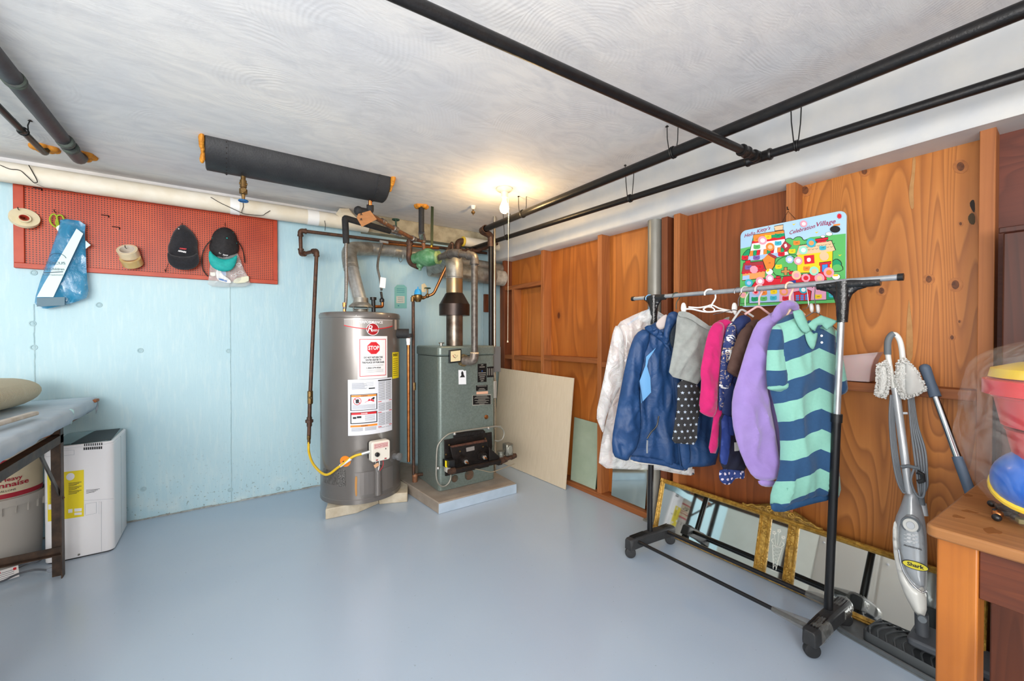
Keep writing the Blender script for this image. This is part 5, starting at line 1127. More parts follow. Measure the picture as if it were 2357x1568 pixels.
# ================================================================ clothes rack
cabm = mat('cream_cabinet', 'd9d5cb', .45)
t = thing('storage_cabinet', 'cream storage cabinet opposite, seen only in the gilt mirror', 'cabinet', (-1.2, 1.0, 0))
B().box(-1.42, -.97, .15, 1.72, 0, .92).done('body', cabm, t, bev=.004)
for k in range(3): B().box(-.972, -.955, .165+.52*k, .665+.52*k, .07, .90).done('door', cabm, t, bev=.004); B().ball((-.945, .62+.52*k, .70), .012, 10, 8).done('knob', chrome, t)
RA, RB = V((1.975, 1.449, .1)), V((2.0, .614, .1))           # post feet
TA, TB = V((1.985, 1.436, 1.437)), V((2.007, .577, 1.425))    # where the posts meet the bar
D_ = (TB-TA).normalized()
BA = XP(1457, 688, 1.98); BE = XP(2073, 638, 2.01); BA.x = (TA-D_*.1).x
t = thing('clothes_rack', 'black and chrome rolling garment rack hung with clothes', 'garment rack', (RA+RB)/2-V((0, 0, .1)))
rackb = mat('rack_black', '1a1a1c', .35, .2)
plast = mat('rack_plastic', '28292b', .55, c2='333436', sc=30, bump=.1)
chr2 = mat('rack_chrome', 'c9ccd0', .25, .7, c2='b4b8bc', sc=20)
B().tube([BA, BE], .0115, 16).done('hanging_bar', chr2, t)
for q in (BA, BE): B().tube([q-D_*.008, q+D_*.008], .0135, 14).done('end_cap', black, t)
for lo, hi in ((RA, TA), (RB, TB)):
    mid = lo.lerp(hi, .60)
    B().tube([lo-V((0, 0, .02)), mid], .0155, 16).done('lower_post', rackb, t)
    B().tube([mid, hi], .0120, 16).done('upper_post', chr2, t)
    B().tube([mid-(hi-lo)*.015, mid+(hi-lo)*.01], .019, 16).done('height_collar', black, t)
wrapm = mat('black_tape_wrap', '141415', .22, c2='232325', sc=90, bump=1., bsc=70, coat=.3)
for q, e in ((TA, .055), (TB, .085)):
    dn = V((0, 0, -1))
    B().tube([q-D_*e, q+D_*e*.3, q+D_*e*1.35], .0175, 14, rf=lambda f: .85+.25*math.sin(f*3.1)).done('tape_wrap', wrapm, t)
    B().tube([q+V((0, 0, .012)), q+dn*.04, q+dn*.10, q+dn*.15], .021, 14, rf=lambda f: 1.25-.4*f).done('tape_wrap', wrapm, t)
    fq = Fr(q, D_, (0, 0, 1)); puff('tape_wrap', [(-e*1.1, .012), (0, .019), (e*1.1, .012), (e, -.014), (.035, -.03), (.02, -.075), (.017, -.14), (-.017, -.14), (-.02, -.075), (-.035, -.03), (-e, -.014)], wrapm, t, fq, T=.013, Tb=.013, g=.006, k=.01, fold=lambda x, y, d: .006*noise.noise(V((x*70+y*40, y*60, 2)))*min(1, d/.006))
def foot(yc, ycB, wrapd):
    x0, x1 = 1.80, 2.155
    b = B(); pr = [(-.028, .05), (.028, .05), (.026, .098), (.018, .106), (-.018, .106), (-.026, .098)]; rs = []
    for x, k, dz in ((x0, .75, -.004), (x0+.015, 1, 0), (1.93, 1, .006), (2.04, 1, .006), (x1-.015, 1, 0), (x1, .75, -.004)):
        y = yc+(ycB-yc)*(x-x0)/(x1-x0); rs.append([V((x, y+a*k, c+dz)) for a, c in pr])
    b.rings(rs).done('foot', plast, t, bev=.003)
    b = B()
    for k in range(4):
        yy = -.015+.01*k
        for a, c in ((x0+.03, 1.93), (2.04, x1-.03)):
            ya_ = yc+(ycB-yc)*(a-x0)/(x1-x0)+yy; yb_ = yc+(ycB-yc)*(c-x0)/(x1-x0)+yy
            b.bar((a, ya_, .109), (c, yb_, .112), .004, .004)
    b.done('foot_rib', black, t)
    for x, y in ((x0+.025, yc), (x1-.02, ycB)):
        B().cyl((x, y, .03), (x, y, .055), .007).done('caster_stem', galv, t)
        B().lathe([(.010, -.011), (.026, -.011), (.0285, -.007), (.0285, .007), (.026, .011), (.016, .0125), (.004, .011)], (x-.008, y-.004, .0287), (-.75, -.66, 0), 26).done('caster_wheel', mat('caster_black', '232426', .5), t)
        B().box(x-.018, x+.010, y-.016, y+.016, .032, .048).done('caster_hood', mat('caster_black', '232426'), t, bev=.006)
foot(1.462, 1.425, 0); foot(.612, .60, 1)
for x, r in ((1.853, .0085), (2.085, .0105)):
    B().tube([V((x, 1.45, .087)), V((x, .61, .087))], r, 12).done('base_bar', rackb, t)
film = m_film('clear_wrap', '8a8a86', .42, .08, 40)
B().tube([V((1.853, .76, .087)), V((1.853, .70, .088)), V((1.853, .63, .09))], .016, 12, rf=lambda f: .7+f*.8).done('plastic_wrap', film, t)
B().tube([V((2.085, .72, .087)), V((2.085, .68, .088)), V((2.085, .62, .09))], .02, 12, rf=lambda f: .7+f*.8).done('plastic_wrap', film, t)
for x0_, x1_ in ((1.84, 1.92), (2.06, 2.15)):
    rs = []
    for i in range(12):
        x = x0_+(x1_-x0_)*i/11; rs.append([V((x, .605+.034*math.cos(a)*(1+.1*noise.noise(V((i*.7, a*3, 1)))), .078+.036*math.sin(a)*(1+.12*noise.noise(V((i*.7, a*3, 4)))))) for a in [2*math.pi*k/20 for k in range(20)]])
    B().rings(rs).done('plastic_wrap', film, t)
# ---------------------------------------------------------------- hangers and clothes
ka = zm(1360, 640, .36994)
def bar_at(px):
    best = None
    for i in range(600):
        p = BA.lerp(BE, i/599); r = ray(px, 660); c = abs(p.x*r.y-p.y*r.x)
        if best is None or c < best[0]: best = (c, p)
    return best[1]
def gframe(px, deg): a = math.radians(deg); return Fr(bar_at(px), (math.cos(a), math.sin(a), 0))
def hanger_(px, deg, m, label, pts=None, r=.0035, hookr=.022, drop=.085, half=.2, sag=.075, name='clothes_hanger', clips=False):
    fr = gframe(px, deg); t = thing(name, label, 'hanger', M=fr.M(), group=None)
    h = [fr.w(hookr*math.cos(a), hookr*math.sin(a)-.0, 0) for a in [math.radians(200-i*24) for i in range(9)]]
    h = [p+fr.v*(.0115+r-hookr+.0) for p in h]
    B().spline(h+[fr.w(.008, -.028, 0), fr.w(0, -.045, 0), fr.w(0, -drop+.01, 0)], r*.8, 7, 4).done('hook', m, t)
    return t, fr
pts_ = None
whp = mat('white_hanger', 'f2f2f0', .3, coat=.3); pinkp = mat('pink_hanger', 'e8b9b6', .35); wire_ = mat('hanger_wire', '9a9a9e', .25, .9); peach = mat('peach_hanger', 'eccbb4', .35); clearp = m_film('clear_hanger', 'e8ecec', .5, .1, 5); bluep = mat('blue_hanger', '7fb3e0', .35); greenw = mat('green_hanger', '1f3d33', .4)
def arms(t, fr, m, l, r_, top, rr=.004, mid=None, bar=False):
    l, r_, top = [fr.uv(*ka(p)) for p in (l, r_, top)]
    b = B().tube([fr.w(*l, 0), fr.w(*top, 0), fr.w(*r_, 0)], rr, 8, fil=.02)
    if bar: b.tube([fr.w(*l, 0), fr.w(*r_, 0)], rr*.8, 8)
    b.done('shoulder_bar', m, t)
def G(name, label, fr, cat_='garment'):
    return thing(name, label, cat_, M=fr.M())
def gp(fr, ps): return onp(fr, [ka(p) for p in ps])
def folds(A, kx, ky, s, seam=.02):
    def f(x, y, d):
        w_ = .03*noise.noise(V((x*6, y*6, s+3)))
        a = noise.noise(V(((x+w_)*kx, y*ky, s))); r = (1-abs(2*noise.noise(V(((x+w_)*kx*1.5, y*ky*1.6, s+9)))))**2
        return min(1, d/seam)*A*(a+.55*(r-.4))
    return f
# raincoat
rain = N('milky_raincoat'); rn = rain.noise(rain.vec((1, 1, .5)), 9, 5, 2); rain.bump(rn, .9, .03); rain_m = rain.fin('ffffff', .22, 0., Alpha=.42, Coat_Weight=1., Subsurface_Weight=.1)
t, fr = hanger_(1503-8, -30, bluep, 'light blue hanger at the far left of the rack holding the raincoat'); arms(t, fr, bluep, (230, 290), (470, 300), (375, 185))
t = G('raincoat', 'translucent white plastic raincoat, leftmost garment on the rack', fr)
puff('body', gp(fr, [(150, 290), (300, 215), (380, 190), (440, 215), (560, 300), (640, 800), (648, 1235), (560, 1220), (500, 1200), (245, 1195), (50, 1185), (62, 1060), (85, 940), (140, 740), (190, 560), (170, 400)]), rain_m, t, fr, T=0.015, g=.014, fold=folds(.03, 12, 3, 1))
puff('sleeve', gp(fr, [(165, 290), (205, 330), (215, 480), (205, 640), (130, 790), (95, 880), (82, 975), (60, 930), (33, 860), (70, 700), (120, 440), (145, 320)]), rain_m, t, fr, T=0.018, g=.012, off=0.019, fold=folds(.02, 14, 6, 3))
puff('hood', gp(fr, [(300, 215), (380, 188), (432, 215), (440, 270), (400, 290), (300, 270)]), rain_m, t, fr, T=0.017, g=.012, off=0.019, fold=folds(.015, 20, 20, 7))
B().spline([fr.w(*fr.uv(*ka(p)), .055) for p in ((195, 330), (200, 380), (198, 430))], .0025, 6).done('drawstring', whp, t)
puff('lower_hem', gp(fr, [(400, 1165), (648, 1180), (650, 1235), (560, 1225), (410, 1195)]), rain_m, t, fr, T=0.014, g=.012, off=-.02, fold=folds(.02, 30, 5, 1))
# blue jacket
t, fr = hanger_(1557, -30, greenw, 'dark green wire hanger holding the blue jacket', r=.003); arms(t, fr, greenw, (440, 330), (700, 300), (555, 205), .003)
t = G('rain_jacket', 'blue zip jacket with light blue chest stripe hanging second from the left', fr)
jb = mat('blue_nylon', '1d4474', .55, c2='193b68', sc=6, bump=.25, bsc=25, wr=7)
lb = mat('light_blue_nylon', '6aa4d6', .5); jd = mat('dark_lining', '2a3642', .7, c2='1e2732', sc=10)
puff('body', gp(fr, [(345, 315), (460, 245), (560, 225), (700, 285), (820, 420), (812, 800), (806, 1160), (720, 1182), (620, 1180), (600, 1205), (520, 1190), (460, 1168), (350, 1155), (245, 1140), (235, 900), (260, 640), (290, 420)]), jb, t, fr, T=0.025, Tb=.03, g=.013, k=.02, fold=folds(.028, 14, 4, 5))
puff('sleeve', gp(fr, [(288, 345), (345, 312), (385, 350), (345, 490), (310, 640), (318, 800), (325, 930), (300, 1060), (252, 1115), (240, 1147), (190, 1135), (145, 1115), (137, 1010), (165, 850), (195, 690), (225, 540), (255, 420)]), jb, t, fr, T=0.030, Tb=.03, g=.012, k=.02, off=0.031, fold=folds(.022, 16, 7, 2))
puff('chest_stripe', gp(fr, [(405, 435), (345, 490), (340, 545), (305, 640), (313, 780), (375, 712), (370, 620), (350, 550), (358, 510)]), lb, t, fr, T=0.004, g=.012, off=0.051, sm=0)
puff('hood_edge', gp(fr, [(340, 300), (400, 288), (430, 320), (470, 350), (500, 430), (515, 500), (480, 440), (440, 385), (385, 350), (345, 325)]), jb, t, fr, T=0.022, g=.01, off=0.034, k=.02, fold=folds(.03, 60, 60, 4, .008))
puff('inner_collar', gp(fr, [(408, 275), (470, 222), (482, 240), (478, 300), (440, 325), (415, 310)]), mat('pinkish_lining', 'c9bcb8', .8), t, fr, T=0.014, g=.01, off=0.028)
puff('collar', gp(fr, [(482, 225), (515, 205), (550, 215), (548, 260), (520, 300), (500, 340), (490, 400), (475, 420), (455, 360), (468, 290)]), jb, t, fr, T=0.017, g=.01, off=0.043, k=.02, fold=folds(.012, 40, 40, 8, .01))
puff('lining', gp(fr, [(505, 240), (560, 225), (560, 470), (510, 440), (492, 380)]), jd, t, fr, T=0.012, g=.012, off=0.037)
a = fr.uv(*ka((515, 345))); B().prism([(a[0]-.012, a[1]-.018), (a[0]+.012, a[1]-.018), (a[0]+.012, a[1]+.018), (a[0]-.012, a[1]+.018)], .076, .078, fr).done('care_label', inkm, t)
def line3(pts, off, r, m, name, par, f=None): 
    ff = f or fr; B().spline([ff.w(*ff.uv(*ka(p), off), off) for p in pts], r, 6, 5).done(name, m, par)
line3([(475, 430), (500, 520), (515, 650), (520, 800), (540, 1000), (560, 1190)], .085, .003, mat('navy_seam', '17375f', .5), 'front_seam', t); line3([(300, 640), (318, 760), (322, 900), (300, 1060)], .075, .0025, mat('navy_seam', '17375f'), 'side_seam', t)
line3([(350, 1000), (375, 960), (410, 920), (422, 860)], .088, .004, black, 'pocket_zipper', t); line3([(352, 1010), (350, 1050), (350, 1090)], .092, .0045, mat('zip_pull', '8a8f96', .4), 'zip_pull', t)
for p in ((540, 1167), (590, 1190)): a = fr.uv(*ka(p)); B().lathe([(.006, 0), (.005, .003)], fr.w(*a, .075), fr.n, 12).done('snap', chrome, t)
puff('hem', gp(fr, [(250, 1105), (460, 1135), (560, 1165), (610, 1185), (600, 1205), (520, 1192), (460, 1170), (250, 1142)]), jb, t, fr, T=0.014, g=.011, off=0.025, fold=folds(.01, 30, 10, 4))
puff('storm_flap', gp(fr, [(520, 500), (548, 500), (575, 760), (625, 1060), (622, 1175), (580, 1200), (560, 1100), (535, 850)]), jb, t, fr, T=0.012, g=.012, off=0.045)
t = thing('white_liner', 'strip of white cloth showing under the blue jacket hem', 'cloth', fr.w(*fr.uv(*ka((350, 1160))), -.05)); puff('cloth', gp(fr, [(245, 1120), (460, 1140), (470, 1172), (380, 1165), (250, 1150)]), mat('white_cloth', 'd8d2c8', .8), t, fr, T=0.010, g=.012, off=-.04)
# white clip hanger + grey garment + star leggings
fr = gframe(1628, -28); t = thing('clothes_hanger', 'white plastic hanger with end clips holding the grey skirt', 'hanger', M=fr.M())
def hs(ps): return [fr.w(*fr.uv(*ka(p)), .012) for p in ps]
B().spline(hs([(700, 110), (700, 92), (715, 76), (740, 74), (752, 90), (765, 105), (765, 130), (745, 165), (740, 180)]), .0042, 8, 5).done('hook', whp, t)
B().spline(hs([(565, 195), (620, 195), (690, 210), (740, 212), (800, 205), (870, 215)]), .0045, 8).spline(hs([(600, 182), (660, 186), (710, 178), (745, 170), (790, 190), (860, 205)]), .0040, 8).spline(hs([(690, 195), (715, 182), (745, 185), (760, 200), (745, 212), (710, 210), (690, 195)]), .0035, 8).done('shoulder_bar', whp, t)
for x in (570, 885): puff('clip', [fr.uv(*ka(p)) for p in ((x-15, 190), (x-8, 155), (x+12, 155), (x+22, 190), (x+10, 240), (x-10, 210))], whp, t, fr, T=0.010, g=.007, k=.01, off=0.007)
gry = mat('heather_grey', '8f9490', .9, c2='9ca09c', sc=40, bump=.2, bsc=120, wr=5, sheen=.3)
t = G('grey_skirt', 'heather grey stretch skirt clipped to the white plastic hanger', fr)
puff('cloth', gp(fr, [(545, 210), (575, 208), (620, 220), (700, 275), (745, 305), (800, 275), (870, 235), (865, 262), (800, 300), (740, 330), (715, 480), (690, 672), (600, 640), (488, 610), (505, 520), (530, 380)]), gry, t, fr, T=0.015, g=.012, off=0.019, fold=folds(.028, 9, 5, 11))
puff('waistband', gp(fr, [(547, 210), (575, 206), (625, 218), (700, 270), (745, 302), (742, 328), (690, 302), (615, 248), (545, 240)]), gry, t, fr, T=0.008, g=.01, off=0.034)
def star_m():
    n = N('star_print'); v = n.vec((31, 31, 31)); sp = n.new('ShaderNodeSeparateXYZ'); n.ln(v, sp.inputs[0])
    row = n.math('FLOOR', sp.outputs[1]); odd = n.math('MULTIPLY', n.math('MODULO', n.math('ABSOLUTE', row), 2.), .5)
    x = n.math('SUBTRACT', n.math('FRACT', n.math('ADD', sp.outputs[0], odd)), .5); y = n.math('SUBTRACT', n.math('FRACT', sp.outputs[1]), .5)
    r = n.math('SQRT', n.math('ADD', n.math('MULTIPLY', x, x), n.math('MULTIPLY', y, y))); th = n.math('ARCTAN2', x, y)
    lim = n.math('MULTIPLY_ADD', n.math('COSINE', n.math('MULTIPLY', th, 5.)), .07, .16)
    k = n.math('LESS_THAN', r, lim); return n.fin(n.mix(k, '2b2b2d', 'b9c6d6'), .85)
t = G('star_leggings', 'black leggings printed with pale stars hanging below the grey skirt', fr)
starm = star_m()
puff('cloth', gp(fr, [(545, 620), (690, 660), (688, 820), (668, 900), (665, 1042), (590, 1035), (508, 1030), (520, 950), (532, 880), (545, 780)]), starm, t, fr, T=0.014, g=.012, off=0.014, fold=folds(.012, 14, 5, 3))
# pink top
t, fr = hanger_(1700, -24, wire_, 'thin metal wire hanger holding the hot pink top', r=.0022); arms(t, fr, wire_, (762, 228), (990, 250), (900, 195), .002)
pk = mat('hot_pink', 'c41066', .85, c2='b40c5e', sc=20, bump=.25, bsc=60, wr=5, sheen=.3)
t = G('pink_top', 'hot pink long sleeved top between the grey skirt and the floral blouse', fr)
puff('body', gp(fr, [(775, 285), (820, 257), (880, 258), (920, 330), (900, 600), (830, 860), (805, 900), (800, 1097), (738, 1092), (760, 960), (775, 860), (765, 600)]), pk, t, fr, T=0.017, g=.012, fold=folds(.02, 16, 5, 6))
puff('sleeve', gp(fr, [(765, 292), (800, 268), (838, 285), (842, 340), (820, 480), (808, 640), (800, 800), (778, 868), (735, 862), (680, 832), (700, 650), (690, 590), (712, 470), (738, 350)]), pk, t, fr, T=0.019, g=.011, k=.02, off=0.019, fold=folds(.02, 18, 7, 3))
puff('cuff', gp(fr, [(680, 832), (705, 815), (745, 825), (780, 840), (776, 870), (735, 866)]), pk, t, fr, T=0.019, g=.008, k=.015, off=0.022)
# floral navy blouse, navy skirt, dotted
def floral():
    n = N('floral_navy'); v = n.vec((1, 1, 1)); vo = n.new('ShaderNodeTexVoronoi'); vo.inputs['Scale'].default_value = 13; vo.feature = 'DISTANCE_TO_EDGE'; n.ln(v, vo.inputs['Vector'])
    w_ = n.noise(v, 26, 3, 2.2); w2 = n.noise(n.vec((1, 1, 1), loc=(4, 4, 4)), 17, 2, 1.6)
    c = n.mix(n.ramp(w_, (.56, 0.), (.58, 1.)), '1d2f66', 'b7a28e'); c = n.mix(n.ramp(w2, (.60, 0.), (.62, 1.)), c, 'e4e4e2'); return n.fin(c, .7)
t, fr = hanger_(1716, -24, clearp, 'clear plastic hanger holding the floral navy blouse'); arms(t, fr, clearp, (880, 270), (1010, 240), (935, 190), .005)
t = G('floral_blouse', 'navy blouse with beige and white floral print beside the hot pink top', fr)
nv = mat('navy_cloth', '1c2c5e', .75, c2='182552', sc=15, bump=.2, wr=5)
puff('body', gp(fr, [(880, 285), (915, 248), (960, 225), (1010, 255), (1030, 400), (960, 640), (930, 860), (860, 865), (820, 840), (830, 600)]), nv, t, fr, T=0.014, g=.012, fold=folds(.02, 20, 6, 4))
puff('sleeve', gp(fr, [(860, 290), (900, 275), (920, 330), (912, 460), (925, 560), (890, 640), (850, 740), (825, 830), (803, 825), (808, 680), (818, 520), (838, 380)]), floral(), t, fr, T=0.017, g=.011, k=.02, off=0.017, fold=folds(.02, 22, 10, 8))
puff('lower_front', gp(fr, [(835, 700), (905, 640), (912, 760), (890, 868), (850, 858), (818, 835)]), nv, t, fr, T=0.014, g=.011, off=0.019)
t = G('navy_skirt', 'dark navy skirt with a bright blue hanging sash below the floral blouse', fr)
puff('cloth', gp(fr, [(812, 832), (900, 850), (925, 980), (960, 1090), (982, 1205), (900, 1198), (808, 1190), (808, 1000)]), mat('dark_navy', '17182c', .8, c2='20223c', sc=9), t, fr, T=0.014, g=.012, off=-.005, fold=folds(.02, 16, 5, 1))
puff('sash', gp(fr, [(820, 850), (886, 862), (880, 1010), (860, 1130), (848, 1172), (808, 1150), (820, 1000)]), mat('royal_blue', '20387f', .7, c2='1b3070', sc=9), t, fr, T=0.012, g=.011, off=0.017, fold=folds(.012, 30, 8, 2))
puff('sash_end', gp(fr, [(860, 862), (895, 870), (900, 985), (862, 978)]), mat('royal_blue', '20387f'), t, fr, T=0.010, g=.011, off=0.022)
puff('size_label', gp(fr, [(895, 1025), (920, 1022), (922, 1075), (896, 1078)]), mat('pale_label', 'c9c9c4', .6), t, fr, T=0.002, g=.01, off=0.019, sm=0)
def dots():
    n = N('dotted_navy'); v = n.vec((40, 40, 40)); sp = n.new('ShaderNodeSeparateXYZ'); n.ln(v, sp.inputs[0])
    odd = n.math('MULTIPLY', n.math('MODULO', n.math('ABSOLUTE', n.math('FLOOR', sp.outputs[1])), 2.), .5)
    x = n.math('SUBTRACT', n.math('FRACT', n.math('ADD', sp.outputs[0], odd)), .5); y = n.math('SUBTRACT', n.math('FRACT', sp.outputs[1]), .5)
    r = n.math('SQRT', n.math('ADD', n.math('MULTIPLY', x, x), n.math('MULTIPLY', y, y))); return n.fin(n.mix(n.math('LESS_THAN', r, .24), '22356f', 'cfc4d4'), .8)
t = G('dotted_cloth', 'navy cloth with white dots showing below the dark navy skirt', fr)
puff('cloth', gp(fr, [(812, 1185), (962, 1195), (965, 1240), (955, 1258), (925, 1248), (900, 1255), (878, 1290), (835, 1290), (805, 1255)]), dots(), t, fr, T=0.015, g=.01, off=-.01, fold=folds(.03, 40, 4, 2, .01))
# brown tee
t, fr = hanger_(1740+8, -24, pinkp, 'pink plastic hanger holding the brown t-shirt', r=.0048); arms(t, fr, pinkp, (960, 225), (1120, 232), (1042, 172), .005)
t = G('brown_shirt', 'short sleeved brown t-shirt between the floral blouse and the lavender sweater', fr)
br = mat('brown_jersey', '4a322a', .85, c2='4f372f', sc=15, bump=.2, bsc=80, wr=5)
puff('body', gp(fr, [(960, 300), (1030, 253), (1080, 270), (1110, 420), (1060, 640), (985, 640), (970, 560), (960, 420)]), br, t, fr, T=0.015, g=.012, fold=folds(.018, 16, 6, 6))
puff('sleeve', gp(fr, [(935, 335), (985, 292), (1022, 300), (1025, 400), (985, 520), (962, 560), (948, 632), (900, 608), (855, 582), (872, 520), (900, 430)]), br, t, fr, T=0.018, g=.011, k=.02, off=0.017, fold=folds(.014, 18, 10, 3))
puff('cuff', gp(fr, [(855, 580), (868, 556), (910, 578), (955, 605), (948, 635), (900, 610)]), br, t, fr, T=0.018, g=.008, k=.014, off=0.020)
# lavender sweater
t, fr = hanger_(1818, -28, peach, 'peach plastic hanger holding the lavender sweatshirt', r=.0048, hookr=.02); arms(t, fr, peach, (1180, 290), (1330, 230), (1262, 165), .005)
t = G('lavender_sweatshirt', 'fleecy lavender sweatshirt hanging behind the striped polo shirt', fr)
lv = mat('lavender_fleece', '9078b8', .95, c2='9a83c2', sc=10, bump=.2, bsc=120, wr=5, sheen=.5)
puff('body', gp(fr, [(1045, 290), (1150, 200), (1240, 175), (1310, 215), (1400, 400), (1400, 900), (1380, 1180), (1200, 1180), (1110, 1100), (1060, 700)]), lv, t, fr, T=0.017, g=.015, off=-.03, fold=folds(.02, 9, 4, 6))
puff('sleeve', gp(fr, [(1045, 285), (1100, 240), (1160, 225), (1190, 290), (1130, 420), (1110, 600), (1122, 740), (1160, 930), (1190, 1100), (1192, 1230), (1165, 1270), (1060, 1272), (1000, 1215), (930, 1050), (895, 890), (897, 740), (940, 600), (990, 430)]), lv, t, fr, T=0.030, g=.013, k=.02, off=.0, fold=folds(.028, 8, 5, 3))
puff('cuff', gp(fr, [(1050, 1262), (1165, 1262), (1160, 1300), (1110, 1308), (1062, 1296)]), lv, t, fr, T=0.019, g=.009, k=.015, off=0.006)
puff('collar', gp(fr, [(1150, 200), (1175, 165), (1225, 135), (1280, 140), (1310, 170), (1308, 205), (1270, 200), (1250, 185), (1225, 230), (1190, 280), (1155, 290), (1130, 250)]), lv, t, fr, T=0.019, g=.010, k=.025, off=0.012, fold=folds(.015, 20, 20, 5, .01))
# polo
fr = gframe(1866, -36)
t = thing('clothes_hanger', 'silver wire hanger with clear clips holding the striped polo shirt', 'hanger', M=fr.M())
def hs2(ps): return [fr.w(*fr.uv(*ka(p)), 0.) for p in ps]
B().spline(hs2([(1378, 62), (1380, 45), (1390, 42), (1395, 60), (1392, 120), (1398, 165), (1405, 215)]), .0016, 6, 4).done('hook', wire_, t)
B().tube(hs2([(1235, 300), (1400, 205), (1530, 320)]), .002, 6, fil=.02).done('shoulder_bar', wire_, t)
for x, y in ((1380, 185), (1420, 190)): puff('clip', gp(fr, [(x-16, y-25), (x+5, y-28), (x+12, y), (x+8, y+30), (x-10, y+28)]), clearp, t, fr, T=0.008, g=.007, k=.01, off=.0)
fw = gframe(1852, -20); B().spline([fw.w(*fw.uv(*ka(p)), 0) for p in ((1325, 60), (1326, 42), (1334, 38), (1340, 55), (1350, 120), (1352, 180), (1320, 195))], .0018, 6, 4).done('spare_hook', wire_, t)
fr.o = fr.o+V((-.01, -.01, 0))
t = G('polo_shirt', 'mint and navy wide striped polo shirt, rightmost garment on the rack', fr)
uvc = fr.uv(*ka((1390, 555))); uv2 = fr.uv(*ka((1390, 1045))); uv3 = fr.uv(*ka((1220, 640))); per = (uvc[1]-uv2[1])/2; slope = (uvc[1]-uv3[1])/abs(uvc[0]-uv3[0])
def stripe(name, x0, va, per, slope, off=0.):
    n = N(name); sp = n.new('ShaderNodeSeparateXYZ'); wv = n.noise(n.vec(), 6, 2); n.ln(n.vec(), sp.inputs[0])
    a = n.math('MULTIPLY', n.math('ABSOLUTE', n.math('SUBTRACT', sp.outputs[0], x0)), slope)
    y = n.math('ADD', n.math('ADD', sp.outputs[1], a), n.math('MULTIPLY', n.math('SUBTRACT', wv, .5), .02))
    f = n.math('FRACT', n.math('DIVIDE', n.math('SUBTRACT', va+50*per, y), per))
    k = n.math('LESS_THAN', f, .5); vv = n.noise(n.vec(), 90, 2)
    c = n.mix(k, n.mix(vv, '7cb6a6', '88c0b0'), n.mix(vv, '1a4269', '214c75')); n.bump(n.noise(n.vec((1, .3, 1)), 150, 2), .15, .002); return n.fin(c, .85, 0., Sheen_Weight=.2)
sm_ = stripe('polo_stripes', uvc[0], uvc[1], per, slope*.85); mint = mat('mint_jersey', '80b9a9', .85, c2='78b0a1', sc=30); nav2 = mat('polo_navy', '1a4269', .85, c2='214c75', sc=30)
puff('body', gp(fr, [(1150, 292), (1262, 212), (1330, 235), (1400, 300), (1445, 238), (1530, 290), (1545, 400), (1535, 700), (1540, 950), (1562, 1180), (1578, 1375), (1510, 1375), (1395, 1385), (1250, 1440), (1200, 1455), (1130, 1452), (1135, 1330), (1190, 1235), (1198, 1000), (1165, 830), (1125, 690), (1120, 450)]), sm_, t, fr, T=0.028, g=.012, k=.02, off=0., fold=folds(.028, 13, 2.2, 2.5, .03))
sv = stripe('polo_sleeve_stripes', -.3, fr.uv(*ka((1160, 572)))[1], per*1.02, 0.)
puff('sleeve', gp(fr, [(1152, 290), (1200, 300), (1225, 420), (1240, 560), (1247, 650), (1232, 712), (1150, 708), (1110, 690), (1103, 600), (1108, 460), (1128, 345)]), sv, t, fr, T=0.022, g=.011, k=.02, off=0.022, fold=folds(.012, 16, 8, 5))
puff('cuff', gp(fr, [(1110, 675), (1240, 640), (1247, 668), (1235, 700), (1170, 708), (1112, 698)]), mint, t, fr, T=0.022, g=.008, k=.012, off=0.025, sm=1)
puff('sleeve', gp(fr, [(1528, 300), (1555, 380), (1580, 500), (1612, 680), (1605, 715), (1560, 735), (1535, 700), (1525, 500)]), stripe('polo_sleeve_stripes_right', .3, fr.uv(*ka((1560, 590)))[1], per, .2), t, fr, T=0.017, g=.011, k=.02, off=-.01)
puff('neck_inside', gp(fr, [(1345, 262), (1395, 268), (1438, 245), (1450, 290), (1410, 325), (1365, 320)]), mat('neck_navy', '27405f', .8), t, fr, T=.004, g=.01, off=.052)
puff('collar', gp(fr, [(1262, 208), (1300, 196), (1320, 205), (1342, 252), (1370, 328), (1347, 345), (1322, 335), (1296, 300), (1272, 250)]), mint, t, fr, T=.007, g=.008, k=.006, off=.058, sm=0)
puff('collar', gp(fr, [(1350, 290), (1388, 258), (1436, 232), (1490, 250), (1538, 268), (1505, 300), (1472, 324), (1442, 292), (1415, 296), (1398, 330), (1376, 318)]), mint, t, fr, T=.007, g=.008, k=.006, off=.058, sm=0)
puff('placket', gp(fr, [(1335, 335), (1372, 325), (1392, 350), (1405, 340), (1420, 345), (1398, 440), (1378, 445), (1350, 400)]), mint, t, fr, T=0.010, g=.009, k=.01, off=.050)
for p in ((1357, 360), (1358, 400)): a = fr.uv(*ka(p)); B().lathe([(.005, 0), (.004, .002)], fr.w(*a, .071), fr.n, 12).done('button', paper, t)
puff('front_hem', gp(fr, [(1250, 1350), (1400, 1310), (1398, 1330), (1330, 1360), (1255, 1375)]), nav2, t, fr, T=0.006, g=.01, off=0.032)
puff('back_hem', gp(fr, [(1130, 1405), (1200, 1412), (1280, 1398), (1400, 1365), (1500, 1355), (1500, 1385), (1380, 1410), (1250, 1448), (1195, 1462), (1130, 1456)]), nav2, t, fr, T=0.012, g=.01, off=0.028)
puff('side_vent', gp(fr, [(1218, 1310), (1230, 1305), (1255, 1350), (1248, 1365), (1232, 1340)]), mint, t, fr, T=0.004, g=.008, off=0.036)
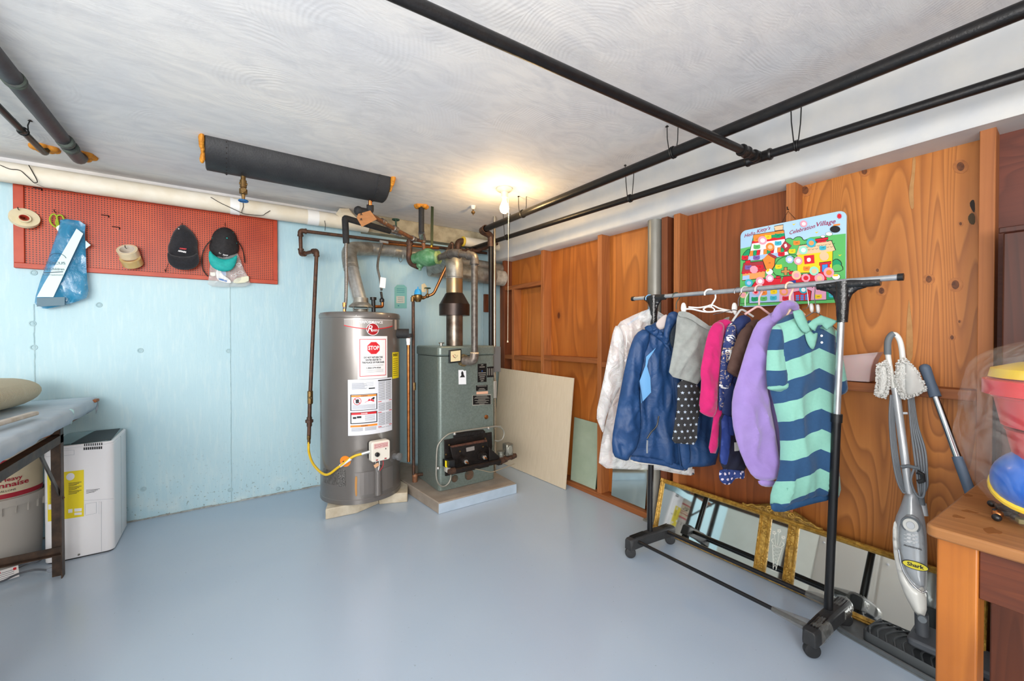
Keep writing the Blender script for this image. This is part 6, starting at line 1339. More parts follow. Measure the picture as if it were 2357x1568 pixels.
# ================================================================ village board (flat print with magnets)
kp = zm(1650, 460, .16580)
fb2 = Fr((ST-.011, 0, 0), (0, -1, 0))
def pv(ps): return [fb2.uv(*kp(p)) for p in ps]
(xl, _), (xr, _) = pv([(325, 900), (1792, 900)]); (_, yt), (_, yb) = pv([(900, 320), (900, 1462)])
t = thing('picture_board', 'bright cartoon village magnet board hung by a wire on a stud', 'board', M=Fr((ST-.011, -(xl+xr)/2, (yt+yb)/2), (0, -1, 0)).M())
B().prism(rrect(xl, yb, xr, yt, .03, 6), -.009, 0, fb2).done('board', mat('sky_blue_print', 'b4d6ee', .3, c2='9cc8ea', sc=2), t, bev=.001)
PRC = dict(g='5cb964', dg='0d9b66', r='d7182f', o='f58a33', y='f7d31e', b='3f8ede', db='253a8c', w='f4f4f6', k='141416', p='e8a8c8', br='c58a4c', tan='e8c49c', mr='a8323c', lb='a9c6f0', pk='f2a0b4', cy='3ab4cc', or2='f0a05c', li='9be0c8', pu='7a5aa8')
def pm_(c): return mat('print_'+c, PRC[c], .35)
lay = [0]
def art(ps, c, z=.0006, ch=0, out=None, name='print'):
    q = pv(ps); q = chaikin(q, ch) if ch else q
    if out:
        cx = sum(p[0] for p in q)/len(q); cy = sum(p[1] for p in q)/len(q); o = []
        for i in range(len(q)):
            a, b_, c_ = V(q[i-1]), V(q[i]), V(q[(i+1) % len(q)]); n1 = (b_-a); n2 = (c_-b_); n = V((n1.y+n2.y, -n1.x-n2.x)); n = n.normalized() if n.length > 1e-9 else V((0, 0))
            if (b_-V((cx, cy))).dot(n) < 0: n = -n
            o.append(tuple(b_+n*out))
        B().prism(o, z-.0005, z+.0001, fb2).done('print_outline', pm_('k'), t, smooth=False)
    B().prism(q, z-.0005, z+.0004, fb2).done(name, pm_(c), t, smooth=False)
K = .0030
art([(330, 680), (470, 650), (900, 700), (1300, 520), (1790, 470), (1785, 1425), (320, 1475)], 'g', .0006)
def clip_bottom(): pass
art([(940, 560), (1010, 530), (1060, 560), (1100, 520), (1170, 515), (1200, 570), (1270, 560), (1300, 640), (1250, 760), (1000, 760), (940, 700)], 'g', .0010, 1, K)
art([(820, 900), (850, 840), (940, 790), (1050, 780), (1120, 850), (1120, 1060), (830, 1060), (770, 980)], 'g', .0012, 1, K)
art([(1600, 860), (1660, 820), (1720, 860), (1730, 910), (1650, 920), (1600, 920)], 'dg', .0010, 1, K); art([(1600, 920), (1680, 890), (1740, 920), (1750, 985), (1600, 995)], 'g', .0011, 1, K)
art([(365, 760), (430, 690), (470, 690), (480, 800), (345, 860)], 'dg', .001, 1, K)
art([(515, 490), (930, 425), (960, 670), (1000, 760), (830, 800), (640, 830), (430, 850), (470, 700)], 'w', .0014, 0, K)
art([(515, 490), (930, 425), (937, 460), (505, 530)], 'o', .0018); art([(505, 530), (937, 462), (942, 505), (498, 570)], 'dg', .0018); art([(498, 570), (942, 505), (948, 545), (490, 610)], 'r', .0018)
for i in range(11): x = 455+i*48; art([(x+12, 712-i*6), (x+52, 706-i*6), (x+48, 778-i*6), (x, 785-i*6)], ['o', 'dg', 'r', 'w'][i % 4], .0018, 0, .0012)
art([(440, 790), (860, 730), (900, 790), (640, 820), (440, 850)], 'lb', .0016)
art([(805, 375), (920, 352), (918, 415), (810, 430)], 'tan', .0018, 0, K); art([(800, 372), (924, 350), (922, 375), (802, 398)], 'tan', .002, 0, K)
art([(375, 880), (640, 855), (680, 985), (345, 1020)], 'mr', .0018, 0, K); art([(360, 1020), (672, 985), (668, 1080), (355, 1120)], 'or2', .0016, 0, K); art([(360, 1060), (455, 1045), (455, 1105), (358, 1115)], 'lb', .0018, 0, .001)
for i in range(7): art(ell(375+i*48, 1015-i*6, 24, 16, 10), 'r', .002, 0, .001)
art([(400, 850), (465, 840), (468, 878), (402, 888)], 'r', .002, 0, K)
art([(640, 830), (720, 745), (810, 800), (800, 910), (770, 960), (690, 965)], 'o', .0018, 0, K); art([(720, 740), (830, 790), (825, 815), (800, 810), (715, 760)], 'mr', .0022, 0, .0015)
art([(1145, 640), (1590, 570), (1645, 700), (1600, 715), (1105, 770)], 'tan', .0018, 0, K)
for r_ in range(3):
    for i in range(9): cA = pv([(1180+i*52+(26 if r_ % 2 else 0), 625+r_*42-i*7)])[0]; B().torus(fb2.w(cA[0], cA[1]+.003, .0022), fb2.n, .0042*1.0, .0007, 10, 4, 0, math.pi).done('roof_scallop', pm_('k'), t)
art([(1370, 550), (1545, 525), (1545, 550), (1372, 575)], 'r', .002, 0, K); art([(1390, 578), (1520, 560), (1520, 585), (1395, 600)], 'r', .002, 0, .001)
art([(1120, 770), (1608, 712), (1600, 1000), (1120, 1015)], 'y', .0016, 0, K)
art([(1425, 880), (1590, 858), (1588, 885), (1425, 905)], 'r', .0022, 0, K); art([(1440, 905), (1570, 885), (1565, 1010), (1440, 1015)], 'r', .002, 0, .0015); art([(1465, 905), (1540, 895), (1540, 1000), (1465, 1000)], 'b', .0024, 0, .0015)
art([(900, 985), (940, 980), (940, 940), (975, 940), (975, 980), (1015, 978), (1015, 1005), (975, 1010), (975, 1045), (940, 1045), (940, 1012), (900, 1010)], 'br', .002, 0, K)
art([(500, 1190), (560, 1110), (900, 1085), (880, 1160), (1690, 1160), (1690, 1250), (450, 1300)], 'r', .0018, 0, K); art([(930, 1070), (1500, 1010), (1530, 1110), (880, 1170)], 'r', .002, 0, K)
art([(825, 1065), (880, 1060), (880, 1085), (828, 1090)], 'r', .0022, 0, K); art([(1005, 1000), (1055, 992), (1058, 1035), (1008, 1035)], 'r', .0022, 0, K)
art([(455, 1280), (870, 1225), (870, 1415), (455, 1435)], 'lb', .002, 0, K); art([(870, 1225), (1060, 1215), (1060, 1410), (870, 1415)], 'p', .002, 0, K); art([(1060, 1215), (1520, 1170), (1520, 1385), (1060, 1405)], 'p', .002, 0, K)
art([(1525, 1190), (1690, 1180), (1680, 1375), (1525, 1385)], 'dg', .002, 0, K); art([(335, 1330), (440, 1300), (440, 1430), (335, 1440)], 'g', .002, 0, K)
art([(1075, 1285), (1260, 1250), (1310, 1270), (1300, 1400), (1085, 1400)], 'r', .0024, 0, K)
for i in range(3):
    for j in range(3): art([(1100+i*65, 1325+j*27-i*3), (1145+i*65, 1322+j*27-i*3), (1145+i*65, 1343+j*27-i*3), (1100+i*65, 1346+j*27-i*3)], 'b', .003)
def chip(x, y, c, s, w=42, h=34):
    art([(x-w, y+h), (x-w-6, y), (x-w, y-h), (x-w*.5, y-h*.75), (x+w*.5, y-h*.8), (x+w, y-h*1.05), (x+w+6, y), (x+w, y+h*.8)], c, .0036, 1, None, 'year_chip')
    a = fb2.uv(*kp((x, y))); txt(s, .0075, inkm, t, lambda X, Y, e: fb2.w(a[0]+X, a[1]+Y, .0044), w=.0115)
for a in ((560, 550, 'o', '1975'), (715, 520, 'y', '1976'), (855, 500, 'dg', '1977'), (560, 655, 'g', '1978'), (855, 605, 'cy', '1979'), (395, 805, 'r', '1980'), (555, 805, 'pu', '1981'), (1112, 600, 'o', '1982'), (1050, 715, 'y', '1983'), (900, 755, 'r', '1985'), (440, 940, 'pu', '1984'), (735, 880, 'o', '1986'), (862, 930, 'y', '1987'), (1475, 670, 'cy', '1990'), (1250, 955, 'o', '1993'), (655, 1295, 'o', '1995'), (795, 1280, 'y', '1996'), (530, 1380, 'dg', '1997'), (655, 1375, 'g', '1998'), (790, 1365, 'cy', '1999'), (960, 1370, 'r', '2001'), (1415, 1345, 'y', '2003'), (1605, 1325, 'cy', '2004'), (600, 935, 'r', '1988')): chip(*a)
for x, y, r_, c1, c2 in ((640, 565, 62, 'pk', 'w'), (745, 655, 60, 'o', 'tan'), (1315, 600, 66, 'cy', 'or2'), (1205, 700, 62, 'li', 'w'), (1015, 830, 58, 'lb', 'w'), (1135, 848, 60, 'pk', 'w'), (1495, 785, 66, 'tan', 'tan'), (520, 970, 58, 'pk', 'pk'), (1355, 990, 66, 'li', 'tan'), (1560, 1010, 74, 'pk', 'o'), (1110, 1048, 66, 'tan', 'pk'), (740, 1090, 58, 'p', 'w'), (605, 1130, 60, 'pk', 'w'), (450, 1155, 56, 'cy', 'lb'), (1240, 1085, 64, 'pk', 'r'), (1430, 1090, 70, 'pk', 'tan'), (1210, 335, 50, 'pk', 'w'), (370, 1320, 50, 'tan', 'pk'), (545, 1280, 45, 'pk', 'r'), (935, 1275, 60, 'or2', 'pk'), (1205, 1250, 58, 'cy', 'w'), (1415, 1240, 50, 'p', 'pk')):
    art(ell(x, y, r_, r_*.95, 8 if r_ in (58, 64) else 16, .3), c1, .0046, 0, None, 'magnet'); art(ell(x+3, y+2, r_*.55, r_*.5, 12), c2, .0054, 0, None, 'magnet_face')
art([(895, 650), (950, 575), (1040, 640), (985, 715)], 'mr', .0046, 0, .001, 'magnet'); art([(1215, 780), (1355, 765), (1360, 880), (1225, 895)], 'r', .0046, 0, None, 'magnet'); art([(940, 625), (970, 610), (985, 650), (955, 670)], 'w', .0054)
art([(1255, 810), (1310, 805), (1310, 860), (1260, 865)], 'w', .0054, 1)
art(ell(735, 1000, 50, 42, 14), 'w', .0044, 0, .001); art([(690, 975), (735, 955), (735, 990), (700, 1005)], 'y', .005)
art(ell(1645, 410, 72, 48, 16), 'k', .0030); art(ell(1560, 475, 45, 26, 14), 'w', .0024, 0, .0012); art(ell(1475, 510, 30, 16, 12), 'w', .0024, 0, .0012); art([(1620, 345), (1715, 332), (1715, 355), (1625, 365)], 'o', .004)
art([(1570, 1240), (1660, 1250), (1640, 1290), (1570, 1275)], 'y', .004); art([(1590, 1205), (1640, 1215), (1630, 1245), (1585, 1240)], 'db', .004); art([(1010, 1130), (1100, 1115), (1105, 1160), (1010, 1165)], 'db', .005); art(ell(1660, 1070, 55, 38, 14), 'w', .004, 0, .001); art([(1620, 1040), (1690, 1035), (1685, 1062), (1625, 1065)], 'y', .0048)
art(sum([[(1703+40*math.cos(math.radians(a_)), 228+44*math.sin(math.radians(a_))), (1703+24*math.cos(math.radians(a_+18)), 228+28*math.sin(math.radians(a_+18)))] for a_ in range(0, 360, 36)], []), 'r', .002)
for x, y in ((1072, 340), (1388, 452), (1710, 770)): art([(x-25, y-6), (x, y+14), (x+28, y-14), (x+4, y-2)], 'y', .002)
plum = mat('plum_ink', '9a1f4e', .4)
def vt(s, x, y, size, w_, rise):
    a = fb2.uv(*kp((x, y))); txt(s, size, plum, t, lambda X, Y, e: fb2.w(a[0]+X, a[1]+Y+X*rise, .0014), w=w_, shear=.25, bold=.0003)
def wd(x0, x1, y): a, c = pv([(x0, y), (x1, y)]); return c[0]-a[0]
vt('Hello', 455, 485, .026, wd(380, 530, 480), .1); vt("Kitty's", 645, 418, .026, wd(550, 740, 420), .1)
vt('Celebration', 1180, 415, .026, wd(1000, 1355, 400), .1); vt('Village', 1505, 325, .030, wd(1375, 1640, 300), .0)
b = B(); na = XP(1650+990*.1658, 460+135*.1658, ST-.004); w1 = fb2.w(*pv([(900, 315)])[0], -.004); w2_ = fb2.w(*pv([(1085, 262)])[0], -.004)
b.tube([w1, na+V((0, 0, -.008)), w2_], .0012, 5).done('hanging_wire', wirem, t); B().tube([na+V((.03, 0, 0)), na+V((-.008, 0, 0)), na+V((-.012, 0, .012))], .0025, 6).done('hook', wirem, t)
# ================================================================ gilt mirror
gold = mat('gilt', 'c9a04a', .42, .45, c2='8f6a2a', sc=60, bump=.9, bsc=90); gold2 = mat('gilt_dark', 'a27c34', .45, .4, c2='6d4f20', sc=80, bump=1., bsc=120)
Z0 = V((2.203, 1.59, .006)); fm = Fr(Z0, (0, -1, 0), (.085, 0, .31)); LM, HM_ = 1.375, .315
t = thing('gilt_mirror', 'long gilt framed three-part mirror leaning on the wood wall behind the rack', 'mirror', M=fm.M())
B().prism([(0.005, .005), (LM-.005, .005), (LM-.005, HM_-.005), (.005, HM_-.005)], -.018, -.006, fm).done('backing', ply[2], t)
def moulding(x0, y0, x1, y1, w=.026):
    b = B(); p = V((x0, y0)); q = V((x1, y1)); d = (q-p).normalized(); n = V((-d.y, d.x)); L = (q-p).length; m = int(L/.012)+1; rs = []
    for i in range(m+1):
        c = p+d*L*i/m; r = .0016*math.sin(i*1.9)
        rs.append([fm.w(c.x+n.x*a, c.y+n.y*a, z) for a, z in ((-w/2, -.006), (-w/2, .006), (-w*.32, .010+r), (-w*.12, .007), (.1*w, .013+r), (w*.32, .010), (w/2, .003), (w/2, -.006))])
    b.rings(rs).done('frame_moulding', gold, t, ang=50)
moulding(0, .013, LM, .013); moulding(LM, HM_-.013, 0, HM_-.013); moulding(.013, HM_, .013, 0); moulding(LM-.013, 0, LM-.013, HM_)
dvs = ((.596, .649), (.728, .772))
for a, c in dvs: B().prism([(a, .02), (c, .02), (c, HM_-.02), (a, HM_-.02)], -.004, .004, fm).done('divider', gold, t); moulding(a+.006, HM_-.02, a+.006, .02, .014); moulding(c-.006, HM_-.02, c-.006, .02, .014)
for a, c in dvs:
    b = B()
    for k in range(26):
        f = random.random(); y = .035+(.08*f if k % 2 else HM_-.07-.08*f); b.ball(fm.w((a+c)/2+(random.random()-.5)*.024, y, .006), .0045+.003*random.random(), 7, 5)
    b.done('carved_leaves', gold, t)['kind'] = 'stuff'
for a, c in ((.024, .596), (.649, .728), (.772, LM-.024)): B().prism([(a, .024), (c, .024), (c, HM_-.024), (a, HM_-.024)], -.006, -.002, fm).done('mirror_pane', mirr, t, smooth=False)
puff('crest', [(.47, HM_-.01), (.52, HM_+.002), (.58, HM_+.026), (.64, HM_+.05), (.69, HM_+.062), (.74, HM_+.05), (.80, HM_+.026), (.86, HM_+.002), (.905, HM_-.01)], gold2, t, fm, T=.012, g=.01, k=.015, fold=lambda x, y, d: .005*math.sin(x*160)*math.sin(y*130)*min(1, d/.01))
for s in (-1, 1): B().spline([fm.w(.688+s*(.02+.16*f), HM_+.03-.026*f+.004*math.sin(f*20), .012) for f in [i/12 for i in range(13)]], .005, 7, 3).torus(fm.w(.688+s*.05, HM_+.022, .012), fm.n, .012, .004, 14, 6).done('crest_scroll', gold, t)
etch = mat('etched_white', 'e3e3da', .6); b = B(); ex = .688
for s in (-1, 1):
    b.spline([fm.w(ex+s*x, y, -.001) for x, y in ((.006, .06), (.012, .11), (.022, .17))], .0012, 5)
    b.spline([fm.w(ex+s*x, y, -.001) for x, y in ((.018, .175), (.028, .19), (.020, .20))], .0018, 5)
b.tube([fm.w(ex-.016, .052, -.001), fm.w(ex+.016, .052, -.001)], .0015, 5).tube([fm.w(ex-.022, .17, -.001), fm.w(ex+.022, .17, -.001)], .0015, 5)
for k in range(6):
    y = .07+.017*k; w_ = .006+.0026*k; b.tube([fm.w(ex-w_, y, -.001), fm.w(ex+w_, y+.016, -.001)], .0006, 4).tube([fm.w(ex+w_, y, -.001), fm.w(ex-w_, y+.016, -.001)], .0006, 4)
for x, y in ((-.02, .228), (.0, .245), (.021, .222)):
    b.tube([fm.w(ex+x*.4, .175, -.001), fm.w(ex+x, y, -.001)], .001, 4)
    for k in range(5): a = k*1.257; b.ball(fm.w(ex+x+.006*math.cos(a), y+.006*math.sin(a), -.001), .004, 7, 4)
b.done('etched_flower_basket', etch, t)
# ================================================================ mop, handle, tub
km = zm(1900, 740, .5283)
fmo = Fr((2.150, .375, .10), (.19, -.98, 0), (.088, .098, 1.11))
def mp(ps): return onp(fmo, [km(p) for p in ps])
def mw(ps, z=0.): return [fmo.w(*q, z) for q in mp(ps)]
slv = mat('mop_silver', 'ccd0d4', .3, .35, coat=.4); wpl2 = mat('mop_white', 'e8e8e2', .3, coat=.3); gyr = mat('grip_grey', '6b7278', .6)
t = thing('steam_mop', 'silver and white steam mop leaning on the wood wall, cord wrapped', 'steam mop', fmo.w(0, -.1))
B().spline(mw([(300, 300), (284, 220), (272, 140), (274, 85), (298, 55), (324, 85), (336, 160), (330, 230), (312, 300)]), .0095, 12, 6).done('handle_loop', wpl2, t)
B().spline(mw([(271, 145), (272, 90), (285, 62), (300, 53)], .003), .0118, 12, 5).done('grip', gyr, t)
B().tube(mw([(305, 290), (366, 750)]), .0135, 14).done('shaft', slv, t)
puff('body', mp([(348, 745), (400, 745), (408, 780), (425, 830), (440, 900), (446, 1010), (444, 1150), (440, 1295), (398, 1295), (335, 1165), (303, 1040), (293, 930), (302, 865), (325, 815)]), slv, t, fmo, T=.045, Tb=.04, g=.011, k=.03)
puff('side_shell', mp([(300, 865), (315, 900), (318, 1000), (345, 1090), (380, 1150), (440, 1170), (444, 1295), (398, 1298), (330, 1170), (298, 1040), (290, 930)]), wpl2, t, fmo, T=.03, Tb=.02, g=.010, k=.02, off=.015)
puff('front_panel', mp([(322, 870), (365, 835), (420, 870), (436, 960), (438, 1150), (425, 1165), (380, 1140), (340, 1070), (318, 980)]), mat('mop_panel', 'b4b9bd', .25, .3, coat=.5), t, fmo, T=.012, g=.01, k=.01, off=.035)
B().spline(mw([(318, 980), (335, 1060), (370, 1120), (415, 1160), (438, 1158)], .045), .003, 8).done('chrome_trim', chrome, t)
q = mp([(370, 875)])[0]
for rx, ry, z, m in ((.028, .030, .047, gyr), (.022, .024, .050, wpl2), (.012, .014, .053, slv)): B().prism(ell(q[0], q[1], rx, ry, 24), z-.006, z, fmo).done('power_button', m, t, bev=.001)
b = B()
for y in (917, 932, 947): a = mp([(372, y)])[0]; b.prism(ell(a[0], a[1], .012, .005, 16), .047, .0485, fmo); a = mp([(395, y)])[0]; b.prism(ell(a[0], a[1], .004, .004, 10), .047, .0485, fmo); a = mp([(350, y)])[0]; b.prism([(a[0]-.006, a[1]-.001), (a[0]+.004, a[1]-.001), (a[0]+.004, a[1]+.001), (a[0]-.006, a[1]+.001)], .047, .0485, fmo)
b.done('panel_marks', mat('mark_white', 'd9dcde', .4), t)
a = mp([(380, 970)])[0]; txt('PROFESSIONAL', .008, inkm, t, lambda x, y, e: fmo.w(a[0]+x, a[1]+y, .0495), w=.05, bold=.0002)
a2 = mp([(390, 1047)])[0]; B().prism(ell(a2[0], a2[1], .037, .016, 28), .047, .0492, fmo).done('logo_rim', inkm, t); B().prism(ell(a2[0], a2[1], .034, .0135, 28), .049, .0502, fmo).done('logo_oval', mat('logo_yellow', 'e6d93a', .4), t)
txt('Shark', .018, inkm, t, lambda x, y, e: fmo.w(a2[0]+x, a2[1]+y, .0508), w=.046, bold=.0006)
B().tube(mw([(418, 1270), (420, 1330), (425, 1400)]), .020, 14).done('neck', mat('mop_dark', '4b4f55', .5), t); a = mp([(420, 1278)])[0]; B().lathe([(.014, 0), (.012, .008)], fmo.w(a[0], a[1], .04), fmo.n, 16).done('joint_button', gyr, t)
hd = fmo.w(*mp([(432, 1420)])[0]); B().prism(rrect(2.085, -.0+hd.y-.22, 2.235, hd.y+.04, .02), .062, .092).done('mop_head', mat('mop_dark', '4b4f55'), t, bev=.008)
crd = mat('cord_light', '7a8086', .5)
for k in range(5):
    d = k*5; B().spline(mw([(285+d, 320), (280+d*.9, 420), (290+d, 560), (310+d, 680), (335+d*.6, 738), (352, 745)], .012-.004*k), .0038, 7, 5).done('cord', crd, t)
    B().spline(mw([(362+d, 330), (372+d*1.4, 450), (385+d*2.4, 560), (398+d*2.2, 660), (405+d*1.8, 725), (412, 765)], .012-.004*k), .0038, 7, 5).done('cord', crd, t)
B().spline(mw([(385, 640), (372, 690), (395, 750), (425, 760), (432, 700), (425, 650)], .02), .004, 7, 5).done('cord', crd, t)
B().tube(mw([(330, 633), (360, 628), (395, 636), (412, 640)], .015), .007, 8).done('cord_hook', gyr, t); B().tube(mw([(398, 652), (420, 662), (425, 690), (400, 695)], .025), .008, 8).done('plug', black, t); B().tube(mw([(338, 400), (358, 400)], .008), .005, 8).done('upper_hook', slv, t)
B().tube(mw([(415, 760), (420, 800)], .0), .010, 10).done('strain_relief', gyr, t)
B().tube(mw([(420, 795), (428, 850)], -.02), .014, 12).done('cord_guard', slv, t)
def terry(name): 
    n = N(name); h = n.noise(n.vec(), 130, 3); n.bump(h, 1., .01); return n.fin(n.mix(h, 'e6e5df', 'fbfaf6'), .95)
tm = terry('terry_cloth')
def pad(label, ps, back, s):
    o = thing('mop_pad', label, 'mop pad', fmo.w(*mp(ps)[0])); puff('pad', mp(ps), tm, o, fmo, T=.03, g=.008, k=.015, off=.0, fold=lambda x, y, d: .006*noise.noise(V((x*90, y*90, s))))
    if back: puff('smooth_side', mp(back), mat('pad_backing', 'd3d2ce', .9), o, fmo, T=.012, g=.01, off=.026, fold=folds(.01, 20, 10, 2))
    b = B(); rr = random.Random(s); q = mp(ps)
    for i in range(260):
        j = rr.randrange(len(q)); f = rr.random(); a = V(q[j]); c = V(q[(j+1) % len(q)]); p = a.lerp(c, f); cen = V((sum(x[0] for x in q)/len(q), sum(x[1] for x in q)/len(q))); p = cen+(p-cen)*(1-.25*rr.random())
        b.ball(fmo.w(p.x, p.y, .012+.02*rr.random()), .004, 5, 4)
    f_ = b.done('terry_fringe', tm, o); f_['kind'] = 'stuff'
pad('white terry mop pad draped on the left of the mop handle', [(222, 192), (240, 180), (268, 170), (280, 200), (286, 250), (276, 310), (262, 335), (235, 330), (213, 322), (222, 270)], None, 3)
pad('larger white mop pad draped on the right of the mop handle', [(310, 170), (345, 160), (372, 185), (400, 215), (425, 260), (442, 300), (400, 325), (355, 342), (330, 335), (312, 300), (298, 250)], [(350, 175), (372, 187), (400, 218), (436, 298), (395, 318), (352, 330), (345, 250)], 4)
t = thing('floor_tool', 'long handled tool with blue-grey grip and chrome pole behind the table', 'broom handle', (2.1, .2, 0))
g0 = XP(*km((434, 205)), 2.262); g1_ = XP(*km((484, 328)), 2.235); g2_ = XP(*km((574, 590)), 2.185)
dd = (g2_-g0).normalized(); g3 = g2_+dd*((.02-g2_.z)/dd.z)
bg = mat('blue_grey_plastic', '56667a', .5)
L_ = (g3-g0).length; a1 = (g1_-g0).length; a2_ = (g2_-g0).length
B().tube([g0, g0+dd*a1*.5, g0+dd*a1], .018, 14, rf=lambda f: 1-.12*math.sin(f*3.1)).ball(g0, .018, 12, 8).done('grip', bg, t); B().tube([g0+dd*.012, g0-dd*.001], .007, 10).done('hang_hole', inkm, t)
B().tube([g0+dd*a1, g0+dd*a2_], .0115, 14).done('pole', chrome, t); B().tube([g0+dd*a2_, g0+dd*L_*.985], .015, 14).done('lower_sleeve', bg, t)
ft = Fr((2.345, 0, 0), (0, -1, 0)); tubm = N('frosted_pink').fin('dcc0bd', .35, 0., Alpha=.82, Subsurface_Weight=.3)
t = thing('plastic_tub', 'translucent pinkish plastic tub with spout standing on the wall rail', 'tub', ft.w(*ft.uv(*km((140, 262)))))
q = [ft.uv(*km(p)) for p in ((40, 152), (120, 146), (190, 139), (246, 133), (226, 165), (214, 200), (206, 262), (80, 258), (56, 255))]; rv = 1.018
q = [(x, max(y, rv)) for x, y in q]
B().prism(q, -.03, .05, ft).done('tub', tubm, t, bev=.004); B().prism([q[0], q[1], q[2], q[3], (q[3][0]-.004, q[3][1]-.005), (q[0][0], q[0][1]-.006)], -.034, .055, ft).done('rim', tubm, t)
# ================================================================ tray on the floor
t = thing('mop_tray', 'grey ribbed plastic tray on the floor between rack and table', 'tray', (2.12, .38, 0))
tg = mat('tray_grey', '6c7072', .4, c2='5f6365', sc=20); tg2 = mat('tray_dark', '44484b', .45)
ca, sa = math.cos(math.radians(-9)), math.sin(math.radians(-9)); o_ = V((2.125, .395))
def T2(x, y, z): return V((o_.x+x*ca-y*sa, o_.y+x*sa+y*ca, z))
class TF:
    @staticmethod
    def w(x, y, z): return T2(x, y, z)
B().prism(rrect(-.10, -.22, .10, .215, .045, 5), .002, .006, TF).done('base', tg, t)
rs = [[T2(x, y, z) for x, y in rrect(-.10+i_, -.22+i_, .10-i_, .215-i_, .045-i_*.5, 5)] for i_, z in ((0.004, .003), (-.002, .022), (-.006, .026), (.0, .028), (.006, .024), (.010, .006))]
B().rings(rs, cap=False).done('raised_rim', tg, t, ang=60)
rs = [[T2(x+.012, y-.02, z) for x, y in rrect(-.085+i_, -.17+i_, .085-i_, .14-i_, .03, 5)] for i_, z in ((-.003, .012), (-.003, .045), (.001, .05), (.005, .045), (.007, .034))]
B().rings(rs, cap=True).done('insert', tg2, t, ang=60)
for k in range(11):
    y = -.165+.026*k; B().spline([T2(-.068, y, .046), T2(-.02, y+.020, .048), T2(.03, y+.012, .048), T2(.088, y-.012, .046)], .0035, 6, 5).done('rib', tg2, t)
# ================================================================ table at right
th = math.radians(-3); cC = ZP(2127, 1207, .76)
ct_, st_ = math.cos(th), math.sin(th)
def W2(a, b_, z): return V((cC.x+a*ct_+b_*(st_), cC.y+a*st_-b_*ct_, z))      # a: into the room's right wall, b: towards the camera's right
class TW:
    @staticmethod
    def w(x, y, z): return W2(x, -y, z)
t = thing('wooden_table', 'worn wooden table with square legs at the right edge', 'table', W2(.3, .5, 0))
tw = wood('table_top_wood', 'b27d4c', 'a56f3f', '80502a', 'x', 'y', s=9, dist=3, stretch=.1, knots=False, rough=.4, fine=.6)
tl = wood('table_leg_wood', 'b46c28', 'a45c1e', '7c4210', 'x', 'z', s=10, dist=2, stretch=.08, knots=False, rough=.42, fine=.5)
ta = wood('table_apron_wood', '6a341a', '5c2b15', '3d1b0d', 'z', 'y', s=30, dist=2, stretch=.05, knots=False, rough=.4, fine=.8)
td = wood('table_dark_leg', '6f3a24', '5f301d', '472415', 'x', 'z', s=16, dist=2, stretch=.06, knots=False, rough=.5)
B().prism(rrect(0, -1.2, .62, 0, .022, 4), .733, .76, TW).done('tabletop', tw, t, bev=.005)
for m, a, b_ in ((tl, .018, .018), (td, .53, .03), (tl, .018, 1.1), (td, .53, 1.1)):
    w_ = .068; B().prism([(a, -b_), (a+w_, -b_), (a+w_, -b_-w_), (a, -b_-w_)], 0, .733, TW).done('leg', m, t, bev=.004)
B().prism([(.026, -.086), (.044, -.086), (.044, -1.10), (.026, -1.10)], .615, .733, TW).done('apron', ta, t, bev=.002)
B().prism([(.086, -.030), (.53, -.030), (.53, -.048), (.086, -.048)], .615, .733, TW).done('apron', ta, t, bev=.002)
B().prism([(.55, -.1), (.57, -.1), (.57, -1.1), (.55, -1.1)], .615, .733, TW).done('apron', ta, t)
stn = mat('table_stain', '8a5526', .5)
for px, py, rx, ry in ((2233, 1178, 10, 4), (2207, 1190, 11, 3.5), (2228, 1140, 14, 2), (2285, 1222, 22, 3)):
    c = ZP(px, py, .7604); B().prism([(c.x+(rx*.0011)*math.cos(a_)*(1+.3*math.sin(3*a_)), c.y+(ry*.004)*math.sin(a_)*(1+.25*math.sin(2*a_+px))) for a_ in [i*.35 for i in range(18)]], .7598, .7604).done('stain', stn, t, smooth=False)
# dark headboard behind the table
hb = wood('mahogany', '4c1f0e', '421a0c', '2c1007', 'y', 'z', s=8, dist=3, stretch=.08, knots=False, rough=.5)
hb2 = wood('mahogany_panel', '9a4818', '8a3e14', '66290c', 'y', 'z', s=14, dist=5, stretch=.1, knots=False, rough=.3)
t = thing('headboard', 'dark reddish wooden headboard with lighter inlaid panel behind the toy bag', 'headboard', (2.2, -.3, 0))
B().box(2.195, 2.225, -1.1, .185, 0, 1.575).done('board', hb, t, bev=.004); B().box(2.19, 2.2, -1.12, .195, 1.575, 1.595).done('top_rail', hb, t, bev=.003)
B().box(2.191, 2.196, -1.0, .115, .55, 1.475).done('inlay_panel', hb2, t, bev=.001)
# ================================================================ bag of toys
def tpos(px, py, d): return RP(px, py, d)
bc_ = V((1.62, 0, .76))
t = thing('toy_bucket_stack', 'stack of red plastic buckets with a yellow lid inside the clear bag', 'toy', bc_)
rdp = mat('toy_red', 'e01e2a', .3, coat=.3); yw = mat('toy_yellow', 'f4cf1c', .3, coat=.3); blp = mat('toy_blue', '1464c8', .3, coat=.3)
c = (1.625, -.01)
B().lathe([(.10, .90), (.125, .905), (.14, .985), (.143, .99), (.1, .995)], (c[0], c[1], 0), (0, 0, 1), 32).done('lower_bucket', rdp, t)
B().lathe([(.13, .995), (.148, 1.0), (.160, 1.065), (.165, 1.07), (.165, 1.074)], (c[0], c[1], 0), (0, 0, 1), 32).done('middle_bucket', rdp, t)
B().lathe([(.165, 1.075), (.180, 1.077), (.180, 1.112), (.165, 1.115)], (c[0], c[1], 0), (0, 0, 1), 36).done('red_rim', rdp, t)
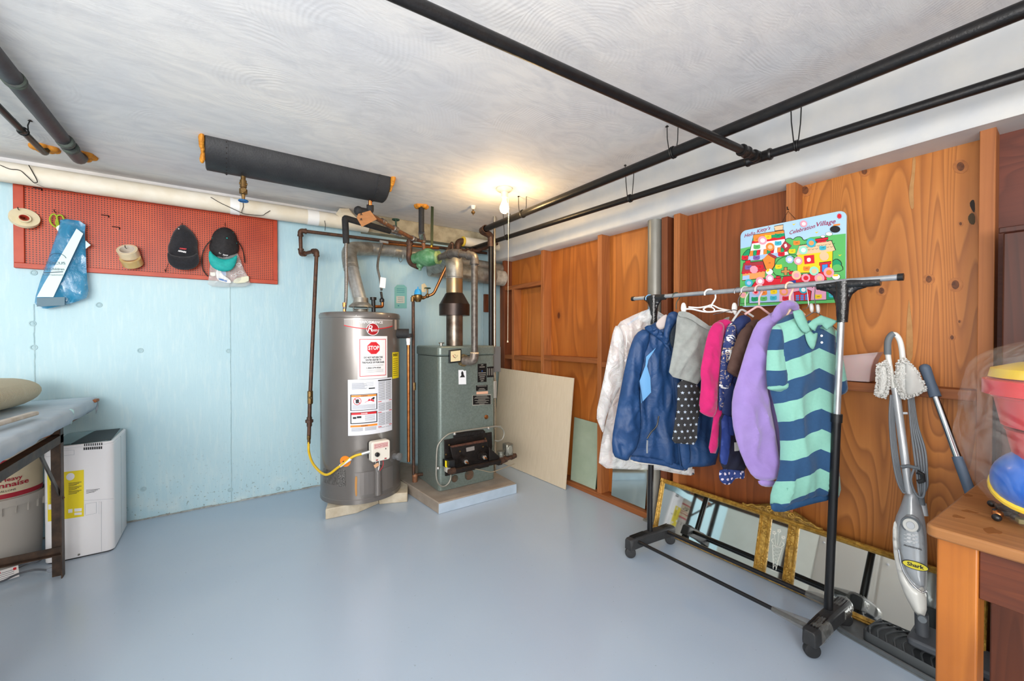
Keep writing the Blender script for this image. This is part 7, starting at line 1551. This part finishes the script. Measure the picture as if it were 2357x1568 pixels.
B().lathe([(.165, 1.117), (.170, 1.119), (.166, 1.14), (.12, 1.155), (.02, 1.16)], (c[0], c[1], 0), (0, 0, 1), 36).done('yellow_lid', yw, t)
t = thing('toy_ball', 'blue plastic toy ball with a yellow band low in the clear bag', 'toy', (1.53, .055, .765))
B().ball((1.60, .066, .864), .087, 32, 20, (1., 1., .97)).done('ball', blp, t)
B().torus((1.60, .066, .858), (.62, -.1, -.8), .0825, .009, 32, 8).done('yellow_band', yw, t)
bagm = N('clear_bag_film'); hh = bagm.noise(bagm.vec(), 8, 2, 1.5); bagm.bump(hh, 1., .05); bfm = bagm.fin('dcdad6', .08, 0., Alpha=.11, Coat_Weight=1.)
rs = []; nb_ = 56
prof = [(.02, .763), (.10, .764), (.135, .778), (.178, .84), (.208, .93), (.212, 1.02), (.206, 1.09), (.187, 1.15), (.14, 1.19), (.09, 1.21), (.02, 1.22)]
for j, pr_ in enumerate(cat([V((r, 0, z)) for r, z in prof], 3)):
    r, z = max(pr_.x, .005), pr_.z
    row = []
    for k in range(nb_):
        a = 2*math.pi*k/nb_; f = 1+.07*noise.noise(V((math.cos(a)*2.2, math.sin(a)*2.2, z*7)))+.035*noise.noise(V((a*5, z*16, 3)))
        row.append(V((1.605+r*f*math.cos(a)*.96, .0+r*f*math.sin(a), max(z+.008*noise.noise(V((a*3, r*9, 1))), .7625))))
    rs.append(row)
o = B().rings(rs).done('toy_bag', bfm, None, ang=80); tag(o, 'big clear plastic bag of toys standing on the wooden table', 'bag')
# small black toy with ribbon
t = thing('toy_car', 'small black plastic toy with copper wheel and striped ribbon on the table', 'toy', ZP(2300, 1195, .76))
def q3(px, py, z): return ZP(px, py, .762)+V((0, 0, z))
for a, c, w_ in (((2290, 1178), (2345, 1188), .022), ((2285, 1190), (2330, 1196), .012)): B().bar(q3(*a, .014), q3(*c, .014), w_, .014).done('body', black, t, bev=.003)
for p in ((2283, 1168), (2318, 1172), (2294, 1201), (2335, 1198)): B().ball(q3(*p, .010), .009, 12, 8).done('wheel', black, t)
B().ball(q3(2296, 1192, .010), .011, 14, 10).done('copper_wheel', copper, t)
B().bar(q3(2303, 1178, .024), q3(2325, 1182, .024), .012, .006).done('cab', black, t, bev=.002)
rg = mat('ribbon_green', '1f6b4c', .6); rr_ = mat('ribbon_red', 'b0303a', .6)
p_, q_ = q3(2330, 1196, .012), q3(2400, 1170, .03)
for k, m in ((-.006, rg), (0, rr_), (.006, rg)): B().bar(p_+V((k, 0, 0)), q_+V((k, 0, 0)), .006, .001, up=(0, 0, 1)).done('ribbon', m, t)
o = B().bar(q3(2340, 1205, .008), q3(2420, 1218, .008), .02, .012).done('wooden_strip', mat('olive_strip', '7a7248', .5), None, bev=.002); tag(o, 'short olive wooden strip beside the small black toy on the table', 'strip')
# ================================================================ final pass: sub-parts, groups and joined prints
from collections import defaultdict
def base(n): return n.rsplit('.', 1)[0] if n.rsplit('.', 1)[-1].isdigit() else n
def centre(o): m = _wm(o); return sum(((m @ v.co) for v in o.data.vertices), V((0, 0, 0)))/max(1, len(o.data.vertices))
NEST = {'clothes_rack': [('foot', ['foot_rib', 'caster_stem', 'caster_wheel', 'caster_hood'])],
        'water_heater': [('sticker', ['red_border', 'stop_octagon']), ('instruction_sheet', ['warning_frame', 'warning_panel', 'orange_band', 'red_band', 'black_bar', 'prohibition_ring', 'can_symbol', 'flame_symbol', 'figure_symbol']),
                         ('banner', ['red_stripe', 'banner_edge', 'emblem_rim', 'emblem']), ('gas_valve', ['valve_cover', 'instruction_label', 'knob']), ('orange_sticker', ['sticker_dot']), ('burner_door', ['insulation_edge'])],
        'boiler': [('gauge_case', ['gauge_dial', 'gauge_needle', 'red_arc']), ('name_plate', ['plate_print', 'blue_dot']), ('paper_label', ['label_figure']), ('air_shutter', ['nut', 'orifice']), ('armoured_cable', ['cable_clamp'])],
        'baseball_cap': [('crown', ['white_button', 'eyelet', 'lettering', 'swash'])],
        'dehumidifier': [('yellow_label', ['label_box']), ('body', ['latch', 'screw', 'panel_seam'])],
        'steam_mop': [('handle_loop', ['grip']), ('front_panel', ['chrome_trim', 'power_button', 'panel_marks', 'logo_rim', 'logo_oval', 'lettering'])],
        'gilt_mirror': [('crest', ['crest_scroll'])], 'storage_cabinet': [('door', ['knob'])], 'gas_pipe': [], 'rain_jacket': [('body', ['chest_stripe', 'pocket_zipper', 'zip_pull', 'snap', 'front_seam'])],
        'polo_shirt': [('placket', ['button']), ('sleeve', ['cuff'])], 'mayonnaise_bucket': [('label', ['lettering', 'oval_print'])]}
kids = defaultdict(list)
for o in list(bpy.data.objects):
    if o.parent is not None and o.type == 'MESH': kids[o.parent.name].append(o)
for th_ in [o for o in bpy.data.objects if o.type == 'EMPTY']:
    for part, subs in NEST.get(base(th_.name), []):
        ps = [o for o in kids[th_.name] if base(o.name) == part]
        if not ps: continue
        pc = [(p, centre(p)) for p in ps]
        for o in kids[th_.name]:
            if base(o.name) in subs:
                c_ = centre(o); o.parent = min(pc, key=lambda q: (q[1]-c_).length)[0]
GR = {'clothes_hanger': 'hangers on the rack bar', 'baseball_cap': 'caps on the pegboard', 'masking_tape': 'tape rolls on the pegboard', 'packing_tape': 'tape rolls on the pegboard', 'mop_pad': 'mop pads on the steam mop',
      'ceiling_pipe': 'black pipes along the ceiling', 'heating_pipe': 'pipes ending in orange foam', 'mirror_sheet': 'loose mirror panes between the studs'}
for o in bpy.data.objects:
    if 'category' in o and base(o.name) in GR: o['group'] = GR[base(o.name)]
    if o.parent is not None and base(o.name) in ('foot_rib', 'panel_seam', 'print', 'label_box', 'fine_print', 'plate_print', 'tag_print', 'panel_marks', 'label_print'): o['kind'] = 'stuff'
